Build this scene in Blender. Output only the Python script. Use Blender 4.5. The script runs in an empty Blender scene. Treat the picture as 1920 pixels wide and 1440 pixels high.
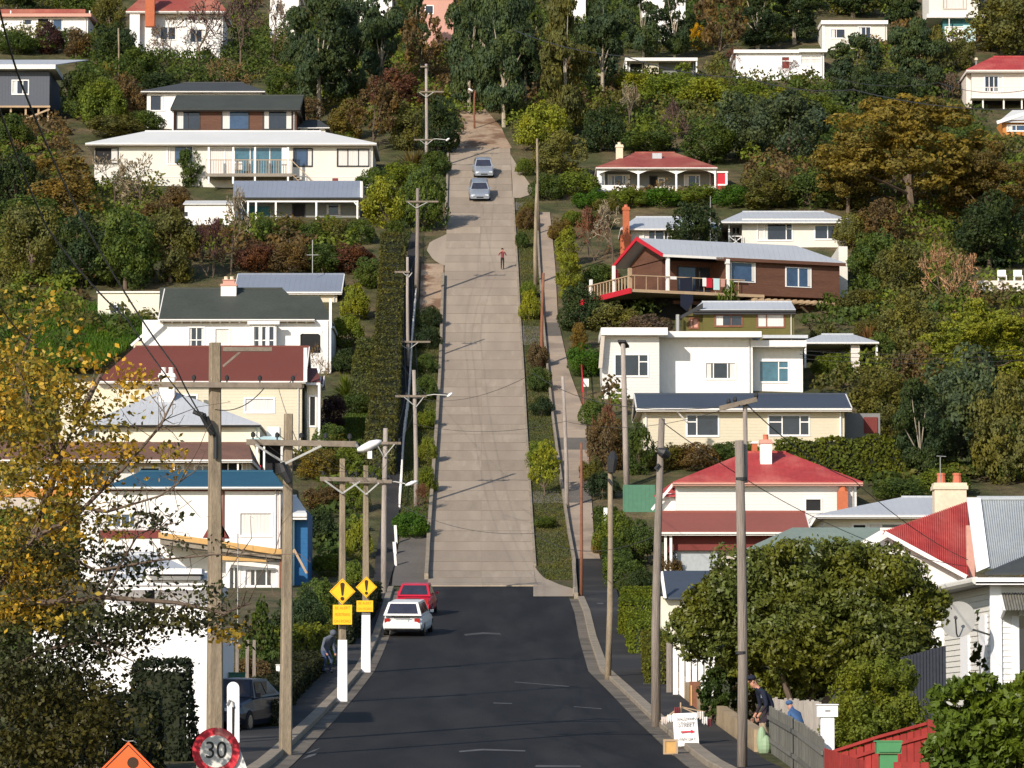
import bpy, math, random
import numpy as np
from mathutils import Vector, Matrix
random.seed(7); RNG = np.random.default_rng(7)
S = bpy.context.scene; COL = S.collection
# ---------------------------------------------------------------- camera, sky, sun, exposure
FP = 7820.0                       # focal length in photo pixels (photo 1920 x 1440)
TH = math.atan(666/FP)            # camera tilts up, horizon far below the frame centre
CT, ST = math.cos(TH), math.sin(TH)
cam = bpy.data.cameras.new('camera'); camo = bpy.data.objects.new('camera', cam); COL.objects.link(camo)
camo.location = (0, 0, 0); camo.rotation_euler = (math.pi/2+TH, 0, 0)
cam.sensor_width = 36; cam.lens = FP/1920*36; cam.clip_start = 1; cam.clip_end = 4000
S.camera = camo
SUN_EL, SUN_AZ = math.radians(25.5), math.radians(31)     # light travels up-street and to the right
W = bpy.data.worlds.new('World'); S.world = W; W.use_nodes = True
nt = W.node_tree; bg = nt.nodes['Background']
sky = nt.nodes.new('ShaderNodeTexSky'); sky.sky_type = 'NISHITA'; sky.sun_disc = False
sky.sun_elevation = SUN_EL; sky.sun_rotation = math.pi+SUN_AZ; sky.air_density = 1.0; sky.dust_density = 0.6
nt.links.new(sky.outputs[0], bg.inputs[0]); bg.inputs[1].default_value = 0.125
sl = bpy.data.lights.new('sun', 'SUN'); sl.energy = 4.2; sl.angle = math.radians(0.55); sl.color = (1, .905, .78)
so = bpy.data.objects.new('sun', sl); COL.objects.link(so)
ldir = Vector((math.sin(SUN_AZ)*math.cos(SUN_EL), math.cos(SUN_AZ)*math.cos(SUN_EL), -math.sin(SUN_EL)))
so.rotation_euler = ldir.to_track_quat('-Z', 'Y').to_euler()
S.view_settings.view_transform = 'Standard'; S.view_settings.look = 'None'
S.view_settings.exposure = 0.25; S.view_settings.gamma = 1; S.view_settings.use_curve_mapping = False
S.render.engine = 'CYCLES'; S.cycles.max_bounces = 6; S.cycles.transparent_max_bounces = 12
S.render.resolution_x = 1024; S.render.resolution_y = 768
# ---------------------------------------------------------------- place: distances along the street
TAB = [(1600,62),(1500,76),(1440,88.5),(1418,95),(1380,106),(1340,119),(1300,136),(1260,152),(1230,165),(1195,180),(1160,193),(1130,206),(1110,216),
       (1095,226),(1080,230.5),(1050,235.5),(1000,243.5),(900,260),(800,277.5),(700,296),(600,313.5),(500,332),(400,353.5),(290,379),(200,402),(100,432),(0,466),(-80,496),(-200,545)]
def zpix(v, d): return d*math.tan(TH-math.atan((v-720)/FP))
_d = np.array([d for v, d in TAB], float); _z = np.array([zpix(v, d) for v, d in TAB])
DD = np.arange(62, 546, 1.0)
_zz = np.interp(DD, _d, _z)
k_ = np.array([1,2,3,4,5,4,3,2,1], float); k_ /= k_.sum()
pad = np.concatenate([_zz[0]+(_zz[1]-_zz[0])*np.arange(-4, 0), _zz, _zz[-1]+(_zz[-1]-_zz[-2])*np.arange(1, 5)])
_zz = np.convolve(pad, k_, 'valid')
DD2 = np.concatenate([[-300, 0, 40], DD, [560, 620, 700, 800, 1000, 2500]])
ZZ2 = np.concatenate([[-3.6, -1.9, -1.75], _zz, [_zz[-1]+4.8, _zz[-1]+23, _zz[-1]+42, _zz[-1]+55, _zz[-1]+60, _zz[-1]+60]])
def zg(y): return float(np.interp(y, DD2, ZZ2))
def vof(y, z): return 720+FP*math.tan(TH-math.atan2(z, y))
VV = np.array([vof(y, z) for y, z in zip(DD, _zz)])
def dist(v): return float(np.interp(-v, -VV, DD))         # ground distance seen at photo row v
def sc(v, d): return FP/d
def P(u, v, d):                                            # point at distance d (world y) seen at pixel (u,v)
    z = zpix(v, d); dep = d*CT+z*ST
    return Vector(((u-960)/FP*dep, d, z))
def X(u, d, z=None):
    if z is None: z = zg(d)
    return (u-960)/FP*(d*CT+z*ST)
def G(u, v, off=0):
    d = dist(v); z = zg(d)+off
    return Vector((X(u, d), d, z))
# ---------------------------------------------------------------- mesh helpers
class MB:
    def __init__(s): s.v = []; s.f = []
    def add(s, vs, fs):
        n = len(s.v); s.v += [tuple(p) for p in vs]; s.f += [tuple(i+n for i in f) for f in fs]; return s
    def box(s, a, b):
        (x0,y0,z0),(x1,y1,z1) = a, b
        x0,x1 = min(x0,x1),max(x0,x1); y0,y1 = min(y0,y1),max(y0,y1); z0,z1 = min(z0,z1),max(z0,z1)
        return s.add([(x0,y0,z0),(x1,y0,z0),(x1,y1,z0),(x0,y1,z0),(x0,y0,z1),(x1,y0,z1),(x1,y1,z1),(x0,y1,z1)],
                     [(0,3,2,1),(4,5,6,7),(0,1,5,4),(1,2,6,5),(2,3,7,6),(3,0,4,7)])
    def hexa(s, p):                                         # 8 points: bottom ring 0-3, top ring 4-7
        return s.add(p, [(0,3,2,1),(4,5,6,7),(0,1,5,4),(1,2,6,5),(2,3,7,6),(3,0,4,7)])
    def prism(s, pts, off):                                 # planar polygon pushed by vector off
        n = len(pts); off = Vector(off)
        vs = [Vector(p) for p in pts]; vs += [p+off for p in vs]
        fs = [tuple(range(n)), tuple(range(2*n-1, n-1, -1))]
        fs += [(i, i+n, (i+1) % n+n, (i+1) % n) for i in range(n)]
        return s.add(vs, fs)
    def tube(s, pts, rad, n=6, cap=True):
        pts = [Vector(p) for p in pts]; rads = rad if isinstance(rad, (list, tuple)) else [rad]*len(pts)
        vs = []; fs = []
        for i, p in enumerate(pts):
            t = (pts[min(i+1, len(pts)-1)]-pts[max(i-1, 0)]).normalized()
            a = Vector((0,0,1)) if abs(t.z) < .9 else Vector((1,0,0))
            x = t.cross(a).normalized(); y = t.cross(x)
            for k in range(n):
                an = 2*math.pi*(k+.5)/n; vs.append(p+(x*math.cos(an)+y*math.sin(an))*rads[i])
        for i in range(len(pts)-1):
            for k in range(n): fs.append((i*n+k, i*n+(k+1) % n, (i+1)*n+(k+1) % n, (i+1)*n+k))
        if cap: fs += [tuple(range(n-1, -1, -1)), tuple(range((len(pts)-1)*n, len(pts)*n))]
        return s.add(vs, fs)
    def bar(s, a, b, w, h=None):                            # square bar from a to b
        h = h or w; a = Vector(a); b = Vector(b); t = (b-a).normalized()
        up = Vector((0,0,1)) if abs(t.z) < .95 else Vector((0,1,0))
        x = t.cross(up).normalized()*w/2; y = x.cross(t).normalized()*h/2
        return s.hexa([a-x-y, a+x-y, a+x+y, a-x+y, b-x-y, b+x-y, b+x+y, b-x+y])
    def sphere(s, c, r, nu=10, nv=6):
        c = Vector(c); r = Vector(r) if not isinstance(r, (int, float)) else Vector((r,r,r)); vs = []; fs = []
        for j in range(nv+1):
            t = math.pi*j/nv
            for i in range(nu):
                p = 2*math.pi*i/nu; vs.append(c+Vector((r.x*math.sin(t)*math.cos(p), r.y*math.sin(t)*math.sin(p), r.z*math.cos(t))))
        for j in range(nv):
            for i in range(nu): fs.append((j*nu+i, (j+1)*nu+i, (j+1)*nu+(i+1) % nu, j*nu+(i+1) % nu))
        return s.add(vs, fs)
    def build(s, name, mat, parent=None, origin=None, smooth=False):
        O = Vector(origin) if origin is not None else (Vector(parent['_o']) if parent is not None and '_o' in parent else Vector((0,0,0)))
        me = bpy.data.meshes.new(name); me.from_pydata([tuple(Vector(p)-O) for p in s.v], [], s.f); me.validate()
        me.materials.append(mat); me.update()
        if smooth: me.polygons.foreach_set('use_smooth', [True]*len(me.polygons))
        return link(name, me, parent, O)
def link(name, me, parent=None, O=(0,0,0)):
    o = bpy.data.objects.new(name, me); COL.objects.link(o)
    if parent is not None: o.parent = parent; o['_o'] = tuple(O)
    else: o.location = O; o['_o'] = tuple(O)
    return o
def tag(o, label=None, cat=None, group=None, kind=None):
    if label: o['label'] = label
    if cat: o['category'] = cat
    if group: o['group'] = group
    if kind: o['kind'] = kind
    return o
def thing(name, label, cat, loc, group=None):
    o = bpy.data.objects.new(name, None); COL.objects.link(o); o.empty_display_size = .2
    o.location = loc; o['_o'] = tuple(loc); return tag(o, label, cat, group)
def mesh_np(name, V, F, mat, smooth=False, face_attr=None):
    me = bpy.data.meshes.new(name); V = np.asarray(V, np.float32); F = np.asarray(F, np.int32); n, k = F.shape
    me.vertices.add(len(V)); me.vertices.foreach_set('co', V.ravel())
    me.loops.add(n*k); me.loops.foreach_set('vertex_index', F.ravel())
    me.polygons.add(n); me.polygons.foreach_set('loop_start', np.arange(n, dtype=np.int32)*k)
    me.polygons.foreach_set('loop_total', np.full(n, k, np.int32))
    if face_attr is not None:
        a = me.attributes.new('rnd', 'FLOAT', 'FACE'); a.data.foreach_set('value', np.asarray(face_attr, np.float32))
    me.materials.append(mat); me.update(calc_edges=True); me.validate()
    if smooth: me.polygons.foreach_set('use_smooth', np.ones(n, bool))
    return me
# ---------------------------------------------------------------- materials
MC = {}
def mat(name, col, rough=.7, var=.12, scale=.6, fine=8, bump=0, metal=0, spec=.3, grain=None, col2=None, mix2=(.5,.6), s2=.25, objvar=0, wave=None):
    """plain surface with broad + fine tone variation; grain=(x,y,z) stretches noise; wave=(axis,period,depth) gives ribs in relief"""
    if name in MC: return MC[name]
    m = bpy.data.materials.new(name); m.use_nodes = True; n = m.node_tree.nodes; L = m.node_tree.links; b = n['Principled BSDF']
    b.inputs['Roughness'].default_value = rough; b.inputs['Metallic'].default_value = metal; b.inputs['Specular IOR Level'].default_value = spec
    g = n.new('ShaderNodeNewGeometry'); mp = n.new('ShaderNodeMapping'); L.new(g.outputs['Position'], mp.inputs[0])
    if grain: mp.inputs['Scale'].default_value = grain
    def noise(sc_, det=4):
        t = n.new('ShaderNodeTexNoise'); t.inputs['Scale'].default_value = sc_; t.inputs['Detail'].default_value = det; L.new(mp.outputs[0], t.inputs[0]); return t
    a = noise(scale); c = noise(fine, 5)
    ad = n.new('ShaderNodeMath'); ad.operation = 'ADD'; L.new(a.outputs[0], ad.inputs[0]); L.new(c.outputs[0], ad.inputs[1])
    mr = n.new('ShaderNodeMapRange'); mr.inputs[1].default_value = .65; mr.inputs[2].default_value = 1.35
    mr.inputs[3].default_value = 1-var; mr.inputs[4].default_value = 1+var; L.new(ad.outputs[0], mr.inputs[0])
    src = None
    if col2 is not None:
        q = noise(s2, 6); cr = n.new('ShaderNodeMapRange'); cr.inputs[1].default_value = mix2[0]; cr.inputs[2].default_value = mix2[1]; L.new(q.outputs[0], cr.inputs[0])
        mx = n.new('ShaderNodeMixRGB'); mx.inputs[1].default_value = (*col, 1); mx.inputs[2].default_value = (*col2, 1); L.new(cr.outputs[0], mx.inputs[0]); src = mx.outputs[0]
    vm = n.new('ShaderNodeVectorMath'); vm.operation = 'SCALE'
    if src: L.new(src, vm.inputs[0])
    else: vm.inputs[0].default_value = col
    L.new(mr.outputs[0], vm.inputs['Scale']); out = vm.outputs[0]
    if objvar:
        oi = n.new('ShaderNodeObjectInfo'); r2 = n.new('ShaderNodeMapRange'); r2.inputs[3].default_value = 1-objvar; r2.inputs[4].default_value = 1+objvar
        L.new(oi.outputs['Random'], r2.inputs[0]); v2 = n.new('ShaderNodeVectorMath'); v2.operation = 'SCALE'; L.new(out, v2.inputs[0]); L.new(r2.outputs[0], v2.inputs['Scale']); out = v2.outputs[0]
    L.new(out, b.inputs['Base Color'])
    h = None
    if wave:
        sx = n.new('ShaderNodeSeparateXYZ'); L.new(g.outputs['Position'], sx.inputs[0])
        md = n.new('ShaderNodeMath'); md.operation = 'DIVIDE'; L.new(sx.outputs[wave[0]], md.inputs[0]); md.inputs[1].default_value = wave[1]
        fr = n.new('ShaderNodeMath'); fr.operation = 'FRACT'; L.new(md.outputs[0], fr.inputs[0])
        bp = n.new('ShaderNodeBump'); bp.inputs['Distance'].default_value = wave[2]; bp.inputs['Strength'].default_value = 1; L.new(fr.outputs[0], bp.inputs['Height']); L.new(bp.outputs[0], b.inputs['Normal']); h = bp
    if bump:
        bp = n.new('ShaderNodeBump'); bp.inputs['Distance'].default_value = bump; L.new(c.outputs[0], bp.inputs['Height'])
        if h: L.new(h.outputs[0], bp.inputs['Normal'])
        L.new(bp.outputs[0], b.inputs['Normal'])
    MC[name] = m; return m
def leafmat(name, trans=.25, rough=.55, spec=.25, hue=(1.25,1.05,.5), lo=.45, hi=1.65):
    if name in MC: return MC[name]
    m = bpy.data.materials.new(name); m.use_nodes = True; n = m.node_tree.nodes; L = m.node_tree.links; b = n['Principled BSDF']; out = n['Material Output']
    oi = n.new('ShaderNodeObjectInfo'); at = n.new('ShaderNodeAttribute'); at.attribute_name = 'rnd'
    mr = n.new('ShaderNodeMapRange'); mr.inputs[3].default_value = lo; mr.inputs[4].default_value = hi; L.new(at.outputs['Fac'], mr.inputs[0])
    g = n.new('ShaderNodeNewGeometry'); no = n.new('ShaderNodeTexNoise'); no.inputs['Scale'].default_value = .55; no.inputs['Detail'].default_value = 3; L.new(g.outputs['Position'], no.inputs[0])
    m2 = n.new('ShaderNodeMapRange'); m2.inputs[1].default_value = .4; m2.inputs[2].default_value = .62; L.new(no.outputs[0], m2.inputs[0])
    t1 = n.new('ShaderNodeVectorMath'); t1.operation = 'MULTIPLY'; L.new(oi.outputs['Color'], t1.inputs[0]); t1.inputs[1].default_value = hue
    mx = n.new('ShaderNodeMixRGB'); L.new(m2.outputs[0], mx.inputs[0]); L.new(oi.outputs['Color'], mx.inputs[1]); L.new(t1.outputs[0], mx.inputs[2])
    vm = n.new('ShaderNodeVectorMath'); vm.operation = 'SCALE'; L.new(mx.outputs[0], vm.inputs[0]); L.new(mr.outputs[0], vm.inputs['Scale'])
    L.new(vm.outputs[0], b.inputs['Base Color']); b.inputs['Roughness'].default_value = rough; b.inputs['Specular IOR Level'].default_value = spec
    tr = n.new('ShaderNodeBsdfTranslucent'); L.new(vm.outputs[0], tr.inputs[0]); ms = n.new('ShaderNodeMixShader'); ms.inputs[0].default_value = trans
    L.new(b.outputs[0], ms.inputs[1]); L.new(tr.outputs[0], ms.inputs[2]); L.new(ms.outputs[0], out.inputs[0])
    MC[name] = m; return m
M = dict(
 asphalt=mat('asphalt', (.0145,.014,.015), .85, .35, .9, 30, .004, spec=.18, col2=(.024,.023,.0225), s2=.5, mix2=(.42,.6), grain=(1.3,.12,1)),
 pavement=mat('pavement_asphalt', (.027,.025,.025), .9, .25, .5, 25, .004, col2=(.045,.04,.037), s2=.2),
 kerb=mat('kerb_stone', (.27,.225,.17), .9, .3, 1.2, 9, .01),
 gutter=mat('gutter_concrete', (.16,.135,.105), .9, .35, .8, 9, .01, col2=(.07,.06,.05), s2=.5, mix2=(.5,.7)),
 concrete=mat('road_concrete', (.345,.28,.215), .9, .10, .25, 6, .004, col2=(.305,.245,.19), s2=.15, mix2=(.42,.62), objvar=.07, grain=(4.5,.5,.5)),
 concreteb=mat('road_concrete_worn', (.325,.262,.20), .9, .14, .3, 6, .004, col2=(.355,.29,.225), s2=.5, objvar=.06, grain=(4.5,.5,.5)), concretec=mat('road_concrete_patch', (.295,.238,.182), .9, .16, .4, 6, .004, objvar=.06, grain=(4.5,.6,.6)),
 pathc=mat('path_concrete', (.34,.265,.20), .9, .15, .4, 8, .004, col2=(.27,.215,.17), s2=.3, objvar=.09),
 drive=mat('driveway', (.13,.115,.10), .9, .25, .4, 8, .004),
 dirt=mat('dirt', (.36,.26,.18), .95, .3, .5, 6, .02, col2=(.2,.12,.075), s2=.4),
 bark=mat('bark', (.13,.095,.07), .9, .4, 1, 12, .03, grain=(1,1,.3)),
 barkpale=mat('pale_bark', (.34,.29,.22), .9, .3, 1, 12, .02, grain=(1,1,.3)),
 ground=mat('hill_ground', (.06,.065,.022), .95, .6, .9, 7, .12, col2=(.13,.098,.05), s2=.22, mix2=(.42,.62)),
 poleconc=mat('pole_concrete', (.27,.215,.15), .85, .35, 1.5, 14, .01, col2=(.20,.16,.115), s2=1.4, mix2=(.5,.64), grain=(3,3,.6)),
 polewood=mat('pole_wood', (.25,.21,.18), .85, .5, 1.2, 9, .02, col2=(.17,.145,.125), s2=1.2, mix2=(.48,.62), grain=(6,6,.3)),
 polegrey=mat('pole_grey', (.33,.285,.255), .85, .4, 1.0, 9, .02, grain=(4,4,.35)),
 armwood=mat('crossarm_wood', (.20,.165,.13), .85, .3, 1, 9, .01),
 steel=mat('galvanised_steel', (.35,.35,.34), .5, .1, 1, 9, 0, metal=.5),
 darksteel=mat('dark_metal', (.03,.03,.032), .5, .1),
 white=mat('white_paint', (.80,.78,.76), .55, .08, .5, 5, grain=(1.2,1.2,.4)), whiteclean=mat('bright_white_paint', (.86,.85,.86), .5, .03, .4, 5),
 wbwhite=mat('white_weatherboard', (.78,.765,.75), .6, .035, .4, 5, wave=(2,.2,.05)),
 cream=mat('cream_weatherboard', (.72,.65,.50), .65, .05, .4, 5, wave=(2,.2,.05)),
 creamflat=mat('cream_plaster', (.72,.67,.55), .7, .06, .4, 5), offwhite=mat('offwhite_render', (.67,.645,.59), .7, .07, .4, 5),
 greyboard=mat('slate_blue_boards', (.085,.095,.12), .7, .06, .4, 5, wave=(0,.3,.01)),
 fascia=mat('fascia_white', (.76,.73,.70), .6, .06, .5, 5), trim=mat('window_trim', (.78,.77,.76), .5, .05),
 red=mat('red_roof_iron', (.36,.045,.042), .55, .18, .5, 4, col2=(.46,.11,.09), s2=.45, mix2=(.5,.72), wave=(0,.3,.04)),
 redpale=mat('faded_red_roof', (.27,.062,.048), .6, .2, .5, 4, col2=(.36,.14,.095), s2=.4, mix2=(.45,.7)),
 maroon=mat('maroon_roof', (.155,.047,.034), .6, .06, .3, 4), brickroof=mat('russet_roof', (.27,.085,.062), .65, .08, .3, 4),
 maroonwall=mat('maroon_wall', (.17,.035,.03), .7, .15), scarlet=mat('scarlet_paint', (.50,.02,.035), .5, .08),
 browntile=mat('brown_tile_roof', (.17,.09,.065), .7, .25, .8, 10, wave=(2,.22,.03)),
 greyroof=mat('pale_grey_roof', (.43,.45,.48), .5, .08, .3, 4, wave=(0,.4,.03)), whiteroof=mat('white_roof', (.66,.66,.645), .5, .05, .3, 4),
 blueroof=mat('grey_blue_roof', (.21,.24,.30), .5, .08, .3, 4, wave=(0,.4,.03)), darkroof=mat('charcoal_roof', (.055,.06,.062), .65, .15, .5, 5),
 greenroof=mat('dark_green_roof', (.055,.062,.052), .7, .2, .5, 5), slateroof=mat('slate_roof', (.055,.068,.09), .55, .12, .4, 5),
 sage=mat('sage_roof', (.21,.26,.22), .65, .14, .5, 6), teal=mat('teal_blue_roof', (.02,.085,.14), .5, .12, .5, 5), tealwall=mat('teal_wall', (.05,.17,.19), .7, .08),
 aqua=mat('aqua_paint', (.5,.68,.7), .6, .05), bluewall=mat('bright_blue_wall', (.02,.12,.29), .6, .08, wave=(2,.25,.02)),
 brownwood=mat('brown_timber', (.125,.058,.038), .7, .25, .6, 6, 0, grain=(.5,.5,3), wave=(2,.22,.02)), olive=mat('olive_boards', (.135,.12,.035), .7, .12, .5, 5, wave=(2,.2,.05)),
 timber=mat('pale_timber', (.42,.30,.19), .75, .15, .6, 6), ochre=mat('ochre_timber', (.55,.33,.12), .7, .15, .6, 6),
 brick=mat('orange_brick', (.42,.12,.055), .8, .2, .8, 9), pink=mat('pink_plaster', (.55,.30,.24), .8, .1), terra=mat('terracotta', (.52,.15,.085), .7, .1),
 chim=mat('cream_chimney', (.68,.57,.43), .8, .12, 1, 8), soffit=mat('soffit_beige', (.50,.44,.38), .8, .1), pinkwhite=mat('pinkish_white_wall', (.74,.66,.62), .7, .05, wave=(2,.2,.015)),
 deck=mat('deck_timber', (.25,.22,.18), .8, .2), shade=mat('painted_shade', (.02,.02,.022), .9, .2), greywall=mat('grey_wall', (.20,.21,.20), .7, .1),  # near-black colour stands in for shade in openings and below floors
 curtain=mat('curtain', (.62,.60,.58), .9, .12, 3, 9, grain=(6,1,.2)), orangewall=mat('orange_wall', (.5,.2,.05), .7, .1),
 greenfence=mat('green_iron_fence', (.055,.16,.10), .6, .15, .5, 5, wave=(0,.25,.03)), greycorr=mat('grey_corrugated_iron', (.40,.43,.45), .45, .12, .5, 6, metal=.15),
 weathered=mat('weathered_paling', (.155,.15,.13), .85, .3, 1, 8, .01, grain=(5,5,.5), objvar=.15), redfence=mat('red_fence_boards', (.30,.035,.03), .75, .2, 1, 8, objvar=.12),
 greenbox=mat('green_letterbox', (.07,.24,.10), .55, .08), rusty=mat('rusty_brown', (.20,.085,.05), .85, .25, 1.5, 9), wallbeige=mat('beige_low_wall', (.36,.27,.17), .9, .25, 1, 7, .01),
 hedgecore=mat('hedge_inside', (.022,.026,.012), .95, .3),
 shadefence=mat('shade_painted_fence', (.035,.04,.055), .8, .2),  # board colour darkened to paint in the shade lying on the fence
 tar=mat('tar_seam', (.20,.16,.12), .9, .3, 1, 9), palewood=mat('pale_weathered_paling', (.38,.34,.30), .85, .2, 1, 8, .01, grain=(5,5,.5), objvar=.1), pipe=mat('downpipe_paint', (.55,.53,.50), .6, .1),
 tyre=mat('tyre', (.02,.02,.02), .9), carwhite=mat('car_white', (.78,.78,.76), .3, .02, spec=.5), carred=mat('car_red', (.48,.02,.045), .3, .03, spec=.5),
 carsilver=mat('car_silver', (.36,.40,.46), .3, .03, spec=.5, metal=.4), carnavy=mat('car_navy', (.015,.018,.03), .3, .03, spec=.5), chrome=mat('bright_metal', (.6,.6,.6), .25, .05, metal=1),
 lampred=mat('tail_lamp', (.35,.02,.015), .3, .1), lampwhite=mat('head_lamp', (.75,.77,.78), .15, .05, spec=.8), plate=mat('number_plate', (.7,.7,.68), .5, .05),
 yellow=mat('sign_yellow', (.87,.50,.012), .5, .05), black=mat('sign_black', (.045,.02,.008), .6, .1), signtext=mat('sign_faded_text', (.55,.20,.01), .6, .2),
 orange=mat('sign_orange', (.88,.13,.03), .5, .05), signred=mat('sign_red', (.62,.03,.05), .5, .15, 6, 14, col2=(.7,.25,.22), s2=5, mix2=(.55,.7)), signwhite=mat('sign_white', (.70,.68,.64), .5, .05),
 grey=mat('plain_grey', (.20,.20,.20), .6, .1), skin=mat('skin', (.45,.22,.15), .6, .06), navy=mat('navy_cloth', (.012,.016,.032), .85, .2), khaki=mat('khaki_cloth', (.30,.23,.16), .85, .1),
 denim=mat('denim', (.05,.07,.13), .9, .2), hair=mat('hair', (.03,.02,.015), .8), pinkcloth=mat('dusky_red_cloth', (.20,.05,.06), .85, .2), darkcloth=mat('dark_cloth', (.025,.018,.025), .85, .2),
 bluecloth=mat('blue_cloth', (.05,.11,.24), .85, .1), palegreen=mat('pale_green_plastic', (.27,.38,.24), .6, .06), dish=mat('satellite_dish', (.30,.295,.28), .6, .06),
 paintmark=mat('scuffed_white_paint', (.11,.11,.11), .8, .5, 2, 12), patch=mat('pale_patch', (.07,.068,.066), .9, .4, 2, 12),
)
def glass(name, col, rough=.08):
    m = mat(name, col, rough, .25, 1.2, 4, spec=.6); return m
M['glass'] = glass('window_glass', (.022,.027,.04)); M['glassblue'] = glass('blue_window_glass', (.035,.07,.14)); M['glassteal'] = glass('teal_window_glass', (.05,.13,.18)); M['glasscar'] = glass('car_glass', (.03,.032,.05), .06)
LEAF = leafmat('leaves', .4, .6, .2, (1.22,1.06,.6), .6, 1.5); LEAFD = leafmat('dark_leaves', .12, .5, .25, (1.15,1.1,.7)); LEAFA = leafmat('autumn_leaves', .4, .5, .25, (1.35,1.02,.5), .35, 1.75); GLOSSY = leafmat('glossy_leaves', .3, .42, .35, (1.3,1.12,.6), .6, 1.45)
TWIG = leafmat('twigs', .0, .9, .1, (1.15,1,.85), .5, 1.6)
# ---------------------------------------------------------------- terrain and roads
ys = np.concatenate([np.array([-300,-100,0,20,40,50]), np.arange(62, 546, 1.0), np.array([560,590,620,660,700,800,1000,1500,2500])])
xs = np.concatenate([[-1500,-700,-300,-160], np.arange(-100, 101, 5.0), [160,300,700,1500]])
def bumpz(x, y):
    a = np.clip((np.abs(x+.0074*y)-14)/20, 0, 1)
    return a*(.5*np.sin(x*.13+y*.05)+.4*np.sin(x*.07-y*.11+2))*np.clip((y-120)/60, 0, 1)
XX, YY = np.meshgrid(xs, ys); Zb = np.interp(YY, DD2, ZZ2)+bumpz(XX, YY)
nr, nc = XX.shape; idx = np.arange(nr*nc).reshape(nr, nc)
F_ = np.stack([idx[:-1,:-1], idx[:-1,1:], idx[1:,1:], idx[1:,:-1]], -1).reshape(-1, 4)
o = link('hill_terrain', mesh_np('hill_terrain', np.stack([XX, YY, Zb], -1).reshape(-1, 3), F_, M['ground'], True)); tag(o, kind='structure')
def zt(x, y): return zg(y)+float(bumpz(np.float64(x), np.float64(y)))
def uat(poly, v):
    p = sorted(poly); return float(np.interp(v, [a for a, b in p], [b for a, b in p]))
def sheet(name, left, right, v0, v1, m, off, nx=1, kind='structure', th=0, step=1.0):
    """strip of ground between two edges given as (row, column) lists, laid along the slope"""
    d0, d1 = sorted((dist(v0), dist(v1))); ds = [d0]+[float(k) for k in np.arange(math.ceil(d0+.01), d1, step)]+[d1]
    mb = MB(); rows = []
    for d in ds:
        v = vof(d, zg(d)); a = X(uat(left, v), d); b = X(uat(right, v), d)
        rows.append([(a+(b-a)*k/nx, d, zg(d)+off) for k in range(nx+1)])
    vs = [p for r in rows for p in r]; n = nx+1
    fs = [(i*n+k, i*n+k+1, (i+1)*n+k+1, (i+1)*n+k) for i in range(len(rows)-1) for k in range(nx)]
    mb.add(vs, fs)
    if th:                                                   # skirts
        for k in (0, nx):
            e = [r[k] for r in rows]; q = e+[(p[0], p[1], p[2]-th) for p in e]; L_ = len(e)
            mb.add(q, [(i, i+1, L_+i+1, L_+i) if k == nx else (i+1, i, L_+i, L_+i+1) for i in range(L_-1)])
        e = rows[0]; mb.add(list(e)+[(p[0],p[1],p[2]-th) for p in e], [(k+1, k, n+k, n+k+1) for k in range(nx)])
    o = mb.build(name, m)
    if kind: tag(o, kind=kind)
    return o
def kerbline(name, poly, v0, v1, w, h, m, off=0, side=1, label=None, cat=None, piece=None, parent=None):
    """raised strip of width w (to the given side) along a (row,col) line"""
    d0, d1 = sorted((dist(v0), dist(v1))); ds = [d0]+[float(k) for k in np.arange(math.ceil(d0+.01), d1, 1.0)]+[d1]
    pts = [Vector((X(uat(poly, vof(d, zg(d))), d), d, zg(d)+off)) for d in ds]; mb = MB(); R = []
    for i, p in enumerate(pts):
        t = pts[min(i+1, len(pts)-1)]-pts[max(i-1, 0)]; t.z = 0; t.normalize(); nrm = Vector((t.y, -t.x, 0))*side
        q = p+nrm*w; R.append([p-Vector((0,0,.3)), p+Vector((0,0,h-.02)), p+nrm*.02+Vector((0,0,h)), q+Vector((0,0,h)), q-Vector((0,0,.3))])
    vs = [p for r in R for p in r]; n = 5; mb.add(vs, [(i*n+k, (i+1)*n+k, (i+1)*n+k+1, i*n+k+1) for i in range(len(R)-1) for k in range(4)]+[tuple(range(5)), tuple(range(len(vs)-1, len(vs)-6, -1))])
    o = mb.build(name, m, parent)
    if parent is None: tag(o, label, cat, kind=None if label else 'structure')
    return o
# asphalt carriageway
AL = [(1600,330),(1440,545),(1418,567),(1350,630),(1300,672),(1260,702),(1230,716),(1195,730),(1150,742),(1110,752),(1100,756),(1085,770)]
AR = [(1600,1560),(1440,1288),(1418,1262),(1350,1190),(1300,1143),(1260,1103),(1200,1086),(1150,1077),(1120,1066),(1112,1052),(1106,1030),(1102,1008),(1085,1000)]
sheet('road', AL, AR, 1598, 1100.5, M['asphalt'], .02, 4)
# gutters
off = lambda poly, k: [(v, u+k*FP/dist(v)) for v, u in poly]
sheet('gutter', off(AL, -.42), AL, 1598, 1110, M['gutter'], .035)
sheet('gutter', AR, off(AR, .42), 1598, 1124, M['gutter'], .035)
kerbline('kerb', off(AL, -.42), 1598, 1105, .3, .15, M['kerb'], .02, side=-1)
KR = [(1600,1590),(1440,1326),(1418,1296),(1350,1217),(1300,1167),(1260,1125),(1200,1104),(1150,1093),(1120,1084),(1060,1078),(1000,1070),(950,1062),(900,1056),(850,1048),(780,1039)]
kerbline('kerb', off(AR, .42), 1598, 1124, .32, .15, M['kerb'], .02, side=1)
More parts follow.
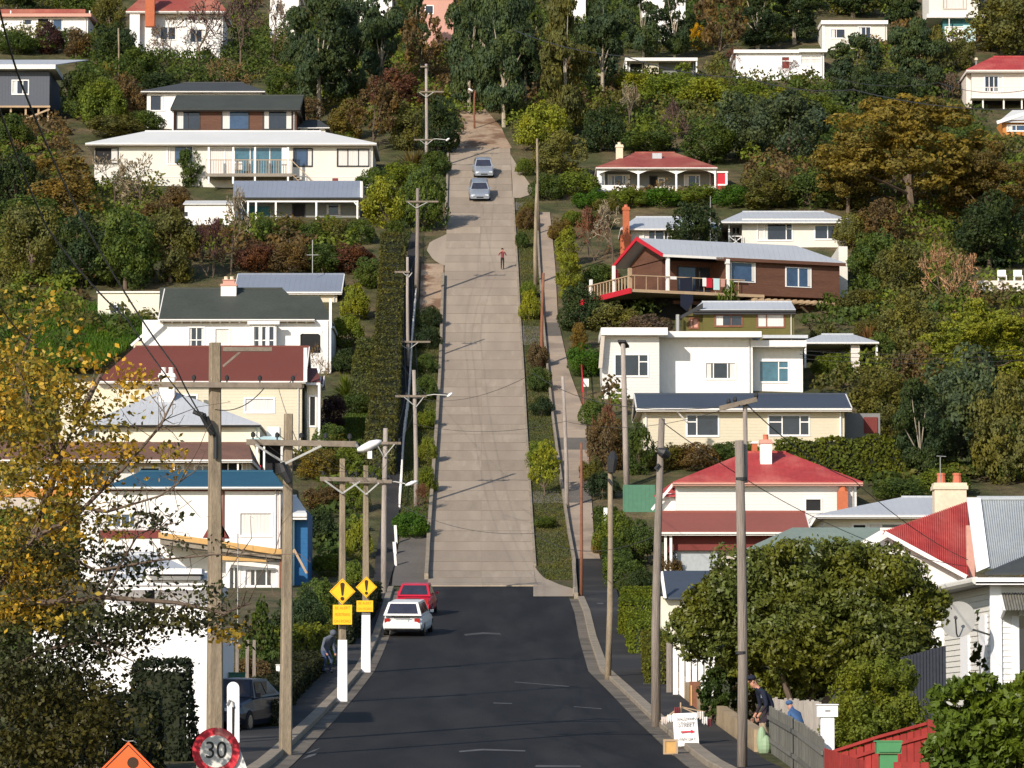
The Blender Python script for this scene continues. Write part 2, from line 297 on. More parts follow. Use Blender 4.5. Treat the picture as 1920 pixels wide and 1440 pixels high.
# footpath asphalt left/right
sheet('pavement', [(1600,200),(1440,380),(1400,440),(1350,470),(1300,530),(1260,585),(1230,610),(1200,635),(1150,680),(1110,700),(1060,703),(1000,712),(940,718),(880,726),(820,735),(760,742),(640,752),(560,758),(480,764),(440,768)],
      [(v, u-.72*FP/dist(v)) for v, u in AL if v > 1105]+[(1060,740),(1000,745),(940,750),(880,755),(820,760),(760,764),(640,772),(560,778),(480,780),(440,780)], 1598, 440, M['pavement'], .14, 1)
PR_R = [(1600,1800),(1440,1440),(1400,1385),(1370,1345),(1340,1308),(1300,1262),(1270,1238),(1230,1205),(1190,1180),(1150,1166),(1110,1156),(1080,1142),(1050,1128)]
sheet('pavement', [(v, u+.74*FP/dist(v)) for v, u in AR if v > 1150]+[(1150,1098),(1120,1090),(1084,1083),(1050,1076)], PR_R, 1598, 1052, M['pavement'], .14, 1)
# concrete street: individual cast panels in two lanes
CL = [(1100,800),(1090,803),(1060,805),(1000,808),(900,815),(800,822),(700,828),(600,831),(500,834),(400,839),(290,842),(270,842)]
CR = [(1100,1008),(1090,1003),(1060,1000),(1000,996),(900,990),(800,984),(700,979),(600,973),(500,968),(400,962),(290,957),(270,956)]
street = thing('concrete_street', None, None, G(904, 700)); tag(street, kind='structure')
rr = random.Random(3); d = dist(1100)+.4; dE = dist(279)
while d < dE-.5:
    n2 = min(d+rr.uniform(2.6, 3.4), dE)
    for lane in (0, 1):
        q = []
        for dd in (d, n2-.05):
            v = vof(dd, zg(dd)); a, b = uat(CL, v), uat(CR, v); mid = a+(b-a)*.5
            e0, e1 = (a, mid-.05) if lane == 0 else (mid+.05, b)
            q.append((X(e0, dd), X(e1, dd), dd, zg(dd)))
        (a0, b0, y0, z0), (a1, b1, y1, z1) = q; t = .06+rr.uniform(-.006, .006)
        MB().hexa([(a0,y0,z0-.1),(b0,y0,z0-.1),(b1,y1,z1-.1),(a1,y1,z1-.1),(a0,y0,z0+t),(b0,y0,z0+t),(b1,y1,z1+t),(a1,y1,z1+t)]).build('concrete_panel', M[rr.choice(('concrete','concrete','concrete','concreteb','concreteb','concretec'))], street)
    v = vof(n2, zg(n2)); a, b = uat(CL, v), uat(CR, v)
    if n2 < dE-.5: MB().hexa([(X(a,n2),n2-.08,zg(n2-.08)),(X(b,n2),n2-.08,zg(n2-.08)),(X(b,n2),n2+.02,zg(n2+.02)),(X(a,n2),n2+.02,zg(n2+.02)),(X(a,n2),n2-.08,zg(n2-.08)+.07),(X(b,n2),n2-.08,zg(n2-.08)+.07),(X(b,n2),n2+.02,zg(n2+.02)+.07),(X(a,n2),n2+.02,zg(n2+.02)+.07)]).build('seam', M['tar'], street)
    d = n2
# apron where concrete meets asphalt, side bays, dirt at the top
sheet('driveway_apron', [(1112,1000),(1103,1000),(1095,1000),(1080,998),(1062,998)], [(1124,1076),(1112,1075),(1105,1074),(1098,1050),(1085,1020),(1072,1008),(1062,1002)], 1120, 1063, M['concrete'], .05)
sheet('driveway_apron', [(1100,735),(1060,738),(1008,752)], [(1100,803),(1060,806),(1008,809)], 1100, 1008, M['drive'], .05)
sheet('driveway', [(500,832),(488,812),(470,800),(455,806),(440,838)], [(500,834),(488,835),(470,836),(455,837),(440,838)], 499, 441, M['concrete'], .06)
sheet('driveway', [(372,961),(350,961),(290,957)], [(372,975),(364,1000),(350,996),(320,975),(290,957)], 372, 290, M['concrete'], .045)
for va, vb in ((648,612),(945,922),(395,380)):
    sheet('driveway', [(va,uat(CR,va)),(vb,uat(CR,vb))], [(va,1020+ (va-630)*.12),(vb,1014+(vb-630)*.12)], va, vb, M['drive'], .045)
sheet('dirt_path', [(279,835),(262,852),(240,850),(200,868)], [(279,960),(262,950),(240,940),(200,905)], 279, 200, M['dirt'], .06, 2)
# kerb wall on the left of the concrete street and thin kerb on the right
kerbline('kerb', CL, 1088, 520, .22, .38, M['kerb'], 0, side=-1); kerbline('kerb', CL, 430, 290, .2, .25, M['kerb'], 0, side=-1)
kerbline('kerb', CR, 1062, 372, .16, .16, M['kerb'], 0, side=1)
# right hand footpath of stepped concrete flags, with retaining edge
PL = [(1060,1080),(1000,1069),(900,1054),(780,1038),(700,1029),(600,1020),(500,1013),(400,1008)]
PRt = [(1060,1128),(1000,1113),(900,1107),(780,1098),(700,1068),(600,1046),(500,1041),(400,1031)]
fp = thing('stepped_footpath', None, None, G(1060, 800)); tag(fp, kind='structure')
d = dist(1052)
rp = random.Random(9)
while d < dist(400):
    n2 = d+rp.uniform(1.8, 2.6); q = []
    for dd in (d, n2-.03): v = vof(dd, zg(dd)); q.append((X(uat(PL, v), dd), X(uat(PRt, v), dd), dd, zg(dd)))
    (a0,b0,y0,z0),(a1,b1,y1,z1) = q; st_ = .09+rp.uniform(-.01, .01); vm_ = vof(d, zg(d)); grey_ = any(lo_ < vm_ < hi_ for lo_, hi_ in ((922,948),(832,852),(618,642)))
    MB().hexa([(a0,y0,z0-.3),(b0,y0,z0-.3),(b1,y1,z0-.3),(a1,y1,z0-.3),(a0,y0,z0+st_),(b0,y0,z0+st_),(b1,y1,z1+st_),(a1,y1,z1+st_)]).build('paving_flag', M['drive' if grey_ else 'pathc'], fp); d = n2
kerbline('kerb', PL, 1115, 400, .16, .32, M['kerb'], .05, side=-1)
kerbline('kerb', [(1125,1084),(1060,1079)], 1124, 1062, .2, .3, M['kerb'], .05, side=-1)
# road marks and scuffs
def mark(pts, name='road_mark', m='paintmark', off=.026):
    q = [G(u, v, off) for u, v in pts]; o = MB().add(q, [tuple(range(len(q)))]).build(name, M[m]); tag(o, kind='structure')
mark([(870,1190),(905,1186.5),(937,1188),(940,1191),(905,1190),(872,1193)], 'road_patch', 'patch')
mark([(965,1279.5),(1068,1288),(1066,1289),(965,1280.5)]); mark([(1076,1326),(1128,1330),(1128,1331),(1076,1327)])
mark([(860,1410),(905,1406),(985,1409),(985,1411),(905,1409),(862,1412.5)]); mark([(1005,1437),(1090,1438),(1088,1440),(1003,1440)])
mark([(588,1408),(601,1404),(590,1410.5),(570,1417)]); mark([(578,1418),(596,1413.5),(590,1418.5),(566,1426)]); mark([(925,1319),(960,1320),(960,1321.2),(925,1320.2)])
mark([(1120,1136),(1132,1136),(1131,1138),(1119,1138)], off=.146); mark([(1206,1288),(1225,1287),(1222,1291),(1206,1291)], off=.146)
# ---------------------------------------------------------------- houses
class House:
    """everything is given as photo rows/columns on the plane of the front wall plus a depth in metres"""
    def __init__(s, name, label, cat, u, vb, d=None, group=None):
        s.d = d or dist(vb); s.base = zg(s.d); x = X(u, s.d)
        s.root = thing(name, label, cat, (x, s.d, s.base), group); s.g = s.base-.4
    def p(s, u, v, dy=0): return P(u, v, s.d+dy)
    def rect(s, mb, u0, v0, u1, v1, y0, y1, ground=False):
        a = s.p(u0, v1, y0); b = s.p(u1, v0, y0); z0 = min(a.z, s.g) if ground else a.z
        mb.box((a.x, s.d+y0, z0), (b.x, s.d+y1, b.z)); return s
    def box(s, name, u0, v0, u1, v1, y0, y1, m, ground=False, parent=None):
        mb = MB(); s.rect(mb, u0, v0, u1, v1, y0, y1, ground); return mb.build(name, M[m] if isinstance(m, str) else m, parent or s.root)
    def wall(s, u0, v0, u1, v1, dep, m, wins=(), y=0, ground=True, name='wall'):
        """box wall with real openings; wins = (u0,v0,u1,v1,bays,rows,frame,glass,curtain)"""
        a = s.p(u0, v1, y); b = s.p(u1, v0, y); zb = min(a.z, s.g) if ground else a.z; x0, x1, zt_ = a.x, b.x, b.z; yf = s.d+y
        mb = MB(); R = []
        for w in wins:
            q0 = s.p(w[0], w[3], y); q1 = s.p(w[2], w[1], y); R.append((max(q0.x, x0+.02), max(q0.z, zb+.02), min(q1.x, x1-.02), min(q1.z, zt_-.02)))
        gx = sorted({x0, x1, *[r[0] for r in R], *[r[2] for r in R]}); gz = sorted({zb, zt_, *[r[1] for r in R], *[r[3] for r in R]})
        for i in range(len(gx)-1):
            for j in range(len(gz)-1):
                cx, cz = (gx[i]+gx[i+1])/2, (gz[j]+gz[j+1])/2
                if any(r[0] < cx < r[2] and r[1] < cz < r[3] for r in R): continue
                mb.add([(gx[i],yf,gz[j]),(gx[i+1],yf,gz[j]),(gx[i+1],yf,gz[j+1]),(gx[i],yf,gz[j+1])], [(0,1,2,3)])
        for r in R:                                        # reveals
            X0,Z0,X1,Z1 = r; D = .14
            mb.add([(X0,yf,Z0),(X1,yf,Z0),(X1,yf,Z1),(X0,yf,Z1),(X0,yf+D,Z0),(X1,yf+D,Z0),(X1,yf+D,Z1),(X0,yf+D,Z1)], [(0,4,5,1),(1,5,6,2),(2,6,7,3),(3,7,4,0)])
        yb = yf+dep
        mb.add([(x0,yf,zb),(x1,yf,zb),(x1,yb,zb),(x0,yb,zb),(x0,yf,zt_),(x1,yf,zt_),(x1,yb,zt_),(x0,yb,zt_)], [(0,3,2,1),(4,5,6,7),(1,2,6,5),(2,3,7,6),(3,0,4,7)])
        o = mb.build(name, M[m], s.root)
        if x1-x0 > 6 and ground and zt_-zb > 2.2:
            xp = x1-.22; MB().tube([(xp,yf-.07,zt_-.05),(xp,yf-.07,zb+.1)], .045, 6).build('downpipe', M['pipe'], s.root); MB().box((x0+.5,yf-.03,zb),(x0+.75,yf-.004,zb+.55)).build('meter_box', M['pipe'], s.root)
        for w, r in zip(wins, R): s.window(r, yf, *w[4:])
        return o
    def window(s, r, yf, bays=1, rows=1, fr='trim', gl='glass', cur=0, fw=.075):
        if cur == 0 and gl in ('glass','glassblue'): cur = (0,1,3,0,4,1)[int(abs(r[0]*7.3)) % 6]
        x0,z0,x1,z1 = r; bays = bays if isinstance(bays, (list, tuple)) else [1/bays]*bays
        mb = MB(); mb.box((x0-.03,yf-.04,z0-.05),(x0+fw,yf+.08,z1+.03)).box((x1-fw,yf-.04,z0-.05),(x1+.03,yf+.08,z1+.03)).box((x0+fw,yf-.04,z1-fw),(x1-fw,yf+.08,z1+.03)).box((x0+fw,yf-.06,z0-.05),(x1-fw,yf+.08,z0+fw))
        xx = x0; cells = []; tot = sum(bays)
        for i, b in enumerate(bays):
            xn = xx+(x1-x0)*b/tot
            if i: mb.box((xx-fw/2, yf+.0, z0+fw), (xx+fw/2, yf+.08, z1-fw))
            rws = rows[i] if isinstance(rows, (list, tuple)) else rows
            if rws > 1:
                zz = z0+(z1-z0)*(.66 if rws == 2 else .34); L_, R_ = (xx+(fw/2 if i else fw), xn-(fw/2 if i < len(bays)-1 else fw))
                mb.box((L_, yf+.01, zz-fw/2), (R_, yf+.075, zz+fw/2))
            cells.append((xx, xn)); xx = xn
        w = mb.build('window', M[fr], s.root)
        for i, (c0, c1) in enumerate(cells): MB().box((c0+.02, yf+.06, z0+.02), (c1-.02, yf+.07, z1-.02)).build('pane', M[gl], w)
        if cur:
            if cur == 1: rs = [(x0+.03, x0+(x1-x0)*.2), (x1-(x1-x0)*.2, x1-.03)]
            elif cur == 2: rs = [(x0+.03, x1-.03)]
            elif cur == 3: rs = [(x0+.03, x0+(x1-x0)*.3)]
            else: rs = [(x1-(x1-x0)*.3, x1-.03)]
            for a, b in rs:
                n_ = max(3, int((b-a)/.09)); q = MB()
                vs = [(a+(b-a)*k/n_, yf+.045+(.008 if k % 2 else 0), z) for k in range(n_+1) for z in (z0+fw, z1-fw)]
                q.add(vs, [(2*k, 2*k+2, 2*k+3, 2*k+1) for k in range(n_)]).build('curtain', M['curtain'], w)
    def roof(s, u0, ve, u1, r0, vr, r1, y0, y1, m, fas='fascia', th=.2, ym=None, name='roof', wallm=None, sof='soffit', ridge=True):
        """hip roof (r0>u0) or gable (r0==u0): eave row ve at depth y0, ridge row vr at mid depth"""
        ym = (y0+y1)/2 if ym is None else ym
        E0, E1 = s.p(u0, ve, y0), s.p(u1, ve, y0); z = E0.z; R0, R1 = s.p(r0, vr, ym), s.p(r1, vr, ym); Y0, Y1, Ym = s.d+y0, s.d+y1, s.d+ym
        x0, x1 = E0.x, E1.x; ra = R0.x if r0 > u0+1 else x0; rb = R1.x if r1 < u1-1 else x1; zr = R0.z
        mb = MB(); t = .05
        top = [(x0,Y0,z),(x1,Y0,z),(x1,Y1,z),(x0,Y1,z),(ra,Ym,zr),(rb,Ym,zr)]
        fs = [(0,1,5,4),(1,2,5),(2,3,4,5),(3,0,4)]
        hip0, hip1 = ra > x0+.01, rb < x1-.01
        if not hip1: fs[1] = None
        if not hip0: fs[3] = None
        fs = [f for f in fs if f]
        low = [(p[0], p[1], p[2]-t) for p in top]
        mb.add(top+low, fs+[tuple(i+6 for i in reversed(f)) for f in fs])
        ed = [(0,1),(2,3)]+([(1,2)] if hip1 else [(1,5),(5,2)])+([(3,0)] if hip0 else [(3,4),(4,0)])
        mb.add(top+low, [(a, a+6, b+6, b) for a, b in ed])
        o = mb.build(name, M[m], s.root)
        fb = MB(); w = .06; z1 = z-t-.003; z0 = z1-th
        fb.box((x0,Y0,z0),(x1,Y0+w,z1)).box((x0,Y1-w,z0),(x1,Y1,z1))
        if hip0: fb.box((x0,Y0+w,z0),(x0+w,Y1-w,z1))
        if hip1: fb.box((x1-w,Y0+w,z0),(x1,Y1-w,z1))
        for flag, xx, sg in ((hip0, x0, 1), (hip1, x1, -1)):
            if not flag:
                for ya, yb in ((Y0, Ym), (Y1, Ym)):
                    fb.prism([(xx-.03*sg, ya, z+.02), (xx-.03*sg, yb, zr+.02), (xx-.03*sg, yb, zr-th), (xx-.03*sg, ya, z-th)], (.07*sg,0,0))
        fb.build('fascia', M[fas], s.root)
        MB().box((x0+w+.002,Y0+w+.002,z0+.05),(x1-w-.002,Y1-w-.002,z0+.09)).build('soffit', M[sof], s.root)
        if not hip0 or not hip1:
            if wallm:
                for flag, xx in ((hip0, x0+.3), (hip1, x1-.3)):
                    if not flag: MB().prism([(xx-.05, Y0+.3, z0+.1), (xx-.05, Y1-.3, z0+.1), (xx-.05, Ym, zr-.2)], (.1,0,0)).build('gable', M[wallm], s.root)
        MB().tube([(x0-.0,Y0-.05,z0+th*.6),(x1,Y0-.05,z0+th*.6)], .055, 6).build('gutter', M[fas], s.root)
        if ridge: MB().tube([(ra,Ym,zr+.01),(rb,Ym,zr+.01)], .07, 6).build('ridge_cap', M[m], o)
        return o
    def flat(s, name, u0, v0, u1, v1, y0, y1, m, fall=0):
        """roof slab: front edge face between rows v0,v1; back raised by fall"""
        a = s.p(u0, v1, y0); b = s.p(u1, v0, y0); Y0, Y1 = s.d+y0, s.d+y1
        return MB().hexa([(a.x,Y0,a.z),(b.x,Y0,a.z),(b.x,Y1,a.z+fall),(a.x,Y1,a.z+fall),(a.x,Y0,b.z),(b.x,Y0,b.z),(b.x,Y1,b.z+fall),(a.x,Y1,b.z+fall)]).build(name, M[m], s.root)
    def slope(s, name, u0, ve, u1, vr, r0, r1, y0, y1, m, th=.08):
        """single roof plane from eave (row ve, depth y0) up to top edge (row vr, depth y1)"""
        a, b, c, e = s.p(u0, ve, y0), s.p(u1, ve, y0), s.p(r1, vr, y1), s.p(r0, vr, y1)
        return MB().prism([a, b, c, e], (0,0,-th)).build(name, M[m], s.root)
    def chimney(s, u0, v0, u1, v1, y, dep, m, pots=0, cap='chim', potm='terra', potv=0):
        a, b = s.p(u0, v1, y), s.p(u1, v0, y); h = b.z-a.z; w = b.x-a.x; Y = s.d+y; ct = min(.25, h*.2)
        c = MB().box((a.x, Y, a.z-1.2), (b.x, Y+dep, b.z-ct)).build('chimney', M[m], s.root)
        MB().box((a.x-.06, Y-.06, b.z-ct), (b.x+.06, Y+dep+.06, b.z-ct*.45)).box((a.x-.02, Y-.02, b.z-ct*.45), (b.x+.02, Y+dep+.02, b.z)).build('cap', M[cap], c)
        for k in range(pots):
            px = a.x+w*(k+.5)/pots; r = min(.17, w/pots*.38); hh = (s.p(u0, v0-potv, y).z-b.z) if potv else .4
            MB().tube([(px,Y+dep/2,b.z),(px,Y+dep/2,b.z+hh*.8),(px,Y+dep/2,b.z+hh*.82),(px,Y+dep/2,b.z+hh)], [r,r*.85,r,r], 10).build('chimney_pot', M[potm], c)
    def posts(s, us, v0, v1, y, w, m, name='post'):
        for u in us:
            a, b = s.p(u, v1, y), s.p(u, v0, y); MB().box((a.x-w/2, s.d+y-w/2, a.z), (a.x+w/2, s.d+y+w/2, b.z)).build(name, M[m], s.root)
    def rail(s, u0, u1, v0, v1, y, m, n, w=.04, top=.07, name='railing'):
        """handrail with a baluster each"""
        r = s.box(name, u0, v0, u1, v0+top*FP/s.d, y, y+.06, m)
        for k in range(n+1):
            u = u0+(u1-u0)*k/n; a, b = s.p(u, v1, y), s.p(u, v0+2, y)
            MB().box((a.x-w/2, s.d+y+.01, a.z), (a.x+w/2, s.d+y+.01+w, b.z)).build('baluster', M[m], r)
W2 = 'wbwhite'
# --- left hillside, top to bottom
h = House('house', 'long white house with pink-edged flat roof at the top left corner behind a purple shrub', 'house', 60, 82)
h.wall(-30,30,165,82,7,'white',[(42,36,62,47,1,1,'trim','glass'),(70,34,92,52,1,1,'trim','shade'),(95,35,120,57,1,1,'trim','glassblue',1)])
h.flat('roof',-34,25,171,31,-.6,8,'pink',.5); h.flat('roof',-30,17,160,24.5,.5,8,'redpale',.5)
h.posts([20,168],20,30,-.3,.12,'white')
h = House('house', 'white house with faded red roof and orange brick chimney behind bare trees, top left', 'house', 330, 108)
h.wall(243,20,262,70,2,'white'); h.wall(262.5,21,418,108,7,'white',[(300,50,330,75,2,1),(350,55,385,80,2,1)],y=.8)
h.roof(236,20,425,275,-14,400,-.2,8.5,'redpale'); h.chimney(272,-30,290,28,-.9,.8,'brick',0,'brick')
h = House('house', 'slate grey box house on timber stilts with a small white window, left edge', 'house', 30, 240)
h.wall(-50,134,93,199,9,'greyboard',[(22,150,54,177,[.3,.35,.35],1,'trim','glass',3)],ground=False)
h.flat('roof',-60,121,104,129,-1,6,'fascia'); h.slope('roof',-60,121,104,112,-60,166,-.9,11,'greyroof')
h.posts([48,90,20,72],199,243,.3,.18,'timber','stilt'); h.box('subfloor_shade',55,199,90,232,3,4,'shade',True)  # dark box paints the shade between the stilts
MB().bar(h.p(22,233,-.1),h.p(93,205,-.1),.22,.16).build('ramp',M['timber'],h.root)
h.box('floor_edge',-50,198,94,201.5,-.05,.2,'timber')
h = House('house', 'white house with dark hip roof peeping above the brown timber house on the left hill', 'house', 380, 250)
h.wall(275,170,492,250,8,'white',[(281,178,310,208,[.85,.15],1,'trim','glass',4),(330,176,400,195,2,1),(420,176,470,195,2,1)])
h.roof(264,170,497,345,155,455,-.5,8.5,'darkroof',th=.14); 
h = House('house', 'dark-roofed brown timber house with big blue windows above the long white roof', 'house', 440, 252, dist(250)-9)
h.wall(323,203,556,262,8,'brownwood',[(330,208,375,243,2,1,'darksteel','glass',3),(415,207,467,243,1,1,'darksteel','glassblue'),(493,207,548,243,1,1,'darksteel','glass',1)])
h.roof(320,204,563,320,179,563,-.6,9,'greenroof','darksteel',.15,ym=6,wallm='brownwood')
h.posts([324],206,250,-.3,.12,'white')
h = House('shed', 'small dark-roofed outbuilding with white trim right of the brown timber house', 'shed', 588, 262, dist(258)-5)
h.wall(563,238,610,262,4,'white',[(575,240,600,250,2,1)]); h.roof(558,238,618,572,226,600,-.3,4.3,'darkroof',th=.12)
h = House('house', 'long cream house with white hip roof, balcony and stair on the left hill', 'house', 440, 352)
h.wall(176,272,699,420,9,'offwhite',[(178,277,222,307,1,1,'darksteel','shade',4),(313,274,362,308,[.1,.65,.25],1,'trim','glassblue',3),(392,276,540,327,[.2,.12,.2,.05,.2,.23],1,'trim','glassteal',3),
  (550,278,586,312,[.12,.6,.28],1,'darksteel','glassblue',4),(632,279,692,312,3,[1,1,1],'darksteel','glass',2)])
h.roof(160,268,706,272,246,602,-.7,9.7,'whiteroof',th=.16)
h.box('balcony_deck',385,325,548,331,-2.2,0,'deck'); h.rail(386,546,299,325,-2.15,'timber',34); h.posts([391,437,478,540],276,345,-2.1,.16,'white'); h.box('panel',528,277,541,327,-1.5,-1.4,'fascia')
for k in range(9): h.box('stair_tread',548+k*5,327+k*4.4,556+k*5,329+k*4.4,-2.1,-1.1,'deck')
MB().bar(h.p(546,300,-2.15),h.p(592,345,-2.15),.07).bar(h.p(548,328,-2.15),h.p(594,372,-2.15),.2,.06).build('stair_rail',M['timber'],h.root)
MB().box(h.p(440,318,-1.6),h.p(455,305,-1.0)).build('deck_chair',M['white'],h.root)
h.box('vent',623,334,634,339,-.02,.04,'maroonwall'); h.box('base_trim',176,330.5,699,332,-.03,.02,'fascia')
h = House('cottage', 'low cottage with grey-blue iron roof and white verandah posts below the cream house', 'cottage', 560, 415)
h.wall(445,374,675,430,5,'greywall',[(458,385,508,408,1,1,'greywall','tealwall'),(548,382,572,410,1,1,'darksteel','shade'),(610,382,640,404,1,1,'grey','glass')],y=1.6)
h.slope('roof',437,370,678,339,438,677,-.2,3.6,'blueroof'); h.box('fascia',437,370.3,676,373,-.2,-.14,'darksteel'); h.box('verandah_beam',442,376,672,379,-.1,.05,'white')
h.posts([443,453,465,480,517,593,670],378,412,-.02,.15,'white'); MB().bar(h.p(664,379,-.02),h.p(672,388,-.02),.1).build('bracket',M['white'],h.root); h.box('barge_board',675,340,680,371,-.2,3.4,'fascia')
h = House('shed', 'white lean-to shed beside the verandah cottage with a dark window', 'shed', 392, 425)
h.wall(346,382,440,432,4,'white',[(332+14,398,351,404,1,1,'darksteel','shade')]); h.slope('roof',343,382,441,376,348,441,-.2,4.2,'whiteroof')
h = House('house', 'grey-blue roofed cream house behind the dark green villa roof on the left', 'house', 540, 640, dist(600)+6)
h.wall(445,546,632,640,7,'cream'); h.roof(438,546,641,438,514,641,-.4,8,'blueroof',ym=4.5,wallm='cream'); 
MB().tube([h.p(586,512,3),h.p(586,450,3)],.04).tube([h.p(575,478,3),h.p(597,478,3)],.03).build('aerial',M['steel'],h.root)
h = House('shed', 'cream flat-topped outbuilding with a dark double window left of the dark green villa roof', 'shed', 242, 600)
h.wall(183,549,302,612,5,'creamflat',[(205,570,234,588,2,1,'trim','glass')]); h.flat('roof',181,546,303,549,-.15,5.2,'fascia')
h = House('villa', 'white villa with dark green hipped roof, bay window and arched corner porch on the left', 'house', 460, 700)
h.wall(266,600,621,715,9,'white',[(353,613,384,650,[.5,.5],3,'trim','glass',1),(402,615,431,650,1,1,'trim','curtain'),(561,624,603,664,1,1,'trim','shade')])
h.roof(297,597,590,300,541,530,-.6,9.6,'greenroof',th=.16,wallm='white'); h.roof(536,610,627,546,556,600,1.5,11,'greenroof',th=.16)
h.box('frieze',300,601,590,606,-.04,-.005,'soffit')
for k in range(16): h.box('eave_bracket',303+k*18,601,306+k*18,606,-.3,-.045,'white')
h.wall(468,608,518,715,1.0,'white',[(474,611,487,652,1,3),(489.5,611,501,652,1,3),(503,611,515,652,1,3)],y=-1.0); h.box('hood',464,602,524,608,-1.25,-.9,'white')
MB().prism([h.p(560+21*(1+math.cos(a)),632-9*math.sin(a),-.06) for a in [math.pi*k/10 for k in range(11)]]+[h.p(558,620,-.06),h.p(604,620,-.06)],(0,.05,0)).build('porch_arch',M['white'],h.root)
h.wall(598,605,625,715,4,'white',[],y=3)
h.chimney(414,532,443,552,3.2,.8,'white',0,'pink'); h.chimney(418,524,440,532,3.3,.6,'pink',2,'pink','chim',6)
h.wall(250,640,266,715,7,'cream',[],y=.5); MB().bar(h.p(299,600,-.7),h.p(246,648,-.7),.2,.16).build('barge_board',M['white'],h.root)
h.box('barge_board',617,560,622,615,-.5,-.4,'white')
h = House('house', 'cream weatherboard house with wide red roof behind the leaning concrete pole', 'house', 390, 850)
h.wall(110,716,566,860,8,'cream',[(458,746,515,774,1,1,'white','glassteal',2),(330,740,370,770,2,1)])
h.roof(183,713,573,254,650,573,-.6,9,'maroon',th=.16,wallm='cream'); h.box('frieze',186,717,570,727,-.03,-.001,'soffit')
h.box('barge_board',569,652,576,716,-.65,-.55,'fascia'); h.slope('roof',566,715,601,690,568,594,.3,4,'maroon'); h.wall(575,718,598,850,3,'cream',[(579,742,593,800,1,1,'trim','shade')],y=.8)
h.posts([598],716,850,.4,.16,'white'); h.box('porch_trim',574,716,600,722,.3,.4,'white')
h.roof(600,719,606,600,705,606,2,5,'maroon',ridge=False)
h = House('house', 'cream house with pale grey pyramid roof and white chimney below the red roof', 'house', 330, 890)
h.wall(120,796,487,905,8,'creamflat',[(150,805,180,822,2,1)]); h.roof(160,795,488,296,735,330,-.5,9.5,'greyroof','darksteel',.14); h.chimney(298,700,327,748,3,.9,'white',2,'white','white',12)
h.slope('roof',466,829,530,818,470,524,-1.4,.4,'aqua',.2); h.posts([482,495,528],824,886,-1.2,.12,'white'); h.box('red_tank',468,872,489,892,-1.6,-.6,'scarlet'); h.box('porch',484,832,528,900,.4,1,'shade',True)  # near-black box colours in the shade beneath the porch roof
h.box('wall_panel',500,700+100,524,818,.6,2,'white')
h = House('house', 'long low house with brown tiled roof and dark verandah windows behind the autumn tree', 'house', 240, 965)
h.wall(-40,866,470,970,7,'soffit',[(2,874,58,914,[.3,.7],1,'trim','glass',4),(70,872,250,914,4,1,'trim','glass',1),(262,876,300,896,1,1,'trim','shade'),(318,872,345,893,2,1),(364,872,395,893,2,1),(400,866,455,900,2,1,'trim','shade')])
h.roof(-60,860,473,-60,831,466,-1,7.5,'browntile',th=.18,ym=3); h.box('brick_base',-40,916,250,932,-.06,-.005,'orangewall',False)
h.posts([326,446],862,900,-.8,.1,'white')
h = House('house', 'white house with teal hipped roof, curtained window and bright blue side behind the poles', 'house', 390, 1100)
h.wall(150,918,525,1110,7,'white',[(186,962,268,990,[.3,.2,.2,.3],1,'trim','glassblue',1),(448,960,511,1006,1,1,'trim','glass',2),(300,1060,330,1100,1,1,'trim','shade')])
h.roof(200,911,531,262,884,512,-.5,7.5,'teal',th=.14); h.box('fascia_line',204,917,526,921,-.04,-.004,'maroon'); h.box('trim',416,920,421,1016,-.05,-.004,'maroon'); h.box('trim',522,920,527,1030,-.03,.05,'maroon')
h.box('trim_board',523,921,526,1028,-.06,-.04,'white')
h.wall(527,960,552,1075,6,'aqua',[],y=1.2); h.box('blue_side',552.5,958,577,1072,1.6,7,'bluewall',True); h.roof(527,962,575,540,930,556,.9,7.4,'whiteroof',th=.3)
MB().prism([h.p(380,1008,-.05),h.p(430,1008,-.05),h.p(428,1010,-.05),h.p(405,965,-.05)],(0,.03,0)).build('gable_panel',M['maroonwall'],h.root)
MB().prism([h.p(297,998,-2.4),h.p(528,1030,-2.4),h.p(528,1041,-2.4),h.p(297,1008,-2.4)],(0,.25,0)).build('deck_beam',M['ochre'],h.root)
MB().prism([h.p(300,1009,-2.2),h.p(527,1041,-2.2),h.p(527,1048,-2.2),h.p(300,1020,-2.2)],(0,2.1,0)).build('deck',M['deck'],h.root)
MB().prism([h.p(415,1042,-2.45),h.p(500,1050,-2.45),h.p(500,1054,-2.45),h.p(415,1050,-2.45)],(0,.2,0)).build('deck_beam',M['ochre'],h.root)
MB().bar(h.p(551,1030,-2.3),h.p(575,1075,-2.3),.12).bar(h.p(526,1034,-2.3),h.p(552,1034,-2.3),.15).build('stair_rail',M['timber'],h.root)
h.wall(423,1054,530,1125,1,'white',[(428,1062,450,1108,[.5,.5],1,'trim','glass',1),(458,1066,520,1100,3,1,'trim','glass')],y=-1.5); h.box('maroon_band',185,994,300,1009,-.08,-.004,'maroonwall')
h.posts([527],1045,1110,-1.8,.2,'rusty')
h = House('house', 'bright white-walled house low on the left behind the autumn tree and the tall concrete pole', 'house', 290, 1385)
h.wall(60,1172,389,1390,10,'whiteclean'); h.flat('parapet',58,1164,391,1172,-.1,.3,'white')
h.wall(196,1072,388,1172,6,'white',[(272,1096,296,1160,1,1,'trim','shade')],y=3.5,ground=False)
h.roof(188,1084,392,205,1040,300,2.8,10,'greyroof',th=.25); h.flat('awning',272,1066,378,1076,2.3,3.4,'white'); h.flat('awning',272,1080,376,1087,2.6,3.4,'offwhite')
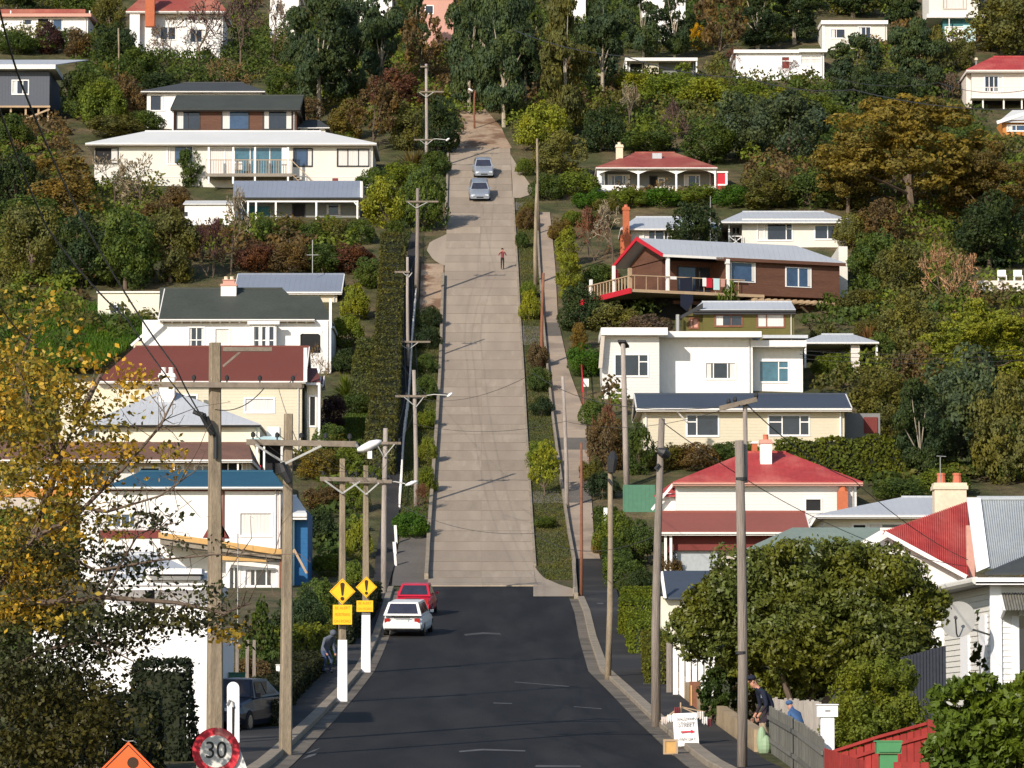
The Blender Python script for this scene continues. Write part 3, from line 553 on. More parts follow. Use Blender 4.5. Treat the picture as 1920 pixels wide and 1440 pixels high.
# --- right hillside, top to bottom
h = House('house', 'cream and teal two-storey house partly hidden in dark trees, top right', 'house', 1790, 92)
h.wall(1742,-30,1836,26,7,'offwhite',[(1768,-10,1812,17,[.15,.7,.15],1,'soffit','glass',2)],ground=False); h.box('floor_band',1738,26,1850,33,-.4,6,'fascia'); h.wall(1768,33.5,1830,92,6,'tealwall',[(1772,50,1808,78,1,1,'white','white'),(1810,48,1816,66,1,1,'aqua','shade')],y=.5)
h.box('aqua_panel',1806,47,1829,80,.3,.45,'aqua'); h.wall(1836.5,-30,1860,26,5,'slateroof',[],y=1,ground=False); h.posts([1780],33,76,-.2,.1,'white')
h = House('house', 'white cube house with two windows standing above a bushy tree, upper right', 'house', 1600, 105)
h.wall(1542,45,1663,105,7,'offwhite',[(1557,54,1585,72,[.4,.6],1,'trim','glass'),(1609,50,1633,75,[.6,.4],1,'trim','glass',3)]); h.flat('roof',1540,38,1665,45,-.4,7.3,'white',.3); h.box('corner',1542,46,1547,93,-.04,-.002,'white')
h = House('bungalow', 'low white bungalow with pale flat roof and reddish climbers, upper right', 'house', 1465, 150)
h.wall(1380,98,1545,150,7,'whiteclean',[(1465,106,1481,130,1,2,'trim','maroonwall'),(1501,104,1541,121,2,2,'trim','glass',2)]); h.flat('roof',1376,93,1502,99,-.4,7.3,'white',.3); h.flat('roof',1498,91.5,1553,97.5,-.6,7.3,'fascia',.3)
h = House('house', 'low cream house with thin white flat roof on the skyline ridge left of the bungalow', 'house', 1240, 150)
h.wall(1175,114,1304,152,6,'greywall',[(1180,118,1205,132,1,1,'trim','shade')],y=.9); h.box('wall_panel',1208,115,1235,138,.2,.8,'cream'); h.flat('roof',1172,108,1308,114,-.5,7,'fascia',.2); h.posts([1174,1306],113,136,-.3,.14,'white'); h.box('rail',1275,115,1296,119,.1,.3,'cream')
h = House('house', 'red-roofed pinkish-white house on posts with french doors at the right edge', 'house', 1890, 205)
h.wall(1822,131,1990,181,7,'pinkwhite',[(1846,142,1881,173,4,1,'trim','glass'),(1919,140,1950,168,2,1)],ground=False); h.roof(1812,130,2010,1862,106,1975,-.7,7.7,'red',th=.22)
h.wall(1812,136,1822,200,5,'pinkwhite',[],y=1.0); h.box('deck',1822,180,1990,184,-1.4,.2,'fascia'); h.posts([1843,1882,1916],184,206,-1,.14,'white'); h.rail(1825,1985,163,181,-1.35,'pinkwhite',30,.06); h.box('undercroft_shade',1830,184,1985,205,2,3,'shade',True); h.chimney(1829,108,1832,130,2,.2,'grey')  # dark sheet behind the posts is painted shade below the deck
h = House('house', 'orange house with slanting white roof edge below the red-roofed house, right edge', 'house', 1905, 262)
h.wall(1880,225,1990,262,5,'orangewall',[(1888,234,1940,246,3,1,'trim','glassblue')]); MB().bar(h.p(1869,230,-.5),h.p(1925,212,-.5),.3,.3).build('barge_board',M['white'],h.root); h.slope('roof',1872,228,1990,205,1900,1990,-.4,5,'whiteroof')
h = House('villa', 'villa with rusty red hipped roof, skylight and arched white verandah, centre right', 'house', 1230, 360)
h.wall(1130,318,1336,372,7,'greywall',[(1140,328,1180,350,[.3,.4,.3],1,'trim','glass'),(1218,330,1232,358,1,1,'darksteel','shade'),(1234,334,1246,352,1,1,'trim','glass'),(1283,328,1312,352,[.25,.5,.25],1,'trim','glass')],y=1.8)
h.roof(1117,313,1345,1190,286,1265,-.3,9,'redpale',th=.14); h.chimney(1155,271,1168,300,2.5,.6,'chim',1,'chim','chim',5); h.box('skylight',1223,287,1241,300,2.4,2.6,'greyroof')
for a, b in ((1121,1197),(1197,1268),(1268,1341)):
    n_ = 10; MB().prism([h.p(a+(b-a)*k/n_, 318+9*(2*k/n_-1)**2, -.05) for k in range(n_+1)]+[h.p(b,315.5,-.05),h.p(a,315.5,-.05)],(0,.08,0)).build('verandah_valance',M['white'],h.root)
h.posts([1121,1197,1268,1341],318,362,0,.16,'white'); h.box('verandah_wall',1122,347,1176,362,.1,.3,'white'); h.box('verandah_wall',1188,349,1196,362,.1,.3,'white'); h.box('verandah_wall',1228,350,1262,362,.1,.3,'white'); h.box('verandah_wall',1318,350,1340,362,.1,.3,'white'); h.wall(1121,318,1134,362,2,'white',[],y=.8)
h = House('shed', 'tiny red and white shed against the right side of the rusty-roofed villa', 'shed', 1354, 360)
h.wall(1345,324,1362,360,3,'scarlet'); h.box('frame',1360,322,1364,348,-.05,0,'white'); h.box('frame',1346,345,1364,348,-.08,-.03,'white'); h.flat('roof',1344,321,1365,324,-.1,3,'fascia')
h = House('house', 'large white two-storey house with pale hipped roof above the brown deck house', 'house', 1490, 560, dist(480)+3)
h.wall(1392,410,1588,560,9,'offwhite',[(1420,418,1486,451,[.2,.62,.18],[2,1,2],'trim','glass'),(1527,422,1567,449,[.62,.38],1,'trim','glass')])
h.roof(1350,415,1607,1392,397,1545,-.8,10,'greyroof',th=.14); h.wall(1366,420,1391.5,470,5,'greywall',[(1370,424,1390,442,2,1,'trim','glass')],y=2.5)
h.rail(1366,1391,442,462,-.1,'white',2); MB().bar(h.p(1368,444,-.1),h.p(1391,461,-.1),.07).bar(h.p(1391,444,-.05),h.p(1368,461,-.05),.07).build('cross_brace',M['white'],h.root); h.posts([1367],420,466,-.1,.12,'white'); yy_ = dist(562)-h.d; h.wall(1573,462,1589,560,-yy_-.01,'offwhite',[],y=yy_); h.posts([1582],556,600,yy_+.2,.16,'timber','pile')
h = House('house', 'white house with tall orange brick chimney left of the dark round bush', 'house', 1225, 480, dist(480)+1)
h.wall(1183,427,1345,500,7,'offwhite',[(1206,428,1262,456,[.4,.3,.3],1,'trim','glass'),(1270,430,1330,456,3,1)]); h.roof(1163,428,1352,1192,407,1330,-.6,8,'greyroof',th=.14)
h.chimney(1168,388,1180,470,-1.4,.7,'brick',1,'brick','terra',5); h.box('chimney_breast',1163,440,1183,500,-1.3,-.3,'brick',True)
# brown deck house, turned 22 degrees
d0 = dist(612); C0 = P(1250, 478, d0); rt = thing('deck_house', 'brown timber house with red barge boards, wide deck on stilts and laundry on a line', 'house', (C0.x, C0.y, zg(C0.y)))
ca, sa = math.cos(math.radians(22)), math.sin(math.radians(22))
def DL(x, y, z): return Vector((C0.x+x*ca-y*sa, C0.y+x*sa+y*ca, C0.z+z))
def dbox(name, x0, x1, y0, y1, z0, z1, m, par=None): return MB().hexa([DL(x0,y0,z0),DL(x1,y0,z0),DL(x1,y1,z0),DL(x0,y1,z0),DL(x0,y0,z1),DL(x1,y0,z1),DL(x1,y1,z1),DL(x0,y1,z1)]).build(name, M[m], par or rt)
sD = FP/d0; LEN = (1577-1250)/sD/ca*1.03; ZR = 1.75; FL = -2.75; WD = 8.6
def dslab(pts, th, m, name): return MB().prism([DL(*p) for p in pts], (0,0,-th)).build(name, M[m], rt)
dslab([(-.5,-.4,0),(LEN+.3,-.4,0),(LEN-1.6,WD/2,ZR),(-.5,WD/2,ZR)], .1, 'greyroof', 'roof'); dslab([(-.5,WD+.4,0),(-.5,WD/2,ZR),(LEN-1.6,WD/2,ZR),(LEN+.3,WD+.4,0)], .1, 'greyroof', 'roof')
dbox('fascia',3.9,LEN+.3,-.45,-.38,-.28,-.03,'brownwood'); dbox('fascia',-.5,3.9+.6,-.45,-.38,-.2,-.02,'fascia')
for y0, y1 in ((-.45,WD/2),(WD+.45,WD/2)): MB().hexa([DL(-.62,y0,-.2),DL(-.5,y0,-.2),DL(-.5,y1,ZR-.22),DL(-.62,y1,ZR-.22),DL(-.62,y0,.06),DL(-.5,y0,.06),DL(-.5,y1,ZR+.08),DL(-.62,y1,ZR+.08)]).build('barge_board', M['scarlet'], rt)
XR = 4.9
dbox('wall',XR,LEN,0,WD,FL,-.12,'brownwood'); dbox('wall',0.6,XR-.01,2.2,WD,FL,-.12,'brownwood')
MB().prism([DL(.5,.3,-.1),DL(.5,WD-.3,-.1),DL(.5,WD/2,ZR-.25)],tuple(DL(.1,0,0)-DL(0,0,0))).build('gable',M['brownwood'],rt)
def dwin(x0,x1,y,z0,z1,n,gl='glass',cur=0):
    w = MB()
    for za, zb2 in ((z0-.06,z0),(z1,z1+.07)): w.hexa([DL(x0-.05,y-.06,za),DL(x1+.05,y-.06,za),DL(x1+.05,y,za),DL(x0-.05,y,za),DL(x0-.05,y-.06,zb2),DL(x1+.05,y-.06,zb2),DL(x1+.05,y,zb2),DL(x0-.05,y,zb2)])
    for a in [x0+(x1-x0)*k/n for k in range(n+1)]: w.hexa([DL(a-.05,y-.06,z0),DL(a+.05,y-.06,z0),DL(a+.05,y,z0),DL(a-.05,y,z0),DL(a-.05,y-.06,z1),DL(a+.05,y-.06,z1),DL(a+.05,y,z1),DL(a-.05,y,z1)])
    w = w.build('window', M['trim'] if cur else M['darksteel'], rt)
    for k in range(n): dbox('pane',x0+(x1-x0)*k/n+.05,x0+(x1-x0)*(k+1)/n-.05,y-.035,y-.02,z0,z1,gl,w)
    if cur: dbox('curtain',x1-.28,x1-.06,y-.05,y-.037,z0+.05,z1-.03,'curtain',w)
dwin(5.3,7.3,0,-1.75,-.35,1,'glassblue',1); dwin(9.9,12.0,0,-1.95,-.55,2,'glassblue',1); dwin(1.9,3.4,2.2,-2.3,-.6,1,'glassblue'); dwin(3.6,4.5,2.2,-2.7,-.6,1)
dbox('deck',-3.1,XR+1.5,-.3,WD+.5,FL-.2,FL,'deck'); dbox('deck_edge',-3.25,-3.1,-.5,WD+.6,FL-.32,FL+.08,'scarlet'); dbox('deck_edge',-3.1,XR+3,-.42,-.3,FL-.2,FL+.02,'timber')
dbox('underfloor_shade',.5,LEN-.3,2.5,WD,FL-2.6,FL-.25,'shade')  # black block added as painted shade beneath the floor
for k in range(18): dbox('joist',XR+2+k*.55,XR+2.2+k*.55,-.9,1.2,FL-.55,FL-.3,'timber')
dbox('bearer',1,LEN,.9,1.15,FL-.8,FL-.56,'brownwood')
dbox('post',0-.12,.12,-.3,-.06,FL,-.1,'white'); dbox('post',XR-.1,XR+.12,-.42,-.2,FL,-.1,'white'); dbox('post',-3.0,-2.8,WD/2-1.1,WD/2-.9,FL,-.6,'white'); dbox('post',-3.0,-2.8,WD-1,WD-.8,FL,-1.2,'white'); dbox('post',-3.05,-2.8,.1,.35,FL,-1.1,'timber')
for k in range(15): dbox('baluster',-3.02,-2.94,.4+k*.58,.48+k*.58,FL,FL+1.05,'timber')
dbox('handrail',-3.05,-2.9,-.3,WD+.4,FL+1.03,FL+1.1,'timber'); dbox('handrail',-2.9,XR+1.4,-.38,-.28,FL+1.03,FL+1.1,'timber')
for k in range(10): dbox('baluster',-2.8+k*.95,-2.76+k*.95,-.35,-.31,FL,FL+1.03,'timber')
for x in (LEN-.15,LEN/2+1,2,6): dbox('stilt',x-.09,x+.09,.1,.28,FL-3.2,FL-.3,'timber')
MB().bar(DL(LEN-.1,.2,FL-3),DL(LEN-3.2,.2,FL-.7),.14).build('brace',M['timber'],rt)
for x0,w_,z0,m in ((2.75,.3,.62,'white'),(3.05,.5,.7,'scarlet'),(3.65,.5,.85,'aqua'),(4.25,.35,.6,'pink'),(.1,.5,.2,'white')):
    dbox('laundry',x0,x0+w_,-.47,-.43,FL+1.07-z0,FL+1.09,m)
MB().prism([DL(.9,-.4,FL+1.0),DL(1.9,-.4,FL+1.1),DL(2.0,-.4,FL-.7),DL(1.5,-.4,FL-1.5),DL(.95,-.4,FL-1.1)],(0,.15,0)).build('dark_blanket',M['navy'],rt)
dbox('red_towel',-2.8,-2.5,3.4,4.0,FL+.9,FL+1.9,'scarlet'); dbox('white_box',XR-.2,XR+.1,-.5,-.2,-.5,-.15,'white')
h = House('hut', 'olive green timber hut with pale roof, white curtains and a flue behind the cabbage tree', 'hut', 1385, 660, dist(690))
h.wall(1318,582,1489,645,4.5,'olive',[(1340,590,1392,612,[.6,.4],1,'rusty','glass',3),(1419,588,1471,614,[.35,.65],1,'rusty','glass',2)])
h.wall(1282,590,1317.6,645,3.5,'olive',[(1292,596,1310,616,[.4,.6],1,'rusty','pink')],y=.5); h.roof(1300,580,1492,1316,566,1484,-.4,5,'greyroof','darksteel',.3)
MB().prism([h.p(1318,568,-.45),h.p(1276,592,-.45),h.p(1276,598,-.45),h.p(1318,577,-.45)],(0,.2,0)).build('barge_board',M['darksteel'],h.root)
MB().prism([h.p(1318,575,.3),h.p(1283,592,.3),h.p(1318,592,.3)],(0,3.6,0)).build('gable',M['olive'],h.root); MB().tube([h.p(1271,622,-.2),h.p(1271,590,-.2)],.16,8).build('flue',M['steel'],h.root)
h = House('house', 'big white modernist house with stepped flat roofs behind the grey pole, right side', 'house', 1315, 748)
h.wall(1129,630,1236,775,7,W2,[(1152,664,1216,706,[.22,.5,.28],[1,1,2],'trim','glass')]); h.wall(1236.5,634,1411,775,6,'white',[(1322,679,1380,711,[.27,.46,.27],1,'trim','glass')],y=2.0)
h.wall(1411.5,650,1505,775,5.5,'white',[(1423,676,1479,717,[.66,.34],[1,2],'trim','glassteal')],y=3.2)
h.flat('roof',1127,614,1252,628,-.8,7.5,'fascia',.2); h.flat('roof',1249,621,1428,632,.9,8,'fascia',.2); h.flat('roof',1408,638,1512,650,1.9,9,'fascia',.1)
MB().prism([h.p(1122,690,-.7),h.p(1127,628,-.7),h.p(1134,628,-.7),h.p(1129,690,-.7)],(0,.3,0)).build('fin_wall',M['soffit'],h.root)
h = House('carport', 'low carport with pale hipped roof right of the white modernist house', 'carport', 1590, 690, dist(700))
h.roof(1500,641,1648,1540,627,1600,-.4,5,'greyroof',th=.12); h.wall(1596,646,1612,690,2,'pinkwhite'); h.posts([1644,1510],643,690,0,.14,'white'); h.flat('roof',1430,628,1515,634,1,6,'greyroof')
h = House('house', 'cream weatherboard house with long charcoal-blue roof in front of the white modernist house', 'house', 1395, 855)
h.wall(1206,768,1583,870,8,'cream',[(1287,777,1348,818,[.32,.68],[2,1],'trim','glass'),(1440,778,1518,817,[.34,.43,.23],[2,1,2],'trim','glass')])
h.roof(1193,764,1597,1193,739,1588,-.7,8.7,'slateroof',th=.2,ym=4,wallm='cream'); h.posts([1576],770,835,-.1,.1,'white','downpipe'); h.posts([1211],772,845,-.05,.1,'white','downpipe')
MB().bar(h.p(1270,772,-.5),h.p(1288,792,-.1),.08).build('brace',M['trim'],h.root)
h = House('garden_wall', 'dark fence and outhouse right of the charcoal-blue roofed house', 'fence', 1620, 832, dist(850)+2); h.box('panel',1585,775,1650,822,0,.1,'grey',True); h.box('panel',1620,782,1645,812,-.1,0,'maroonwall')
h = House('villa', 'white villa with bright red hipped roof and white chimney on the right', 'house', 1435, 985)
h.wall(1268,908,1606,1000,9,W2,[(1509,934,1541,960,1,1,'trim','shade')]); h.roof(1262,903,1618,1398,848,1474,-.6,9.6,'red','pink',.2); h.box('frieze',1268,911,1606,915,-.03,-.002,'fascia')
h.chimney(1426,824,1447,866,2.4,.8,'white',1,'pink','terra',10); h.chimney(1410,828,1420,846,6,.6,'brick',0,'white')
h.wall(1232,925,1267.5,1000,4,'white',[],y=1.2); h.slope('roof',1226,929,1275,903,1262,1275,.8,4,'red'); MB().bar(h.p(1262,908,.7),h.p(1222,956,.7),.16).build('barge_board',M['white'],h.root)
h.box('external_chimney',1571,921,1590,985,-.6,-.05,'brick',True); MB().tube([h.p(1580.5,922,-.3),h.p(1580.5,907,-.3)],[.3,.14],8).build('chimney_neck',M['brick'],h.root)
h = House('house', 'house with russet iron roof, maroon wall and corrugated skirting below the red-roofed villa', 'house', 1380, 1085)
h.wall(1257,1000,1475,1032,6,'maroonwall',ground=False); h.roof(1239,996,1520,1239,960,1535,-.8,7,'brickroof',th=.18,ym=3.2); h.wall(1262,1031,1345,1100,1,'greycorr',[],y=.3); h.posts([1248,1258],1000,1075,-.5,.14,'white'); h.wall(1345.5,1031,1480,1100,3,'soffit',[],y=.5)
h = House('house', 'house with pale grey hipped roof beside the big cream chimney', 'house', 1640, 1055)
h.wall(1545,970,1790,1060,8,'creamflat',[(1598,982,1625,992,1,1,'trim','shade'),(1628,981,1715,992,1,1,'trim','glass')]); h.roof(1528,965,1800,1690,932,1760,-.9,9.5,'greyroof',th=.16)
MB().bar(h.p(1530,967,-.9),h.p(1512,996,-.9),.14).build('barge_board',M['fascia'],h.root)
h = House('house', 'house with low sage green roof just above the big camellia', 'house', 1500, 1120)
h.wall(1395,1040,1660,1120,7,'soffit',[(1420,1050,1460,1066,2,1)]); h.slope('roof',1372,1040,1640,989,1486,1650,-.6,5.5,'sage'); h.box('fascia',1374,1041,1640,1046,-.6,-.5,'white'); h.posts([1414],1040,1062,-.4,.1,'white'); h.box('red_canopy',1390,1056,1425,1070,-1.2,-.6,'scarlet')
MB().bar(h.p(1372,1042,-.7),h.p(1322,1090,-.7),.18).build('barge_board',M['soffit'],h.root); h.wall(1340,1062,1394,1120,4,'soffit',[],y=.2); 
h = House('house', 'cottage with steep bright red iron roof and big cream double-pot chimney, right', 'house', 1740, 1250, 150)
A1, B1, C1_ = h.p(1655,998,0), h.p(1816,1078,-.2), h.p(1817,940,4.3); rb_ = MB()
for k in range(1, 46): t = k/46; p_ = A1.lerp(B1, t)+Vector((0,0,.02)); rb_.bar(p_, p_+(C1_-B1)*t, .05, .035)
rf_ = MB().prism([A1, B1, C1_],(0,0,-.08)).build('roof',M['red'],h.root); tag(rb_.build('ribs',M['red'],rf_), kind='stuff')
h.wall(1640,1056,1818,1250,6,'white',y=.6); MB().prism([h.p(1608,1028,.4),h.p(1658,995,.4),h.p(1720,1028,.4)],(0,2,0)).build('gable',M['white'],h.root)
MB().prism([h.p(1660,1004,.45),h.p(1812,1084,.3),h.p(1812,1100,.3),h.p(1620,1100,.5),h.p(1612,1030,.5)],(0,.2,0)).build('gable',M['white'],h.root); MB().bar(h.p(1658,999,-.1),h.p(1812,1082,-.3),.1,.15).build('barge_board',M['white'],h.root); MB().bar(h.p(1655,996,-.1),h.p(1604,1026,-.1),.12,.14).build('barge_board',M['white'],h.root)
h.chimney(1753,905,1812,980,5.2,.9,'chim',2,'chim','terra',19); h.box('skylight',1716,1003,1735,1008,1.5,1.6,'whiteroof')
MB().tube([h.p(1763,905,5.5),h.p(1763,857,5.5)],.02).tube([h.p(1756,855,5.5),h.p(1774,856,5.5)],.015).build('aerial',M['steel'],h.root); h.box('pink_stack',1813,985,1827,1100,.3,.5,'pink')
h = House('garage', 'low garage with slate roof and cream wall behind the camellia, beside the hedge', 'garage', 1290, 1215, 165)
h.wall(1240,1118,1330,1235,6,'creamflat'); h.slope('roof',1243,1120,1340,1070,1238,1335,-.4,3.5,'slateroof'); MB().bar(h.p(1240,1072,-.3),h.p(1247,1122,-.45),.12).build('barge_board',M['white'],h.root)
h = House('side_fence', 'dark shaded fence between the light green bush and the corner villa', 'fence', 1725, 1400, 96)
for k in range(14): h.box('board',1690+k*6,1232-k*1.6,1695.4+k*6,1400,0,.04,'shadefence')
# near corner villa with weatherboards built one by one
d0 = 118; s0 = FP/d0; rc = thing('corner_villa', 'near white weatherboard villa with grey corrugated roof and window hood, right edge', 'house', (X(1870, d0), d0, zg(d0)))
q = lambda u, v, dy=0: P(u, v, d0+dy)
cA = q(1866, 1095); zb = zg(d0)-.3; A = Vector((cA.x, cA.y, 0)); far = q(1772, 1180, 9); Bf = Vector((far.x, far.y, 0)); rgt = Vector((q(1990,1095).x, cA.y, 0))
MB().prism([(A.x,A.y,zb),(rgt.x,rgt.y,zb),(rgt.x,rgt.y+8,zb),(Bf.x,Bf.y,zb)],(0,0,cA.z-zb-.0)).build('wall',M['white'],rc)
dirL = (Bf-A); Ln = dirL.length; dirL.normalize(); nL = Vector((dirL.y, -dirL.x, 0)); nL = nL if nL.x < 0 else -nL
bm_ = None; nb = int((cA.z-zb)/.165)
for k in range(nb):
    z0 = zb+k*.165; a = A+nL*.012; b = Bf+nL*.012
    pr = [Vector((a.x,a.y,z0))+nL*.035, Vector((b.x,b.y,z0))+nL*.035, Vector((b.x,b.y,z0+.16))+nL*.004, Vector((a.x,a.y,z0+.16))+nL*.004]
    MB().hexa([pr[0]-nL*.05,pr[0],pr[1],pr[1]-nL*.05,pr[3]-nL*.016,pr[3],pr[2],pr[2]-nL*.016]).build('weatherboard', M['offwhite'], rc)
    xa, xb = A.x+.02, rgt.x
    MB().hexa([(xa,A.y-.04,z0),(xb,A.y-.04,z0),(xb,A.y,z0),(xa,A.y,z0),(xa,A.y-.012,z0+.16),(xb,A.y-.012,z0+.16),(xb,A.y,z0+.16),(xa,A.y,z0+.16)]).build('weatherboard', M['white'], rc)
MB().box((A.x-.16,A.y-.1,zb),(A.x+.16,A.y+.06,cA.z)).build('corner_board',M['whiteclean'],rc)
def lp(t, z, o=0): p = A+dirL*t+nL*o; return Vector((p.x,p.y,z))
for t0, t1, za, zc in ((1.2,2.3,q(0,1265).z,q(0,1150).z),(4.2,5.6,q(0,1265).z,q(0,1185).z)):
    MB().hexa([lp(t0,za,.03),lp(t0,za,.10),lp(t1,za,.10),lp(t1,za,.03),lp(t0,zc,.03),lp(t0,zc,.10),lp(t1,zc,.10),lp(t1,zc,.03)]).build('side_window',M['whiteclean'],rc)
EV = q(1855, 1083, -.6); EF = q(1765, 1135, 9.5)
E0 = Vector((A.x-.62, A.y-.62, EV.z)); E1 = Vector((Bf.x-.75, Bf.y, EV.z)); E2 = Vector((rgt.x, A.y-.62, EV.z))
MB().hexa([E0-Vector((0,0,.2)),E2-Vector((0,0,.2)),E2+Vector((0,.12,-.2)),E0+Vector((.12,.12,-.2)),E0,E2,E2+Vector((0,.12,0)),E0+Vector((.12,.12,0))]).build('gutter',M['whiteclean'],rc)
MB().tube([E0-Vector((0,0,.08)),E1-Vector((0,0,.08))],.11,8).build('gutter',M['offwhite'],rc)
MB().prism([E0-Vector((0,0,.12)),E2-Vector((0,0,.12)),(rgt.x,A.y+.1,EV.z-.12),(A.x+.1,A.y+.1,EV.z-.12),(Bf.x+.1,Bf.y,EV.z-.12),E1-Vector((0,0,.12))],(0,0,-.05)).build('soffit',M['grey'],rc)
# corrugated roof plane as real ribs
U0 = q(1852, 1066, .2); U1 = q(1832, 938, 4.2); U2 = q(2000, 938, 4.2); U3 = q(2000, 1066, .2); n_ = 150; vs = []; fs = []
lo = lambda t: U0.lerp(U3, t); hi = lambda t: U1.lerp(U2, t)
for k in range(n_+1):
    t = k/n_; hgt = .022*math.cos(k*math.pi/2*1.0)
    for p in (lo(t), hi(t)): vs.append((p.x, p.y, p.z+hgt))
fs = [(2*k, 2*k+2, 2*k+3, 2*k+1) for k in range(n_)]
MB().add(vs, fs).build('corrugated_roof', M['greycorr'], rc)
MB().prism([U0+Vector((-.32,-.03,-.1)),U0+Vector((.05,-.03,.06)),U1+Vector((.1,-.03,.08)),U1+Vector((-.3,-.03,.08))],(0,.14,0)).build('barge_board',M['whiteclean'],rc)
pz = [q(1846,1074,-.1),q(2000,1074,-.1),q(2000,1022,1.2),q(1930,1036,1.2)]; MB().prism(pz,(0,0,-.06)).build('lower_roof',M['darkroof'],rc)
MB().tube([U1+Vector((0,0,.05)),U2+Vector((0,0,.05))],.08,8).build('ridge_cap',M['greycorr'],rc); MB().box((U0.x+.1,U0.y+.6,zb),(U3.x,U0.y+.7,U0.z-.2)).build('upper_wall',M['offwhite'],rc)
w0 = q(1888,1128,-.5); w1 = q(1990,1270,-.5)
hv = []; n_ = 40
for k in range(n_+1):
    t = k/n_; x_ = w0.x-.1+(w1.x-w0.x+.1)*t; hgt = .02*math.cos(k*math.pi)
    hv += [(x_, A.y-.95, q(0,1146).z+hgt), (x_, A.y-.05, q(0,1112).z+hgt)]
MB().add(hv,[(2*k,2*k+2,2*k+3,2*k+1) for k in range(n_)]).build('window_hood',M['weathered'],rc)
MB().prism([(w0.x-.15,A.y-.95,q(0,1146).z),(w0.x-.15,A.y-.04,q(0,1112).z),(w0.x-.15,A.y-.04,q(0,1160).z)],(.07,0,0)).build('bracket',M['whiteclean'],rc)
xw0, xw1, zw0, zw1 = q(1898,0).x, q(1990,0).x, q(0,1275).z, q(0,1155).z
fr = MB().box((xw0-.2,A.y-.09,zw0),(xw0,A.y-.035,zw1)).box((xw0,A.y-.09,zw1),(xw1,A.y-.035,zw1+.22)).box((xw0+.28,A.y-.085,zw0),(xw0+.36,A.y-.04,zw1)).build('window',M['whiteclean'],rc); MB().box((xw0,A.y-.06,zw0),(xw1,A.y-.045,zw1)).build('pane',M['glass'],fr)
# satellite dish
dc = q(1797,1162,-1.0); ds = thing('satellite_dish', 'grey satellite dish on the side of the near white corner villa', 'satellite dish', tuple(dc)); ax = Vector((-.25,-.9,.3)).normalized(); e1 = ax.cross(Vector((0,0,1))).normalized(); e2 = e1.cross(ax)
vs = [dc+ax*-.08]; fs = []; R_ = .5
for j in range(1, 7):
    r_ = R_*j/6
    for i in range(24): vs.append(dc+(e1*math.cos(i*math.pi/12)+e2*math.sin(i*math.pi/12)*1.08)*r_+ax*(-.08+.1*(j/6)**2))
fs = [(0,1+i,1+(i+1) % 24) for i in range(24)]+[(1+j*24+i,1+(j+1)*24+i,1+(j+1)*24+(i+1) % 24,1+j*24+(i+1) % 24) for j in range(5) for i in range(24)]
MB().add(vs, fs).build('reflector', M['dish'], ds, smooth=True); lb = dc+ax*.5-e2*.1
MB().tube([dc-e2*.5+ax*.05, dc-e2*.47+ax*.2, lb], .022).build('arm', M['darksteel'], ds); MB().tube([lb, lb+ax*-.08], .05, 8).build('receiver', M['darksteel'], ds); MB().tube([dc-ax*.1, dc-ax*.5, Vector((A.x-.05,A.y+.6,dc.z-.4))], .03).build('mount', M['steel'], ds)
# deck at right edge with white chairs
h = House('deck', 'grey timber deck with white chairs on the slope at the right edge', 'deck', 1880, 585, dist(590)); h.box('deck',1835,526,1990,546,0,4,'pinkwhite',False); h.posts([1850,1910],546,590,.3,.2,'timber')
for u in (1878, 1908):
    c = thing('deck_chair', 'white chair on the grey deck at the right edge, %s' % ('left one' if u < 1900 else 'right one'), 'chair', tuple(h.p(u, 526, .8)), 'white deck chairs')
    a = h.p(u-6,518,.6); b = h.p(u+8,518,1.2); MB().box((a.x,a.y,a.z),(b.x,b.y,a.z+.08)).build('seat',M['white'],c); MB().box((a.x,b.y,a.z),(b.x,b.y+.05,a.z+.55)).build('backrest',M['white'],c)
    for xx in (a.x, b.x-.05):
        for yy in (a.y, b.y-.05): MB().box((xx,yy,a.z-.42),(xx+.05,yy+.05,a.z)).build('leg',M['white'],c)
# glimpses of pale houses between the ridge trees
for u0, v0, u1, v1, lb in ((645,-14,735,40,'pale house wall glimpsed between the tall dark trees, top centre left'),(785,-10,850,70,'pinkish pale house half hidden behind brown shrubs at the top centre'),(1035,-14,1098,22,'cream house glimpsed through the ridge trees right of the street top'),(1205,-12,1285,45,'white house seen through dark trunks in the ridge trees, top right of centre'),(505,-14,560,45,'narrow white house front between bare trees and the tall dark trees')):
    h = House('house', lb, 'house', (u0+u1)/2, v1+30); h.wall(u0,v0,u1,v1+30,6,'white' if u0 != 785 else 'pink',[(u0+12,v0+20,u0+28,v0+36,1,1)]); h.roof(u0-5,v0,u1+5,u0+15,v0-18,u1-15,-.4,6.5,'greyroof' if u0 != 785 else 'browntile')
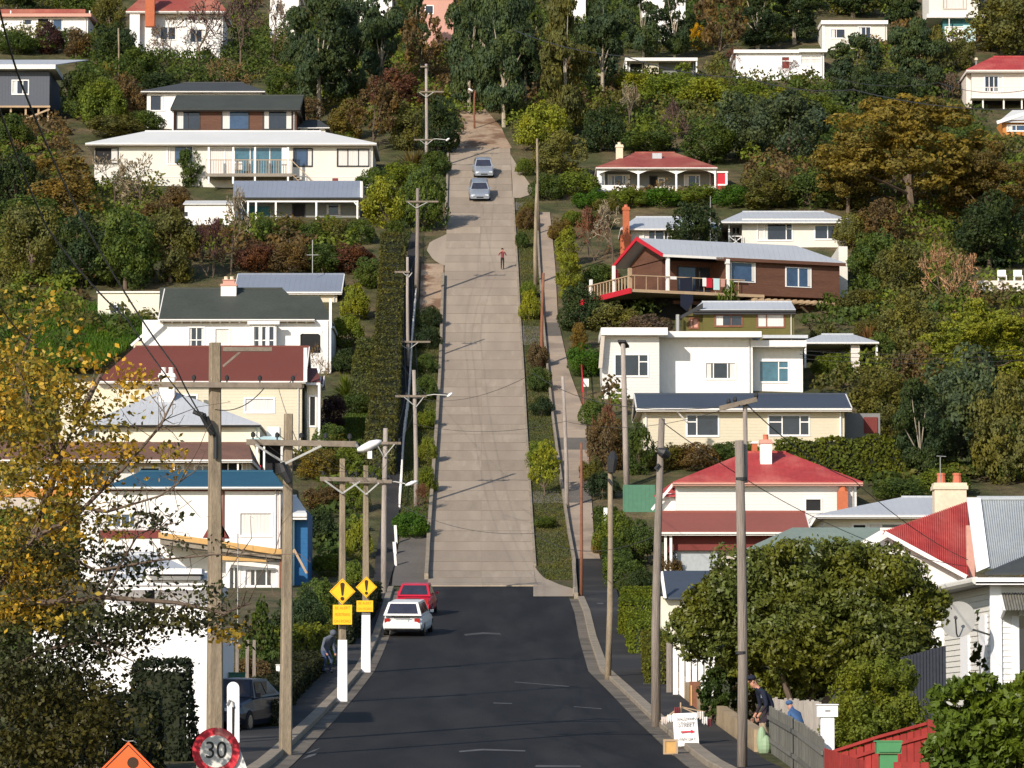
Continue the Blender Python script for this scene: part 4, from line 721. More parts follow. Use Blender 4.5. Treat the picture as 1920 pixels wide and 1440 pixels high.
# ---------------------------------------------------------------- vegetation
def quads(C, Nn, size, rng, asp=1.6, jit=.7):
    n = len(C); N1 = Nn+rng.normal(0, jit, (n, 3)); N1 /= np.linalg.norm(N1, axis=1, keepdims=True)+1e-9
    R = rng.normal(0, 1, (n, 3)); T = np.cross(N1, R); T /= np.linalg.norm(T, axis=1, keepdims=True)+1e-9; B = np.cross(N1, T)
    s = (size*rng.uniform(.6, 1.35, n))[:, None]
    V = np.stack([C-T*s*asp*.5, C-B*s*.5+T*s*.1, C+T*s*asp*.5, C+B*s*.5+T*s*.1], 1).reshape(-1, 3)
    return V, np.arange(n*4).reshape(n, 4), rng.uniform(0, 1, n)
def sph(rng, n):
    D = rng.normal(0, 1, (n, 3)); return D/np.linalg.norm(D, axis=1, keepdims=True)
def lobecloud(L, n, size, rng, lo=.72, hi=1.08, jit=.7, asp=1.6, clumps=True):
    """L: rows cx,cy,cz,rx,ry,rz; leaves sit on the lobes and on smaller clumps of the lobes"""
    L = np.asarray(L); w = (L[:,3]*L[:,5])**1.0; k = rng.choice(len(L), n, p=w/w.sum())
    D = sph(rng, n)
    if clumps:                                   # gather leaves in tufts
        m = max(8, n//16); ci = rng.choice(len(L), m, p=w/w.sum()); cd = sph(rng, m); j = rng.integers(0, m, n)
        k = ci[j]; D = cd[j]+rng.normal(0, .22, (n, 3)); D /= np.linalg.norm(D, axis=1, keepdims=True); rr_ = rng.uniform(lo, hi, m)[j]+rng.normal(0, .05, n)
    else: rr_ = rng.uniform(lo, hi, n)
    C = L[k,:3]+D*L[k,3:]*rr_[:, None]
    V, F, a = quads(C, D, size, rng, asp, jit)
    if clumps: a = np.clip(a*.6+.4*rng.uniform(0, 1, m)[j], 0, 1)
    return V, F, a
PROTO = {}
def limbs(rng, lob, z0, r, n=7, fork=True):
    mb = MB(); top = Vector((0,0,z0)); mb.tube([(0,0,-.05),(.012,.005,z0*.5),top,(0,.01,z0+.25)], [r*1.25,r,r*.8,r*.35], 7)
    for i in range(n):
        c = lob[int(rng.integers(0, len(lob)))]; c = Vector(c[:3]); m = top.lerp(c, .5)+Vector((0,0,-.04)); mb.tube([top-Vector((0,0,rng.uniform(0, z0*.3))), m, c], [r*.5,r*.3,r*.1], 5)
    return mb
def proto(kind, var):
    key = (kind, var)
    if key in PROTO: return PROTO[key]
    rng = np.random.default_rng(sum(map(ord, kind))*13+var*101); L = []; r = .03; z0 = .25; n, sz, jit, asp = 9500, .027, .6, 1.6; m = LEAF
    if kind == 'round':
        for i in range(26):
            D = sph(rng, 1)[0]; D[2] = D[2]*1.0+.05; L.append([D[0]*.35, D[1]*.35, .46+D[2]*.40, *(rng.uniform(.13, .21)*np.array([1,1,.95]))])
        L.append([0,0,.48,.32,.32,.36])
    elif kind == 'shrub':
        z0 = .1; r = .02
        for i in range(24):
            D = sph(rng, 1)[0]; D[2] = abs(D[2]); L.append([D[0]*.36, D[1]*.36, .22+D[2]*.52, *(rng.uniform(.13, .2)*np.array([1,1,1.15]))])
        L.append([0,0,.3,.36,.36,.36])
    elif kind == 'tall':                           # big dark evergreen with clumped foliage and gaps
        n = 17000; sz = .021; z0 = .35; r = .028
        for i in range(34):
            t = rng.uniform(0, 1); a = rng.uniform(0, 6.28); R = .40*math.sin(math.pi*(.12+.8*t))**.7*rng.uniform(.35, 1); L.append([R*math.cos(a), R*math.sin(a), .14+.80*t, *(rng.uniform(.09, .16)*np.array([1,1,.62]))])
    elif kind == 'conifer':
        n = 10000; sz = .03; r = .02; z0 = .3
        for i in range(40):
            t = i/39; a = i*2.4; R = .36*(1-t)**.8+.02; L.append([R*math.cos(a), R*math.sin(a), .06+.88*t, .15*(1.15-t), .15*(1.15-t), .085])
        L.append([0,0,.35,.2,.2,.33])
    elif kind == 'column':
        for i in range(30):
            t = rng.uniform(0, 1); a = rng.uniform(0, 6.28); R = .32*math.sin(math.pi*(.2+.7*t)); L.append([R*math.cos(a), R*math.sin(a), .08+.82*t, .16, .16, .1])
        L.append([0,0,.45,.28,.28,.42])
    elif kind == 'spread':                         # wide autumn / umbrella crowns made of layered pads
        n = 30000; sz = .015; r = .022; z0 = .3
        for i in range(95):
            a = rng.uniform(0, 6.28); R = .44*math.sqrt(rng.uniform(0, 1)); zt_ = .92-.9*R*R*1.6; L.append([R*math.cos(a), R*math.sin(a), max(.2, zt_-rng.uniform(0, .5)), *(rng.uniform(.06, .11)*np.array([1,1,.6]))])
    elif kind == 'loose':
        n = 2600; sz = .035; z0 = .2; r = .02; jit = 1.2
        for i in range(22):
            D = sph(rng, 1)[0]; L.append([D[0]*.33, D[1]*.33, .58+D[2]*.33, .14, .14, .13])
    elif kind in ('bare', 'twiggy'):
        V = []; F = []; A = []; tr = MB(); segs = []
        def grow(p, d, ln, r, lev):
            q = p+d*ln
            (tr.tube([p, q], [r, r*.65], 4, False) if lev < 3 else segs.append((p, q, r)))
            if lev >= 7: return
            for i in range(3 if lev < 4 else 2):
                nd = (d+Vector(rng.normal(0, .5, 3))+Vector((0,0,.12))).normalized(); grow(q, nd, ln*rng.uniform(.6, .82), r*.6, lev+1)
        nst = 1 if kind == 'bare' else 5
        for k in range(nst):
            b = Vector((0,0,0)) if nst == 1 else Vector((*rng.uniform(-.12, .12, 2), 0)); grow(b, (Vector((0,0,1))+Vector(rng.normal(0, .1 if nst == 1 else .55, 3))).normalized(), .26 if nst == 1 else .22, .022 if nst == 1 else .012, 0 if nst == 1 else 1)
        for p, q, rad in segs:
            w = max(rad, .0058); t = (q-p).normalized(); x = t.cross(Vector(rng.normal(0, 1, 3))).normalized()*w
            i = len(V); V += [p-x, p+x, q+x*.6, q-x*.6]; F.append((i, i+1, i+2, i+3)); A.append(rng.uniform(0, 1))
        Va = np.array([tuple(v) for v in V]); mx = Va[:,2].max(); wx = np.abs(Va[:,:2]).max()*2; Va = Va*np.array([1/wx,1/wx,1/mx])
        me = mesh_np('crown', Va, np.array(F), TWIG, False, np.array(A)); tm = bpy.data.meshes.new('trunk'); tm.from_pydata([(v[0]/wx, v[1]/wx, v[2]/mx) for v in tr.v], [], tr.f); tm.materials.append(M['bark']); tm.update()
        PROTO[key] = (me, tm); return PROTO[key]
    elif kind == 'flax':
        V = []; F = []; A = []
        for i in range(110):
            a = rng.uniform(0, 6.28); e = rng.uniform(.3, 1.35); ln = rng.uniform(.5, .75); d = np.array([math.cos(a)*math.cos(e), math.sin(a)*math.cos(e), math.sin(e)]); s_ = np.array([-math.sin(a), math.cos(a), 0])*.018
            p0 = d*0.02; p1 = d*ln*.6; p2 = d*ln+np.array([0,0,-.16*math.cos(e)]); i0 = len(V); V += [p0-s_, p0+s_, p1+s_, p1-s_, p2+s_*.2, p2-s_*.2]; F += [(i0,i0+1,i0+2,i0+3),(i0+3,i0+2,i0+4,i0+5)]; A += [rng.uniform(0, 1)]*2
        me = mesh_np('leaves', np.array(V)*np.array([1,1,1.3]), np.array(F), LEAF, False, np.array(A)); PROTO[key] = (me, None); return PROTO[key]
    elif kind == 'cabbage':
        V = []; F = []; A = []
        for c in ((0,0,.78),(.2,.05,.66),(-.2,.0,.68),(.05,-.15,.6),(-.1,.1,.9)):
            for i in range(60):
                D = sph(rng, 1)[0]; D[2] = D[2]*.8+.15; s_ = np.cross(D, [0,0,1]); s_ = s_/np.linalg.norm(s_)*.014; c_ = np.array(c); p1 = c_+D*.15; p2 = c_+D*.27+np.array([0,0,-.07]); i0 = len(V); V += [c_-s_, c_+s_, p1+s_, p1-s_, p2+s_*.2, p2-s_*.2]; F += [(i0,i0+1,i0+2,i0+3),(i0+3,i0+2,i0+4,i0+5)]; A += [rng.uniform(0, 1)]*2
        me = mesh_np('leaves', np.array(V), np.array(F), LEAF, False, np.array(A)); tr = MB().tube([(0,0,-.05),(.01,0,.4),(0,0,.8)], [.04,.03,.025], 6)
        for c in ((.2,.05,.66),(-.2,.0,.68),(.05,-.15,.6),(-.1,.1,.9)): tr.tube([(0,0,.4), c], [.025,.015], 5)
        tm = bpy.data.meshes.new('trunk'); tm.from_pydata(tr.v, [], tr.f); tm.materials.append(M['bark']); tm.update(); PROTO[key] = (me, tm); return PROTO[key]
    V, F, a = lobecloud(L, n, sz, rng, jit=jit, asp=asp); me = mesh_np('crown', V, F, m, False, a)
    tb = limbs(rng, L, z0, r); tm = bpy.data.meshes.new('trunk'); tm.from_pydata([tuple(v) for v in tb.v], [], tb.f); tm.materials.append(M['barkpale'] if kind == 'tall' else M['bark']); tm.update()
    PROTO[key] = (me, tm); return PROTO[key]
GR = dict(dk=(.034,.050,.022), g=(.062,.086,.022), lg=(.11,.135,.022), yg=(.165,.17,.022), ol=(.105,.098,.032), br=(.125,.080,.038), rb=(.115,.048,.030), pu=(.060,.028,.030), au=(.165,.115,.022), go=(.16,.105,.030), gy=(.062,.080,.048),
          tw=(.115,.078,.055), tp=(.21,.115,.065), tg=(.20,.175,.125), ye=(.42,.27,.01), bg=(.055,.11,.014), pt=(.085,.052,.048), eu=(.048,.068,.036))
GR = {k: ((a, b_, c_) if k in ('ye','tg') else (a*1.15, b_*1.28, c_*1.3) if k in ('rb','br','pt','tp','tw','pu','go') else (a*1.05, b_*1.22, c_*1.5) if k == 'au' else (a*1.22, b_*1.36, c_*1.3)) for k, (a, b_, c_) in GR.items()}
vegc = [0]
def veg(kind, u, vb, w, h, c, label, group=None, d=None, cat=None):
    d = d or dist(vb); x = X(u, d); s = FP/d; W_, H_ = w/s, h/s; vegc[0] += 1; k = vegc[0]
    me, tm = proto(kind, k % 3); name = {'round':'tree','tall':'tree','conifer':'conifer','column':'tree','spread':'tree','loose':'tree','bare':'bare_tree','twiggy':'bare_shrub','flax':'flax_plant','cabbage':'cabbage_tree','shrub':'shrub'}[kind]
    z = zt(x, d) if abs(x+.0074*d) > 14 else zg(d)
    e = thing(name, label, cat or {'shrub':'shrub','twiggy':'shrub','flax':'plant'}.get(kind, 'tree'), (x, d, z-.05), group); e.rotation_euler = (0, 0, (k*1.7) % 6.28)
    col = GR[c] if isinstance(c, str) else c; j = 1+.12*math.sin(k*7.3)
    o = bpy.data.objects.new(me.name.split('.')[0], me); COL.objects.link(o); o.parent = e; o.scale = (W_, W_, H_); o.color = (col[0]*j, col[1]*j, col[2]*j, 1)
    if tm: t = bpy.data.objects.new('trunk', tm); COL.objects.link(t); t.parent = e; t.scale = (W_, W_, H_)
    return e
T = veg
ORD = ('first', 'second', 'third', 'fourth', 'fifth', 'sixth')
# ridge and upper slope, left to right
T('tall',30,28,110,90,'dk','dark tree above the pink-edged roof, far top left corner'); T('round',150,32,110,80,'g','green tree behind the right end of the pink-edged roof'); T('round',205,60,70,80,'ol','olive tree between the pink-edged roof and the brick chimney house')
T('round',93,112,56,66,'pu','dark purple-red shrub in front of the white house, top left'); T('round',143,116,56,58,'br','brown-green rounded shrub right of the purple one, top left'); T('shrub',30,116,80,52,'g','green shrub left of the purple one at the left edge, top')
T('round',212,122,84,84,'dk','dark green tree beside the thin pole on the upper left slope'); T('flax',205,150,44,46,'go','yellow flax clump at the foot of the thin pole, upper left','flax'); T('round',255,150,80,70,'g','green bush below the brick chimney house')
T('bare',372,122,150,140,'pt','bare grey-brown tree in front of the red-roofed house, upper left'); T('bare',450,140,130,170,'pt','tall bare brown tree left of the dark tree group, upper left'); T('bare',318,112,90,100,'tw','thin bare tree screening the white wall by the brick chimney'); T('bare',512,120,90,140,'tw','bare tree beside the narrow white house front')
T('twiggy',415,150,110,55,'br','brown twiggy bush above the dark hip roof'); T('shrub',300,165,90,46,'dk','dark low bush left of the dark hip roof'); T('round',530,190,70,70,'g','green shrub right of the dark hip roof')
T('round',150,232,80,100,'g','green bush right of the slate stilt house'); T('shrub',190,252,100,110,'lg','yellow-green feathery shrub on the slope left of the white hip roof'); T('round',238,242,80,100,'br','brown-green bush left of the white timber-roof house'); T('twiggy',262,240,70,70,'tw','brown twigs beside the white house corner, left'); T('shrub',270,262,80,50,'g','low green shrub behind the left end of the long white roof'); T('shrub',215,275,120,50,'ol','olive shrub above the left end of the long white roof')
T('tall',598,218,150,250,'eu','tallest dark evergreen left of centre on the ridge'); T('tall',655,205,120,220,'eu','dark evergreen just right of the tallest left one'); T('tall',715,180,120,200,'eu','dark evergreen over the brown shrubs, left of the timber pole'); T('tall',560,150,80,150,'eu','slim dark evergreen at the left end of the tall group'); T('round',575,240,70,60,'br','brown-green bush behind the small dark-roofed outbuilding')
T('round',650,262,76,80,'au','yellow-orange tree right of the small outbuilding'); T('shrub',640,285,70,46,'lg','yellow-green shrub at the right end of the long white roof'); T('loose',700,285,110,140,'br','loose brown autumn tree with pale stem above the white roof end'); T('round',745,215,110,90,'rb','reddish brown thicket left of the top timber pole'); T('loose',790,150,90,140,'br','brown leafy tree behind the top timber pole'); T('tall',775,120,80,140,'eu','dark evergreen behind the pinkish house')
T('round',760,280,90,90,'ol','olive bush left of the foot of the top timber pole'); T('round',822,290,90,110,'dk','dark green bush on the left verge at the top of the street'); T('flax',775,325,90,62,'go','yellow-green flax below the top timber pole'); T('shrub',815,330,70,56,'g','green bush on the verge opposite the upper silver car')
T('tall',880,212,120,250,'eu','tall dark tree directly behind the top of the street'); T('tall',945,238,130,270,'eu','broad dark tree right of the street-top lamp'); T('tall',905,165,110,200,'eu','dark tree at the top edge above the street lamp'); T('tall',985,190,100,210,'dk','dark slim tree in the ridge group right of the street top')
T('tall',1060,262,140,290,'ol','tall olive-brown gum with a pale trunk right of the street top'); T('tall',1130,190,120,200,'eu','dark green tree left of the ridge cream house'); T('tall',1205,120,100,150,'eu','dark tree behind the low cream ridge house'); T('tall',1265,112,80,150,'dk','nearly black tree with pale gaps behind the ridge house'); T('round',1308,88,34,52,'ye','small bright yellow tree on the ridge'); T('loose',1350,118,110,150,'br','brownish thin tree right of the bright yellow one'); T('tall',1420,98,120,130,'dk','dark evergreen above the low white bungalow'); T('tall',1490,88,130,130,'dk','dark evergreen left of the white cube house'); T('tall',1600,30,140,90,'dk','dark tree behind the white cube house'); T('tall',1690,60,110,120,'dk','dark evergreen between the cube house and the teal house')
T('tall',1720,190,130,170,'eu','dark leafy tree right of the white cube house'); T('tall',1600,195,130,150,'eu','dark green tree below the white cube house'); T('round',1670,240,130,120,'dk','dark rounded tree above the big autumn tree'); T('shrub',1755,150,50,110,'ol','olive column shrub left of the teal house'); T('round',1880,110,150,130,'ol','olive-brown tree right of the teal house'); T('round',1800,140,60,60,'ol','olive bush below the teal wall'); T('twiggy',1780,190,90,60,'tw','brown twigs left of the red-roofed house at the right edge')
T('bare',1375,145,70,60,'rb','reddish bare climber at the left end of the bungalow'); T('bare',1478,150,60,40,'rb','reddish bare climber in front of the bungalow window'); T('shrub',1500,160,50,26,'lg','yellow-green shrub under the bungalow windows')
for i, (u, v, w, h) in enumerate([(1195,180,90,60),(1255,198,120,70),(1325,208,120,76),(1395,200,110,70),(1465,215,120,76),(1535,215,100,60)]): T('shrub',u,v,w,h,'yg' if i % 2 == 0 else 'lg','%s yellow-green bush from the left on the bright bank below the ridge houses' % ORD[i],'bright bank scrub')
T('bare',1180,255,70,110,'tg','bare pale grey tree on the slope behind the rusty-roofed villa'); T('twiggy',1265,262,80,80,'pt','purplish bare bush below the bright bank'); T('round',1125,285,90,90,'dk','dark bush at the foot of the pale-trunked gum'); T('round',1390,300,130,130,'gy','grey-green rounded tree right of the bare bush'); T('round',1480,320,160,150,'gy','large grey-green tree left of the big autumn tree'); T('round',1330,310,110,80,'g','green bush behind the right side of the rusty-roofed villa'); T('shrub',1210,285,120,50,'g','green bush behind the chimney of the rusty-roofed villa')
T('shrub',1022,285,110,110,'yg','yellow-green bush beside the top of the street, right side'); T('round',1050,340,110,100,'ol','olive bush behind the cream pole near the street top'); T('shrub',1080,365,90,60,'lg','light green bush left of the rusty-roofed villa'); T('shrub',1025,375,70,60,'g','green bush at the head of the right footpath'); T('shrub',985,330,40,40,'lg','small yellow-green bush at the right kerb beside the cars')
for i, (u, v, w, h) in enumerate([(1110,392,80,46),(1175,388,90,44),(1240,390,90,44),(1310,388,90,46),(1375,395,80,50)]): T('shrub',u,v,w,h,'lg' if i % 2 else 'bg','%s shrub from the left in the row below the rusty-roofed villa' % ORD[i],'shrub row below the villa')
T('round',1440,400,120,80,'ol','olive bush above the pale-roofed white house'); T('shrub',1520,400,110,90,'g','green bush behind the roof end of the big white house'); T('round',1590,400,120,90,'ol','olive tree between the big white house and the autumn tree')
T('spread',1705,420,350,275,'au','huge golden autumn tree on the right hillside'); T('spread',1590,405,150,150,'au','smaller golden tree against the left side of the huge autumn tree'); T('spread',1850,430,190,190,(.13,.10,.03),'rust-brown tree behind the right side of the huge autumn tree')
T('round',1855,505,150,150,'dk','dark green rounded tree below the huge autumn tree, right edge'); T('round',1660,470,110,100,'br','brown-green bush under the huge autumn tree'); T('round',1640,560,110,120,'g','green tree right of the large white house end'); T('shrub',1600,470,80,80,'ol','olive bush behind the large white house corner'); T('twiggy',1768,600,160,130,'tp','pinkish-brown bare bush in the middle of the right hillside'); T('round',1690,580,110,110,'ol','olive bush left of the pinkish bare one'); T('shrub',1620,600,100,60,'ol','scrub under the right end of the deck house')
T('flax',1628,655,80,60,'tp','orange-brown flax right of the carport roof'); T('spread',1850,735,240,195,'yg','flat-topped yellow-green tree at the right edge'); T('round',1705,670,120,120,'ol','dull olive tree left of the flat-topped one'); T('round',1650,690,60,70,'g','green shrub right of the carport'); T('shrub',1545,665,80,70,'ol','shrub growing in front of the carport roof'); T('shrub',1560,710,90,60,'lg','light green shrub right of the white modernist house'); T('round',1640,780,130,110,'ol','olive tree behind the outhouse fence'); T('loose',1720,760,110,130,'br','autumn-tinted loose tree on the right slope')
T('round',1800,880,200,250,'gy','large grey-green tree behind the double-pot chimney'); T('round',1890,900,150,210,'ol','olive-green tree at the right edge behind the corner villa'); T('tall',1725,905,130,200,'dk','dark tree right of the cypress hedge'); T('round',1670,820,90,80,'ol','olive bush above the cypress hedge'); T('shrub',1770,930,100,70,'lg','green shrub above the grey hip roof'); T('shrub',1690,945,110,50,'g','low shrub behind the grey hip roof')
# right, near the street
T('twiggy',1108,490,100,110,'rb','red-brown smoke bush right of the footpath'); T('bare',1150,500,90,130,'tg','bare grey sapling beside the orange chimney'); T('column',1062,500,50,80,'yg','upper yellow-green conifer beside the footpath'); T('column',1066,560,60,100,'yg','lower yellow-green conifer beside the footpath'); T('shrub',1052,450,50,50,'go','dry golden verge bush by the upper footpath'); T('shrub',1120,545,90,60,'g','green bush below the smoke bush'); T('round',1085,620,90,95,'dk','dark green bush beside the footpath below the conifers')
T('shrub',1150,625,110,70,'ol','dark scrub below the red deck edge'); T('shrub',1215,640,110,60,'tw','dry scrub under the deck house'); T('column',1086,655,40,60,'go','straw-coloured tussock above the bright bush'); T('shrub',1097,705,80,72,'bg','bright green bush at the corner of the white modernist house'); T('round',1300,470,110,110,'dk','black-green rounded tree between the two white houses',d=dist(480)-1); T('cabbage',1362,650,80,110,'lg','cabbage tree in front of the olive hut',d=dist(650)+2)
T('shrub',1115,800,60,70,'g','green shrub below the red handrail'); T('twiggy',1135,870,84,130,'rb','reddish brown bare shrub beside the grey pole'); T('round',1140,880,80,110,'br','brown-leaved shrub beside the grey pole'); T('shrub',1110,905,50,60,'ol','olive shrub by the footpath edge'); T('round',1198,890,60,100,'g','green shrub between grey pole and weathered pole'); T('shrub',1130,935,70,60,'dk','dark green shrub below the brown-leaved one')
for i, (u, v, w, h, c) in enumerate([(1245,880,90,60,'ol'),(1300,880,100,60,'br'),(1365,872,90,52,'g'),(1400,860,60,40,'lg')]): T('shrub',u,v,w,h,c,['olive shrub at the left corner below the cream weatherboard house','brown-tinted shrub below the first window of the cream weatherboard house','green shrub left of the red villa chimney','small light green shrub touching the red villa chimney'][i])
T('shrub',1155,1040,90,95,'lg','light green bush beside the footpath below the green iron fence'); T('round',1190,1060,80,90,'g','dark-topped green bush behind the weathered pole'); T('shrub',1165,1105,90,80,'g','green bush just above the clipped hedge'); T('shrub',1120,1040,24,50,'go','dry yellow plant at the footpath edge'); T('shrub',1200,1118,70,60,'dk','dark bush between the clipped hedge and the garage')
T('shrub',1255,1085,50,60,'br','brown-green garden shrub at the maroon wall corner')
T('shrub',1120,430,70,40,'g','green shrub left of the orange chimney, upper'); T('shrub',1075,425,50,36,'lg','light shrub at the grass edge beside the upper footpath'); T('shrub',1140,400,60,40,'ol','olive shrub at the left end of the row below the villa'); T('shrub',1420,398,90,36,'g','low green hedge bush behind the big white house roof'); T('shrub',1620,520,70,60,'g','green bush beside the white wing wall'); T('shrub',1640,640,80,50,'ol','olive bush above the carport ridge')
# verges of the steep street
T('shrub',985,430,40,50,'br','brown-green shrub on the upper right verge'); T('shrub',978,465,34,36,'g','green low shrub on the right verge above the walker'); T('shrub',992,405,36,34,'ol','olive shrub on the right verge near the silver cars'); T('shrub',992,600,44,66,'yg','yellow-green bush on the right verge below the walker'); T('shrub',990,560,36,40,'lg','light green bush on the right verge level with the deck house')
T('shrub',1008,690,44,60,'br','brown shrub row on the right verge, upper'); T('shrub',1012,735,50,56,'g','green shrub on the right verge beside the long pole'); T('shrub',1015,780,50,44,'dk','dark low shrub on the right verge at the footpath bend'); T('loose',1020,930,70,105,'yg','small yellow-green street tree on the right verge'); T('round',1012,880,62,56,'lg','rounded light green top of shrub on the right verge')
T('shrub',1025,990,50,26,'g','low tufts on the lower right verge')
T('shrub',770,1008,74,66,'bg','large clipped round bush at the foot of the left verge'); T('shrub',800,925,44,60,'lg','shrub behind the large clipped round bush on the left verge'); T('shrub',802,870,40,60,'yg','yellow-green shrub on the left verge'); T('shrub',800,805,44,50,'lg','lime shrub on the left verge with a shadow on the concrete'); T('shrub',797,750,50,56,'g','green shrub on the left verge by the lamp arm'); T('shrub',800,700,46,44,'g','green shrub mid-way up the left verge'); T('shrub',803,655,50,56,'dk','dark green shrub on the left verge'); T('shrub',806,615,46,50,'dk','upper dark green shrub on the left verge below the bare earth'); T('twiggy',790,960,46,60,'rb','reddish brown shrub behind the clipped round bush')
T('shrub',728,425,110,115,'yg','big yellow-green bush left of the street below the flax'); T('shrub',795,432,96,140,'g','big dark green bush overhanging the left side of the street'); T('shrub',700,365,80,60,'g','green bush at the right end of the cream house'); T('shrub',760,350,90,60,'lg','light green bush above the big yellow-green one'); T('round',742,470,60,60,'g','green bush at the head of the long clipped hedge')
# left hillside gardens
T('column',358,352,62,84,'g','green pointed conifer in front of the cream house balcony'); T('loose',120,380,150,100,'go','golden brown tree on the left slope below the stilts'); T('bare',262,405,150,120,'tg','pale twiggy tree against the cream house wall'); T('bare',215,395,120,110,'tg','bare pale tree at the left of the cream house'); T('round',120,420,150,100,'go','golden bush below the golden tree, left'); T('round',30,400,110,130,'dk','dark tree at the left edge below the stilts'); T('shrub',25,300,80,90,'g','dark green bush under the slate stilt house'); T('round',290,440,110,60,'br','brown bush below the pale twiggy tree')
T('round',60,530,150,150,'ol','olive tree at the left edge above the bright bank'); T('round',150,540,130,150,'dk','dark green tree above the bright bank'); T('round',235,545,130,150,'g','green-brown tree above the cream flat-topped outbuilding'); T('round',320,535,110,140,'ol','olive-brown tree left of the pink and white chimney'); T('twiggy',395,525,120,120,'pu','purplish bare bush above the villa chimney'); T('bare',433,520,90,170,'tg','slender bare tree with pale trunk behind the villa chimney'); T('round',55,440,130,90,'g','green tree at the left edge, middle'); T('shrub',330,400,70,60,'br','brown bush left of the white lean-to')
for i in range(6): T('shrub',455+i*44,458,66,56,'g' if i % 2 else 'ol','%s shrub from the left in the garden row before the verandah cottage' % ORD[i],'cottage garden row')
for i, (u, c) in enumerate(((480,'rb'),(545,'br'),(605,'g'),(662,'rb'))): T('shrub',u,512,90,66,c,['red-brown bush left of the tall aerial','brown bush behind the tall aerial','dark green bush right of the tall aerial','reddish bush against the head of the long hedge'][i])
T('shrub',665,600,60,80,'yg','yellow-green bush between the villa and the long hedge, upper'); T('shrub',650,650,70,70,'lg','light green bush right of the arched porch'); T('round',690,540,60,60,'g','dull green bush beside the long hedge'); T('shrub',655,700,70,56,'dk','dark bush right of the porch foundations'); T('flax',650,745,80,60,'lg','spiky green plant right of the red roof'); T('shrub',670,775,70,50,'g','green bush at the lawn edge'); T('round',625,800,60,60,'pu','dark purple bush right of the red-roofed house'); T('shrub',620,845,76,60,'g','rounded green bush beside the red-roofed house'); T('twiggy',595,700,50,60,'br','brown shrub at the end of the red roof')
for i, (u, v, w, h, c) in enumerate([(600,900,90,70,'au'),(655,890,80,60,'lg'),(610,955,90,60,'br'),(665,960,60,70,'lg'),(600,1030,90,90,'dk'),(672,1050,50,100,'yg'),(660,1110,60,70,'lg'),(615,1080,80,50,'lg'),(700,905,50,40,'lg')]): T('shrub',u,v,w,h,c,['autumn-coloured shrub behind the nearest crossarm','light green shrub behind the left street lamp head','brown shrub left of the sign pole','light green shrub between the two sign poles, upper','dark tangled bush right of the blue wall','tall yellow-green bush between the two sign poles','yellow-green bush at the back of the left pavement','low light green bush beyond the blue house','pale verge plant beside the round-lamp pole'][i])
T('conifer',490,1195,96,150,'g','dark green conifer in front of the blue-sided house',d=150); T('round',560,1180,110,130,'dk','dark shrub with pale flowers left of the big warning sign',d=165); T('round',600,1195,110,130,'g','green tree behind the big warning sign',d=172); T('shrub',640,1190,80,90,'dk','dark bush between the two warning signs',d=178)
T('shrub',475,1345,100,100,'br','reddish brown shrub between the two nearest left poles',d=128)
pass
for i, (u, w, h) in enumerate(((30,170,230),(120,150,240),(200,110,190))): T('shrub',u,1470,w,h,(.02,.025,.01),['dark shrub mass at the left edge under the autumn tree','dark shrub mass under the middle of the autumn tree','dark shrub mass just left of the orange sign'][i],d=84+i)
